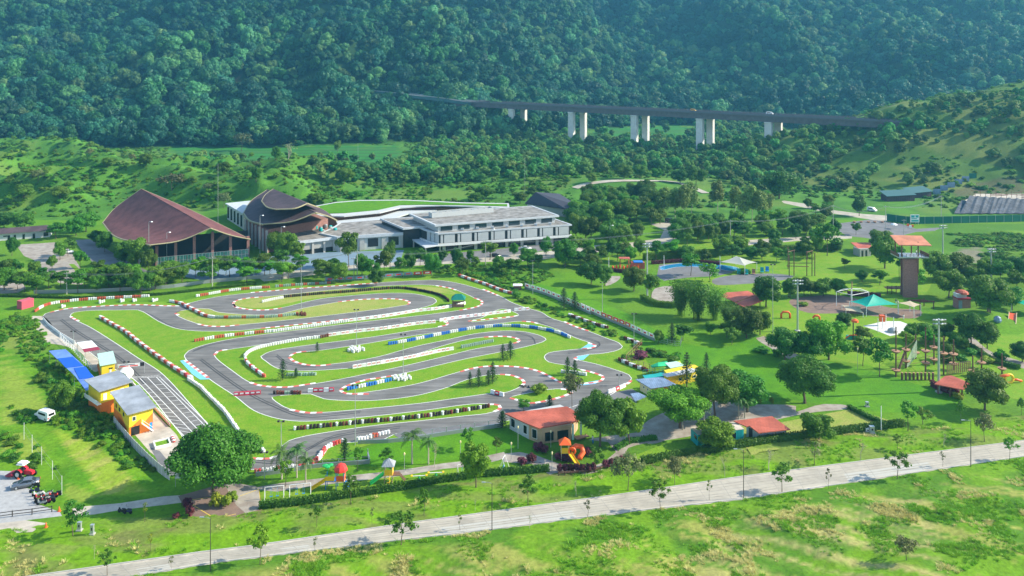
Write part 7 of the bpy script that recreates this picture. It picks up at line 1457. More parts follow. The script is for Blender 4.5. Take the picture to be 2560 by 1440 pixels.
def shelter(label, pts, hh, m, posts, cat='shelter', wallh=0, wm='wood', tw=.18):
    r = rootat('park_shelter', label, cat, *posts[0]); slab('roof', pts, tw, m, r)
    for p in posts: mb = MB(); x, y = G(*p); mb.box(x-.12, y-.12, 0, x+.12, y+.12, hh); mb.build('post', 'wood', r, origin=r.location)
    return r
shelter('brown roofed shelter at the foot of the climbing tower', [(2268,749,3.0),(2330,745,3.6),(2345,752,3.4),(2336,755,3.0),(2305,755,2.7)][:1] + [(2303,748,3.4),(2338,753,2.9),(2302,754,2.6)], 2.5, 'roof_mar', [(2275,768),(2300,775),(2334,772),(2310,765)])
shelter('red roofed open park shelter below the rope course', [(2336,960,2.4),(2362,940,3.2),(2378,938,3.2),(2427,958,3.2),(2408,974,2.4)], 2.3, 'roof_red', [(2345,985),(2405,1000),(2418,985),(2362,968),(2375,992)])
r = shelter('red roofed long shed on the lawn behind the bamboo, upper of two', [(1803,740,2.3),(1815,731,2.8),(1870,727,3.0),(1890,737,2.7),(1838,755,2.2)], 2.1, 'roof_red', [(1815,755),(1840,772),(1880,755)]); 
shelter('red roofed long shed on the lawn behind the bamboo, lower of two', [(1838,757,2.3),(1893,737,2.8),(1912,750,2.6),(1862,768,2.0)], 2.0, 'roof_red', [(1850,775),(1866,782),(1900,765)])
r = rootat('red_roof_hut', 'small brick hut with a red roof left of the climbing tower trees', 'hut', 2140, 640); mb = MB(); mb.prism([G(2133,636), G(2150,642), G(2178,640), G(2165,630)], 0, 3.0); mb.build('wall', 'wall_g', r, origin=r.location); slab('roof', [(2127,606,3.6),(2176,606,3.6),(2180,620,3.0),(2145,621,3.0)], .25, 'roof_red', r); mb = MB(); P=[G(2150,642), G(2178,640)]; facebox(mb, P[0], P[1], .15, .3, 0, 2.4, .05); facebox(mb, P[0], P[1], .5, .65, 0, 2.4, .05); mb.build('door', 'glassdark', r, origin=r.location)
r = rootat('kiosk', 'small red brown kiosk with a glazed blue upper window right of the tower', 'kiosk', 2405, 775); mb = MB(); x, y = G(2412,775); mb.box(x-2,y,0,x+1.8,y+3,3.2); mb.build('wall', 'brick', r, origin=r.location); mb = MB(); mb.box(x-2.1,y-.1,3.2,x+2.0,y+3.2,3.6); mb.build('roof', 'maroon', r, origin=r.location); mb = MB(); mb.box(x-1.9,y-.06,.4,x-.8,y,2.9); mb.build('window', 'roof_blue', r, origin=r.location); mb = MB(); mb.box(x-2.1,y+.5,3.6,x+.9,y+2.6,4.8); mb.build('upper_box', 'slab', r, origin=r.location); mb = MB(); mb.lathe([(2.0,0),(1.8,.5),(1.1,.9),(.1,1.1)], (x+.2,y+2,4.6), 10); mb.build('dome_roof', 'roof_red', r, origin=r.location)
def tent(name, label, cat, ctr, hc, corners, hh, m, posts=True, sag=.35, pm='white', hub=None):
    r = rootat(name, label, cat, ctr[0], ctr[1]); cx, cy = G(ctr[0], ctr[1]); P = [P3(a, b, hh) for a, b in corners]; n = len(P); mb = MB(); K = 6
    for i in range(n):
        a, b = np.array(P[i]), np.array(P[(i+1) % n]); c = np.array((sum(p[0] for p in P)/n, sum(p[1] for p in P)/n, hc)) if hub is None else np.array(hub); g = []
        for j in range(K + 1):
            rr_ = []
            for k in range(K + 1):
                t, u = j / K, k / K; e = a*(1-u)+b*u; e = e + (c - e) * .12 * math.sin(math.pi*u); q = e*(1-t)+c*t; q = q.copy(); q[2] = hh + (c[2]-hh) * t ** 1.35; rr_.append(tuple(q))
            g.append(rr_)
        for j in range(K):
            for k in range(K): mb.quad(g[j][k], g[j][k+1], g[j+1][k+1], g[j+1][k])
    mb.build('fabric', m, r, True, origin=r.location)
    for p in P: mb = MB(); mb.tube([(p[0], p[1], 0), (p[0], p[1], hh)], .09, 6); mb.build('post', pm, r, origin=r.location)
    return r
tent('tent_canopy', 'large bright teal peaked tent canopy in the playground', 'tent', (2185,790), 5.6, [(2124,754),(2166,767),(2246,761),(2200,745)], 3.0, 'teal_tent')
tent('shade_sail', 'beige shade sail right of the teal tent', 'shade sail', (2270,790), 3.6, [(2245,757),(2285,768),(2302,762),(2275,752)], 3.4, 'sail_beige', sag=.1)
tent('shade_sail', 'grey cream shade sail at the end of the pool', 'shade sail', (1850,670), 5.0, [(1800,655),(1862,664),(1892,656),(1840,640)], 3.4, 'sail_grey')
tent('tent_canopy', 'mint green canopy cut by the right frame edge', 'tent', (2570,775), 4.2, [(2528,752),(2575,768),(2630,760),(2590,748)], 3.4, 'teal_tent')
tent('shade_sail', 'low sand coloured sail under the left side of the teal tent', 'shade sail', (2130,785), 1.6, [(2105,762),(2115,776),(2158,782),(2150,766)], 1.4, 'sail_beige')
r = rootat('tent_skeleton', 'bare white steel tent frame left of the teal tent', 'frame', 2130, 770); mb = MB(); C_ = [P3(2091,729,4.5), P3(2130,738,4.5), P3(2172,730,4.5), P3(2128,721,4.5)]; hubp = P3(2130,722,6.2)
for i in range(4):
    a, b = C_[i], C_[(i+1) % 4]; mb.tube([a, b], .08, 5); mb.tube([a, tuple((a[k]+hubp[k])/2 + (0,0,.5)[k] for k in range(3)), hubp], .08, 5)
mb.build('roof_frame', 'white', r, origin=r.location)
for a in C_: mb = MB(); mb.tube([(a[0], a[1], 0), a], .1, 6); mb.build('post', 'white', r, origin=r.location)
mb = MB(); mb.tube([hubp, (hubp[0], hubp[1], 8.4)], .16, 5); mb.build('finial', 'wood_l', r, origin=r.location)
# swimming pool terrace
struct(MB().sheet(W([(1648,662),(1690,658),(1735,656),(1790,660),(1840,668),(1830,682),(1790,690),(1720,694),(1660,702),(1642,690)]), .012).build('pool_terrace', 'asphalt2'))
r = rootat('swimming_pool', 'long curved blue pool strip along the terrace', 'pool', 1700, 668); mb = MB(); mb.sheet(crom(W([(1650,668),(1690,660),(1740,657),(1800,662),(1845,670),(1835,678),(1790,672),(1740,667),(1690,668),(1655,675)]), True, 1.5) and [p[:2] for p in crom(W([(1650,668),(1690,660),(1740,657),(1800,662),(1845,670),(1835,678),(1790,672),(1740,667),(1690,668),(1655,675)]), True, 1.5)], .06); mb.build('water', 'pool', r, origin=r.location)
mb = MB(); ribbon(mb, [p[:2] for p in crom(W([(1650,668),(1690,660),(1740,657),(1800,662),(1845,670),(1835,678),(1790,672),(1740,667),(1690,668),(1655,675)]), True, 1.5)] , .5, .05); mb.build('rim', 'slab', r, origin=r.location)
# pool playground
r = rootat('water_playground', 'low orange and red playground by the pool with posts and slides', 'playground', 1570, 676); mb = MB()
for i in range(9): x, y = G(1532+i*9, 674-(i % 3)*2); mb.lathe([(.35,0),(.4,.8),(.3,1.3),(.05,1.5)], (x, y, 0), 7)
mb.build('bollard', 'p_orange', r, origin=r.location); mb = MB(); x, y = G(1562,672); [mb.tube([(x+a, y+b, 0), (x+a, y+b, 3.6)], .1, 5) for a, b in ((-1.6,0),(1.6,0),(-1.6,2),(1.6,2))]; mb.box(x-2,y-.4,3.6,x+2,y+2.4,3.8); mb.build('tower_frame', 'roof_red', r, origin=r.location); mb = MB(); x, y = G(1597,672); mb.box(x-2.6,y,0,x+2.2,y+2.4,2.2); mb.build('play_wall', 'roof_red', r, origin=r.location); mb = MB(); mb.box(x-1.8,y-.2,2.2,x+1.6,y+2.6,2.5); mb.build('top_cover', 'blue', r, origin=r.location)
# timber zip structure
r = rootat('timber_rig', 'tall dark timber climbing rig with cross beams on the far lawn', 'climbing frame', 1990, 692); mb = MB()
for a, b, h in ((1970,672,8),(1985,690,9.4),(1973,690,7.5),(2017,690,8.8),(2030,690,8.6),(2037,690,8.2)): x, y = G(a, b); mb = MB(); mb.tube([(x, y, 0), (x, y, h)], .17, 6); mb.build('post', 'wood', r, origin=r.location)
mb = MB()
for (a, b, c, d, z) in ((1966,690,2022,692,3.6),(1970,690,1987,685,8.6),(2015,690,2032,685,8.4),(1973,690,2030,690,4.6)): p, q = G(a, b), G(c, d); mb.tube([(*p, z), (*q, z)], .14, 5)
mb.build('beam', 'wood', r, origin=r.location)
# rope course
rpol = [(2240,942,125,(17,64)),(2265,920,86,(18,46)),(2289,897,62,(16,)),(2314,935,116,(28,58)),(2335,912,76,(14,44)),(2359,937,96,(54,)),(2384,925,76,(16,40)),(2432,940,50,(12,)),(2454,920,50,(14,)),(2505,935,52,(14,)),(2395,910,0,())]
tp = []
for i, (a, b, h, pl_) in enumerate([q for q in rpol if q[2]]):
    X, Y = G(a, b); s = SC(Y); r = empty('rope_course_pole', f'timber rope course pole with round wooden deck, {ordn(i+1)} from the left', 'pole', (X, Y, 0), 0, 'rope course poles'); mb = MB(); mb.tube([(0,0,0),(0,0,h/s)], [.2,.15], 7); mb.build('pole', 'wood', r); tp.append((X, Y, h/s))
    for q in pl_: mb = MB(); mb.lathe([(.4,-.5),(1.0,-.05),(1.05,.12),(.2,.14)], (0,0,q/s), 8); mb.build('deck', 'wood_l', r)
mb = MB()
for i, j, z in ((0,1,4.5),(1,2,4.2),(0,3,3.2),(3,5,4.6),(3,4,3.9),(4,5,4.3),(5,6,4.0),(6,7,1.8),(7,8,1.7),(8,9,1.6),(2,4,4.8)):
    a, b = tp[i], tp[j]
    for dz in (0, 1.1): mb.tube([(a[0]+(b[0]-a[0])*t, a[1]+(b[1]-a[1])*t, z+dz-1.6*t*(1-t)) for t in [k/6 for k in range(7)]], .045, 4)
tag(mb.build('rope_bridges', 'wood'), 'dark rope bridges strung between the rope course poles', 'rope bridge')
for i in range(9): x, y = G(2255 + i*9.7, 950); mb = MB(); mb.tube([(0,0,0),(0,0,1.75)], .26, 8); o = mb.build('log_step', 'wood'); o.location = (x, y, 0); tag(o, f'upright log stepping post before the rope course, {ordn(i+1)} from the left', 'log', 'upright logs in a row'); mb = MB(); mb.lathe([(.27,1.74),(.27,1.8),(.1,1.82)], (0,0,0), 8); mb.build('cut_end', 'wood_l', o)
a, b = G(2368,940), G(2425,932); r = empty('plank_walk', 'hanging row of vertical planks at the right of the rope course', 'climbing frame', (*a, 0)); mb = MB(); mb.tube([(*a, 2.9), (*b, 2.9)], .06, 5); mb.build('cable', 'dark_steel', r, origin=r.location); mb = MB()
for i in range(13): x, y = a[0]+(b[0]-a[0])*i/12, a[1]+(b[1]-a[1])*i/12; mb.box(x-.12, y-.05, .4, x+.12, y+.05, 2.9)
mb.build('plank', 'wood_l', r, origin=r.location)
r = rootat('log_ramp', 'dark inclined log ramp leaning on a rope course pole', 'ramp', 2247, 928); mb = MB(); p, q = G(2246,928), G(2265,920); mb.tube([(p[0],p[1],.1),(q[0],q[1],4.8)], .28, 6); mb.build('log', 'wood', r, origin=r.location)
mk('net', (.35,.45,.30), .8); r = rootat('cargo_net', 'pale triangular cargo net hanging in the rope course', 'net', 2285, 905); p, q = G(2268,922), G(2292,905); mb = MB()
for i in range(11):
    t = i / 10; mb.tube([(p[0]+(q[0]-p[0])*t, p[1]+(q[1]-p[1])*t, .4+1.2*t), (p[0]+(q[0]-p[0])*t, p[1]+(q[1]-p[1])*t, 2.2+3.4*t)], .05, 4)
    mb.tube([(p[0], p[1], .4+1.8*t), (q[0], q[1], 1.6+4.0*t)], .05, 4)
mb.build('netting', 'net', r, origin=r.location)
# small park pieces
def arch(label, px, py, m, w=2.6, h=1.9, rz=0): x, y, z = GT(px, py); r = empty('play_arch', label, 'play arch', (x, y, z), rz); mb = MB(); mb.tube([(-w/2,0,0),(-w/2,0,h*.7),(-w*.3,0,h),(w*.3,0,h),(w/2,0,h*.7),(w/2,0,0)], .32, 8); mb.build('arch', m, r, True)
arch('orange tunnel arch on the lawn left of the tall mast', 1964, 796, 'p_orange'); arch('small orange play arch behind the yellow green tree', 2041, 802, 'p_orange', 1.8, 1.4)
def slidefn(r, x0, y0, z0, x1, y1, z1, m, w=.9):
    mb = MB(); n = 8
    for i in range(n):
        t0, t1 = i/n, (i+1)/n; f = lambda t: (x0+(x1-x0)*t, y0+(y1-y0)*t, z0+(z1-z0)*(1-(1-t)**1.0)*(1 if t < .85 else 1)); a, b = f(t0), f(t1); d = Vector((x1-x0, y1-y0, 0)).normalized(); nx, ny = -d.y*w/2, d.x*w/2
        mb.quad((a[0]-nx,a[1]-ny,a[2]), (b[0]-nx,b[1]-ny,b[2]), (b[0]+nx,b[1]+ny,b[2]), (a[0]+nx,a[1]+ny,a[2]))
        for s in (-1, 1): mb.quad((a[0]+s*nx,a[1]+s*ny,a[2]-.05), (b[0]+s*nx,b[1]+s*ny,b[2]-.05), (b[0]+s*nx*1.15,b[1]+s*ny*1.15,b[2]+.3), (a[0]+s*nx*1.15,a[1]+s*ny*1.15,a[2]+.3))
    return mb.build('slide', m, r)
x, y, z = GT(2530, 797); r = empty('mound_slide', 'long orange slide lying down the grassy mound', 'slide', (x, y, z)); slidefn(r, 1.5, 2.0, .9, -3.6, -5.5, -1.3, 'p_orange', 1.6)
mb = MB()
for s in (-.95, .95): mb.tube([(1.5+s*.83, 2.0-s*.56, 1.2), (-3.6+s*.83, -5.5-s*.56, -1.0)], .12, 5)
mb.build('side_rail', 'sail_beige', r)
x, y, z = GT(2494, 806); mb = MB(); mb.lathe([(.9,0),(1.1,.6),(.9,1.3),(.3,1.7)], (0,0,0), 8); o = mb.build('boulder', 'roof_blue'); o.location = (x, y, z); tag(o, 'grey climbing boulder on the mound left of the orange slide', 'boulder')
x, y = G(2512, 958); r = empty('play_sculpture', 'yellow orange hoop shaped climbing sculpture right of the round tree', 'play sculpture', (x, y, 0)); mb = MB(); mb.tube([(1.0+1.0*math.cos(t), 0, 1.1+1.0*math.sin(t)) for t in [i*math.pi/6 for i in range(13)]], .3, 7); mb.build('hoop', 'p_yel', r, True); mb = MB(); mb.tube([(-1.8,0,.2),(-1.2,0,1.6),(0,0,1.8),(1,0,2.0)], .35, 7); mb.tube([(1.8,0,.9),(3.2,.3,.7),(4.2,.3,.4)], .3, 7); mb.build('arm', 'p_orange', r, True)
x, y = G(2133, 850); r = empty('spray_post', 'orange topped dark spray post with curved orange arm on the lawn', 'play sculpture', (x, y, 0)); mb = MB(); mb.tube([(0,0,0),(0,0,5.2)], .16, 6); mb.build('post', 'dark_steel', r); mb = MB(); mb.lathe([(.1,.9),(.9,.5),(1.0,0)], (.5,0,5.0), 9); mb.build('hood', 'p_orange', r); mb = MB(); mb.tube([(-2.2,0,.4),(-1.0,0,1.3),(.6,0,1.4),(2.0,0,1.0)], .16, 6); mb.build('arm', 'p_orange', r); mb = MB(); mb.box(-1.6,.3,0,2.6,.9,1.1); mb.build('panel', 'teal', r)
r = rootat('bungee_rig', 'white posted bungee frame with an orange box on the white pad', 'play frame', 2210, 820); mb = MB()
for a, b, h in ((2195,830,3.8),(2206,822,3.2),(2234,828,4.0),(2215,812,3.0)): x, y = G(a, b); mb = MB(); mb.tube([(x, y, 0), (x, y, h)], .1, 5); mb.build('post', 'white', r, origin=r.location)
x, y = G(2207, 815); mb = MB(); mb.box(x-.7,y,1.2,x+.7,y+1,3.0); mb.build('box', 'p_orange', r, origin=r.location); x, y = G(2232,830); mb = MB(); mb.lathe([(1.5,0),(1.3,.7),(.7,1.1),(.1,1.3)], (x, y, 0), 10); mb.build('dome', 'steel', r, origin=r.location)
# timber deck by the tower
r = rootat('timber_deck', 'dark timber viewing deck left of the climbing tower', 'deck', 2235, 732); x, y = G(2218,735); mb = MB(); mb.box(x,y,1.6,x+6,y+2.4,1.8); mb.build('floor', 'wood', r, origin=r.location); mb = MB(); [mb.box(x+i*1.45,y,0,x+i*1.45+.18,y+.18,2.7) for i in range(5)]; mb.box(x,y,2.5,x+6,y+.08,2.62); mb.build('post', 'wood', r, origin=r.location)
# ---- playgrounds by the lower path
def swing(label, px, py, w=3.4, h=2.2, rz=.2): 
    x, y = G(px, py); r = empty('swing_set', label, 'swing', (x, y, .014), rz, 'white framed swings on the lower lawn'); mb = MB(); mb.tube([(0,0,h),(w,0,h)], .05, 5); mb.build('top_bar', 'white', r)
    for a in (0, w): mb = MB(); mb.tube([(a,-.8,0),(a,0,h),(a,.8,0)], .045, 5); mb.build('a_frame', 'white', r)
    for a in (w*.33, w*.66): mb = MB(); mb.tube([(a,0,h),(a-.2,.05,.5)], .015, 3); mb.tube([(a,0,h),(a+.2,.05,.5)], .015, 3); mb.box(a-.24,-.08,.45,a+.24,.14,.5); mb.build('seat', 'p_blue', r)
swing('white framed swing nearest the plaza, left of a pair', 662, 1250, 3.2); swing('white framed swing between the first swing and the red topped play tower', 724, 1244, 3.6); swing('white framed swing at the right end of the play lawn', 1144, 1192, 2.6, 2.2, .3); swing('white framed swing by the small paved court', 1256, 1178, 1.8, 2.2, 1.3)
def playset(label, px, py, roofm, kind, slides, panel, rot=0):
    x, y = G(px, py); r = empty('play_tower', label, 'play tower', (x, y, .014), rot)
    for a, b in ((-.7,-.7),(.7,-.7),(-.7,.7),(.7,.7)): mb = MB(); mb.tube([(a,b,0),(a,b,3.3)], .07, 6); mb.build('post', 'sail_beige' if kind != 'dome' else 'blue', r)
    mb = MB(); mb.box(-.8,-.8,1.45,.8,.8,1.55); mb.build('platform', 'p_yel', r); mb = MB()
    if kind == 'dome': mb.lathe([(1.25,0),(1.2,.35),(.95,.8),(.5,1.1),(.08,1.2)], (0,0,3.2), 8)
    else: mb._add([(-1.15,-1.15,3.2),(1.15,-1.15,3.2),(1.15,1.15,3.2),(-1.15,1.15,3.2),(0,0,4.3)], [(0,1,4),(1,2,4),(2,3,4),(3,0,4),(3,2,1,0)])
    mb.build('roof', roofm, r); mb = MB(); mb.box(-.75,-.76,1.6,.75,-.70,2.5); mb.box(.70,-.75,1.6,.76,.75,2.5); mb.build('panel', panel, r)
    for (a, b, c, d, m) in slides: slidefn(r, a, b, 1.5, c, d, .15, m, .75)
    return r
r = playset('red domed play tower with a yellow slide on the play lawn', 852, 1220, 'p_red', 'dome', [(-2.6,-.2,-5.2,-.9,'p_yel'),(.9,-.4,2.2,-2.2,'blue')], 'p_orange')
mb = MB(); [mb.tube([(-2.6,b,0),(-2.6,b,2.6)], .07, 6) for b in (-.6,.6)]; mb.box(-2.7,-.7,1.45,-.8,.7,1.55); mb.build('side_deck', 'blue', r); mb = MB(); mb.box(-2.65,-.72,1.6,-1.0,-.66,2.4); mb.build('side_panel', 'p_yel', r); mb = MB(); mb.tube([(-2.3,0,2.5),(-2.3,0,4.0)], .08, 6); [mb.lathe([(.05,0),(.5,.1),(.55,.3),(.1,.42)], (-2.3+a,b,3.8), 8) for a, b in ((-.5,0),(.4,.2),(0,-.4))]; mb.build('tree_topper', 'p_green', r)
r = playset('yellow play tower with a thatched grey roof and a green slide', 972, 1204, 'roof_grey', 'cone', [(-.8,-.2,-3.2,-1.2,'p_green')], 'p_yel'); mb = MB(); mb.box(.75,-.7,1.4,1.9,.7,1.5); [mb.box(1.9+i*.22,-.5,1.3-i*.25,2.15+i*.22,.5,1.38-i*.25) for i in range(5)]; mb.build('stair', 'wood', r); mb = MB(); mb.tube([(.1+.3*math.cos(i*.9), -1.1+.3*math.sin(i*.9), i*.1) for i in range(16)], .06, 5); mb.build('spiral_pole', 'p_yel', r)
r = playset('red roofed playhouse with a yellow slide and an orange tube in the planted bed', 1412, 1148, 'p_orange', 'cone', [(.9,-.9,2.4,-3.2,'p_yel')], 'p_yel'); mb = MB(); mb.tube([(1.2,-.2,1.9),(2.2,.5,2.3),(3.3,.4,2.2),(3.5,-.4,1.5),(2.9,-.8,.9),(2.8,-1.2,.6)], .5, 10); mb.build('tube_slide', 'p_orange', r, True); mb = MB(); mb.xf = Matrix.Translation((1.35,-.75,1.9)) @ Matrix.Rotation(math.pi/2, 4, 'X'); mb.tube([(.62*math.cos(t), .62*math.sin(t), 0) for t in [i*math.pi/6 for i in range(13)]], .17, 6); mb.build('ring', 'p_orange', r)
for i, (px, py) in enumerate(((1048,1196),(1090,1188))):
    x, y = G(px, py); r = empty('seesaw', f'small white and green seesaw on the play lawn, {["left","right"][i]} one', 'seesaw', (x, y, .014), .1); mb = MB(); mb.box(-1.5,-.08,.42,1.5,.08,.5); mb.build('beam', 'white', r); mb = MB(); mb.lathe([(.3,0),(.1,.4),(.1,.42)], (0,0,0), 8); mb.build('base', 'p_green', r)
    for s in (-1, 1): mb = MB(); mb.box(s*1.35-.18,-.3,.5,s*1.35+.18,.3,.58); mb.build('seat', 'p_yel', r)
# gazebo
x, y = G(1146, 764); r = empty('gazebo', 'small green roofed marshal gazebo inside the top right bend', 'gazebo', (x, y, .01)); mb = MB(); mb._add([(-2.2,-2,2.3),(2.2,-2,2.3),(2.2,2,2.3),(-2.2,2,2.3),(-.9,0,3.7),(.9,0,3.7)], [(0,1,5,4),(1,2,5),(2,3,4,5),(3,0,4),(3,2,1,0)]); mb.build('roof', 'gaz_green', r)
for a, b in ((-1.8,-1.6),(1.8,-1.6),(-1.8,1.6),(1.8,1.6)): mb = MB(); mb.box(a-.08,b-.08,0,a+.08,b+.08,2.3); mb.build('post', 'wood', r)
mb = MB(); mb.box(-1.8,-1.6,0,1.8,-1.5,.9); mb.box(-1.8,1.5,0,1.8,1.6,.9); mb.build('half_wall', 'brick', r)
x, y = G(1294, 724); r = empty('marshal_hut', 'low dark marshal hut with a white roof behind the top right corner', 'hut', (x, y, 0)); mb = MB(); mb.box(-1.2,-.8,0,1.2,.8,1.5); mb.build('wall', 'wood', r); mb = MB(); mb.box(-1.6,-1.1,1.5,1.6,1.1,1.75,0,0,.15); mb.build('roof', 'white', r); mb = MB(); mb.box(-1.62,-1.12,1.42,1.62,1.12,1.5); mb.build('edge_strip', 'kred', r)
# planter frame, utility boxes, sign, karts cones
x, y = G(405, 1112); r = empty('planter_box', 'square white kerbed planter beside the pit straight', 'planter', (x, y, .02), .55); mb = MB(); [mb.box(*q) for q in ((-1.5,-1.5,0,1.5,-1.25,.5),(-1.5,1.25,0,1.5,1.5,.5),(-1.5,-1.25,0,-1.25,1.25,.5),(1.25,-1.25,0,1.5,1.25,.5))]; mb.build('kerb_frame', 'white', r); mb = MB(); mb.box(-1.25,-1.25,0,1.25,1.25,.25); mb.build('grass_fill', 'lawn', r)
x, y = G(432, 1100); mb = MB(); mb.xf = Matrix.Rotation(-1.0, 4, 'Z'); [mb.lathe([(.2,0),(.3,.06),(.3,.2),(.2,.26)], (-.9+i*.5, 0, .0+.3*j), 8, (i+j) % 2) for i in range(5) for j in range(2)]; o = mb.build('tyre_pile', ['tyre_red', 'tyre_white']); o.location = (x, y, .02); tag(o, 'loose pile of red and white tyres by the white planter', 'tyre pile')
x, y = G(437, 1218); r = empty('sign_board', 'white sign board on thin legs left of the huge plaza tree', 'sign', (x, y, 0), .22); mb = MB(); mb.box(0,0,1.5,2.4,.08,2.9); b_ = mb.build('board', 'slab', r); mb = MB()
for i in range(5): mb.box(.55+i*.28,-.012,2.18,.55+i*.28+.07,-.002,2.42); mb.box(.55+i*.28,-.012,2.36,.55+i*.28+.19,-.002,2.42); (mb.box(.55+i*.28+.12,-.012,2.18,.55+i*.28+.19,-.002,2.36) if i % 2 else None)
mb.build('lettering', 'navy', b_)
for a in (.1, 1.9): mb = MB(); mb.tube([(a,.1,0),(a,.1,3.0)], .05, 5); mb.build('leg', 'galv', r)
def ubox(label, px, py, w, d, h, m='slab'): x, y, z = GT(px, py); r = empty('utility_box', label, 'utility box', (x, y, z)); mb = MB(); mb.box(-w/2,0,.15,w/2,d,h); mb.build('cabinet', m, r); mb = MB(); mb.box(-w/2-.15,-.15,-.1,w/2+.15,d+.15,.15); mb.build('plinth', 'conc', r); mb = MB(); mb.box(-w/2-.04,-.04,h,w/2+.04,d+.04,h+.06); mb.build('lid', m, r); mb = MB(); mb.box(-w*.2,-.02,h*.45,w*.2,0,h*.75); mb.build('vent', 'dark_steel', r)
ubox('grey utility box on the verge, left of a pair', 197, 1328, .6, .4, 1.3, 'galv'); ubox('slim grey utility box on the verge, right of a pair', 229, 1338, .5, .4, 1.5, 'galv'); ubox('grey utility cabinet by the end of the long hedge', 2181, 1086, .9, .6, 1.4, 'galv'); ubox('low white utility box by the end of the long hedge', 2170, 1082, .8, .5, .7, 'white'); ubox('grey domed utility box on the lawn edge by the paved loop', 2169, 1018, .6, .5, 1.0, 'galv')
def cone(label, px, py): x, y, z = GT(px, py); r = empty('traffic_cone', label, 'traffic cone', (x, y, z)); mb = MB(); mb.lathe([(.22,.04),(.05,.8),(.03,.85)], (0,0,0), 9); mb.build('cone', 'p_orange', r); mb = MB(); mb.box(-.25,-.25,-.02,.25,.25,.04); mb.build('base', 'p_orange', r)
cone('orange traffic cone on the verge below the gravel yard', 115, 1321); cone('orange cone at the yard entrance beside the young tree', 148, 1282); cone('orange cone near the tractor mower', 46, 1200)
for i, (px, py) in enumerate(((2270,553),(2276,557),(2281,555))): x, y = G(px, py+12); mb = MB(); mb.box(-.6,-.25,0,.6,.25,1.0,0,0,.08); o = mb.build('road_barrier', 'p_orange' if i != 1 else 'white'); o.location = (x, y, 0); tag(o, f'orange and white road barrier at the junction, {ordn(i+1)} from the left', 'road barrier', 'road barriers at the junction')
for i, px in enumerate((2136,2153,2171,2187,2206)): x, y = G(px, 556.5); mb = MB(); mb.lathe([(.5,0),(.8,.6),(.7,.7),(.3,.6)], (0,0,0), 8); o = mb.build('concrete_planter', 'wood_l'); o.location = (x, y, 0); tag(o, f'round planter on the traffic island, {ordn(i+1)} from the left', 'planter', 'planters on the traffic island')
x, y = G(2235, 572); mb = MB(); mb.lathe([(1.6,1.9),(1.0,2.3),(.05,2.7)], (0,0,0), 8); o = mb.build('umbrella', 'white'); o.location = (x, y, 0); tag(o, 'white parasol on the road junction', 'parasol'); mb = MB(); mb.tube([(0,0,0),(0,0,2.3)], .04, 5); mb.build('stem', 'steel', o)
for i, (px, py) in enumerate(((1303,966),(1312,967.5),(1322,968.5),(1341,970))): x, y = G(px, py); mb = MB(); mb.xf = Matrix.Rotation(i*.9, 4, 'Z') ; mb.tube([(-.5,0,.15),(.5,0,.15)], .17, 6); o = mb.build('lane_marker', 'black'); o.location = (x, y, .01); tag(o, f'black lane marker on the asphalt fork, {ordn(i+1)} from the left', 'marker', 'black markers on the fork')
for i, (px, py, c) in enumerate(((1847,685,'teal'),(1866,687,'teal'),(1884,686,'wood_l'),(1905,682,'teal'),(1918,680,'p_blue'))): x, y = G(px, py); r = empty('deck_chair', f'slatted garden chair on the gravel oval, {ordn(i+1)} from the left', 'chair', (x, y, 0), -.3, 'chairs on the gravel oval'); mb = MB(); mb.box(-.6,-.5,.35,.6,.5,.45); mb.build('seat', c, r); mb = MB(); mb.box(-.6,.45,.4,.6,.58,1.9); mb.build('backrest', c, r); mb = MB(); [mb.box(a,b,0,a+.1,b+.1,.36) for a in (-.55,.45) for b in (-.45,.35)]; mb.build('leg', c, r)
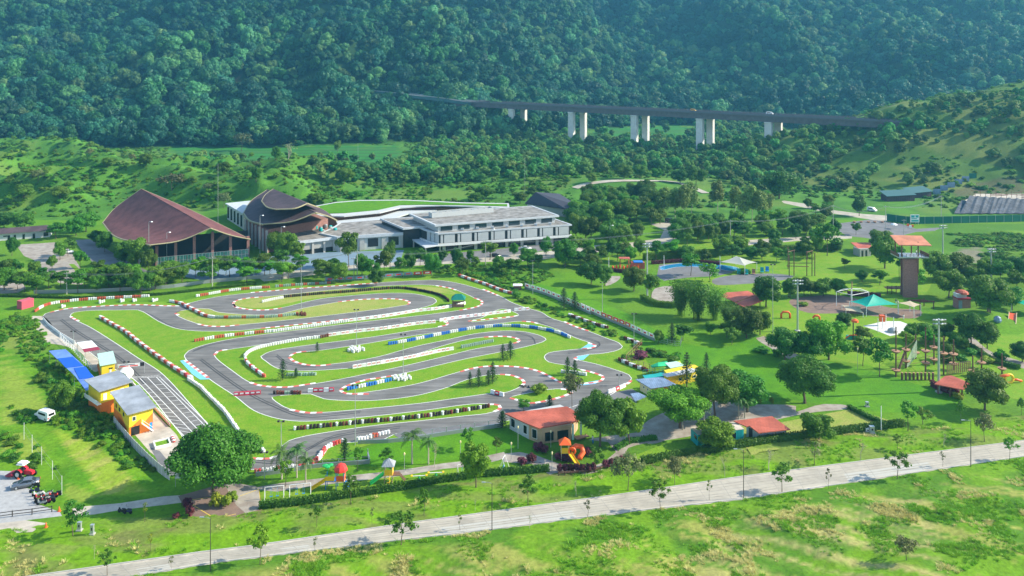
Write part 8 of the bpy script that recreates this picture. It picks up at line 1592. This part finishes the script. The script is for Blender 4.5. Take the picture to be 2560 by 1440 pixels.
# karts standing in the pit and people
def person(label, px, py, top, legs, pose=0, z=None):
    X, Y, Z = GT(px, py); Z = Z if z is None else z; r = empty('person', label, 'person', (X, Y, Z), R.uniform(0, 6))
    me = bpy.data.meshes.new('body'); V = [(0,0,.95),(0,0,1.15),(0,0,1.38),(0,0,1.52),(0,0,1.66),(0,0,1.75),(.1,0,.9),(.12,.05,.5),(.12,0,.06),(.12,-.12,.03),(-.1,0,.9),(-.13,-.08,.5),(-.13,-.02,.06),(-.13,-.16,.03),(.2,0,1.38),(.27,.02,1.12),(.27,-.1,.88),(.27,-.14,.80),(-.2,0,1.38),(-.27,0,1.12),(-.25,-.14,.92),(-.25,-.2,.86)]
    E = [(0,1),(1,2),(2,3),(3,4),(4,5),(0,6),(6,7),(7,8),(8,9),(0,10),(10,11),(11,12),(12,13),(2,14),(14,15),(15,16),(16,17),(2,18),(18,19),(19,20),(20,21)]
    rad = [.13,.125,.14,.055,.09,.07,.09,.06,.045,.04,.09,.06,.045,.04,.06,.045,.03,.03,.06,.045,.03,.03]; me.from_pydata(V, E, []); o = bpy.data.objects.new('body', me); C.objects.link(o); o.parent = r
    md = o.modifiers.new('skin', 'SKIN'); md.use_smooth_shade = True; sv = me.skin_vertices[0].data
    for i, q in enumerate(rad): sv[i].radius = (q, q)
    sv[0].use_root = True; s2 = o.modifiers.new('sub', 'SUBSURF'); s2.levels = 1; s2.render_levels = 1; me.materials.append(M['skin'])
    mb = MB(); mb.lathe([(.17,.86),(.17,1.0),(.16,1.15),(.19,1.36),(.12,1.47),(.07,1.5)], (0,0,0), 10); [mb.tube([(s*.17,0,1.4),(s*.27,0,1.13)], [.075,.06], 7) for s in (-1, 1)]; mb.build('shirt', top, r, True)
    mb = MB(); mb.tube([(0,0,.98),(.1,0,.86),(.125,.04,.5),(.125,0,.12)], [.16,.11,.08,.07], 8); mb.tube([(0,0,.98),(-.1,0,.86),(-.135,-.07,.5),(-.135,-.02,.12)], [.16,.11,.08,.07], 8); mb.build('trousers', legs, r, True); mb = MB(); mb.lathe([(.1,1.62),(.105,1.7),(.08,1.78),(.02,1.81)], (0,.015,0), 9); mb.build('hair', 'black', r, True)
person('person in a white shirt standing on the climbing tower platform', 2291, 742, 'shirt', 'navy', z=13.5)
person('person in a dark shirt under the teal tent edge near the tower', 2240, 760, 'navy', 'shirt'); person('person in white beside the tower shelter', 2245, 764, 'shirt', 'navy'); person('person in blue trousers on the shaded paving by the red roofed house', 1482, 1112, 'shirt', 'p_blue'); person('person in dark clothes on the lawn before the dark bush trees', 2384, 826, 'navy', 'navy'); person('person in white crouched near the beige sail', 2259, 800, 'shirt', 'shirt')
# ================================================================== CAMERA, LIGHT, AIR
w = bpy.data.worlds.new('World'); S.world = w; w.use_nodes = True
nt = w.node_tree; sky = nt.nodes.new('ShaderNodeTexSky'); sky.sky_type = 'NISHITA'; sky.sun_disc = False
SUN = Vector((.82, .07, .52)).normalized(); el = math.asin(SUN.z)
sky.sun_elevation = el; sky.sun_rotation = math.atan2(SUN.x, SUN.y); sky.air_density = 1.2; sky.dust_density = .6
nt.links.new(sky.outputs[0], nt.nodes['Background'].inputs[0]); nt.nodes['Background'].inputs[1].default_value = .15
sl = bpy.data.lights.new('sun', 'SUN'); sl.energy = 5.0; sl.angle = math.radians(.5); sl.color = (1, .90, .72)
so = bpy.data.objects.new('sun', sl); C.objects.link(so); so.rotation_euler = SUN.to_track_quat('Z', 'Y').to_euler()
cam = bpy.data.cameras.new('camera'); co = bpy.data.objects.new('camera', cam); C.objects.link(co)
cam.sensor_width = 36; cam.lens = 36 * F / 2560; cam.shift_y = -(720 - YH) / 2560; cam.clip_end = 4000; cam.clip_start = 1
co.location = (0, 0, HC); co.rotation_euler = (math.pi / 2, 0, 0); S.camera = co
S.view_settings.view_transform = 'Standard'; S.view_settings.look = 'None'; S.view_settings.exposure = EXPO; S.view_settings.gamma = 1
if HAZE:
    hm = bpy.data.materials.new('haze'); hm.use_nodes = True; n = hm.node_tree; n.nodes.remove(n.nodes['Principled BSDF'])
    v = n.nodes.new('ShaderNodeVolumePrincipled'); v.inputs['Color'].default_value = (.16, .62, 1, 1); v.inputs['Density'].default_value = HAZE; v.inputs['Anisotropy'].default_value = .2
    n.links.new(v.outputs[0], n.nodes['Material Output'].inputs['Volume'])
    hz = MB().box(-1580, -380, -8, 1580, 1640, 560).build('haze', hm); hz['kind'] = 'stuff'; hz['label'] = 'thin bluish haze in the air over the valley'
S.cycles.volume_bounces = 0; S.cycles.max_bounces = 5; S.cycles.transparent_max_bounces = 8
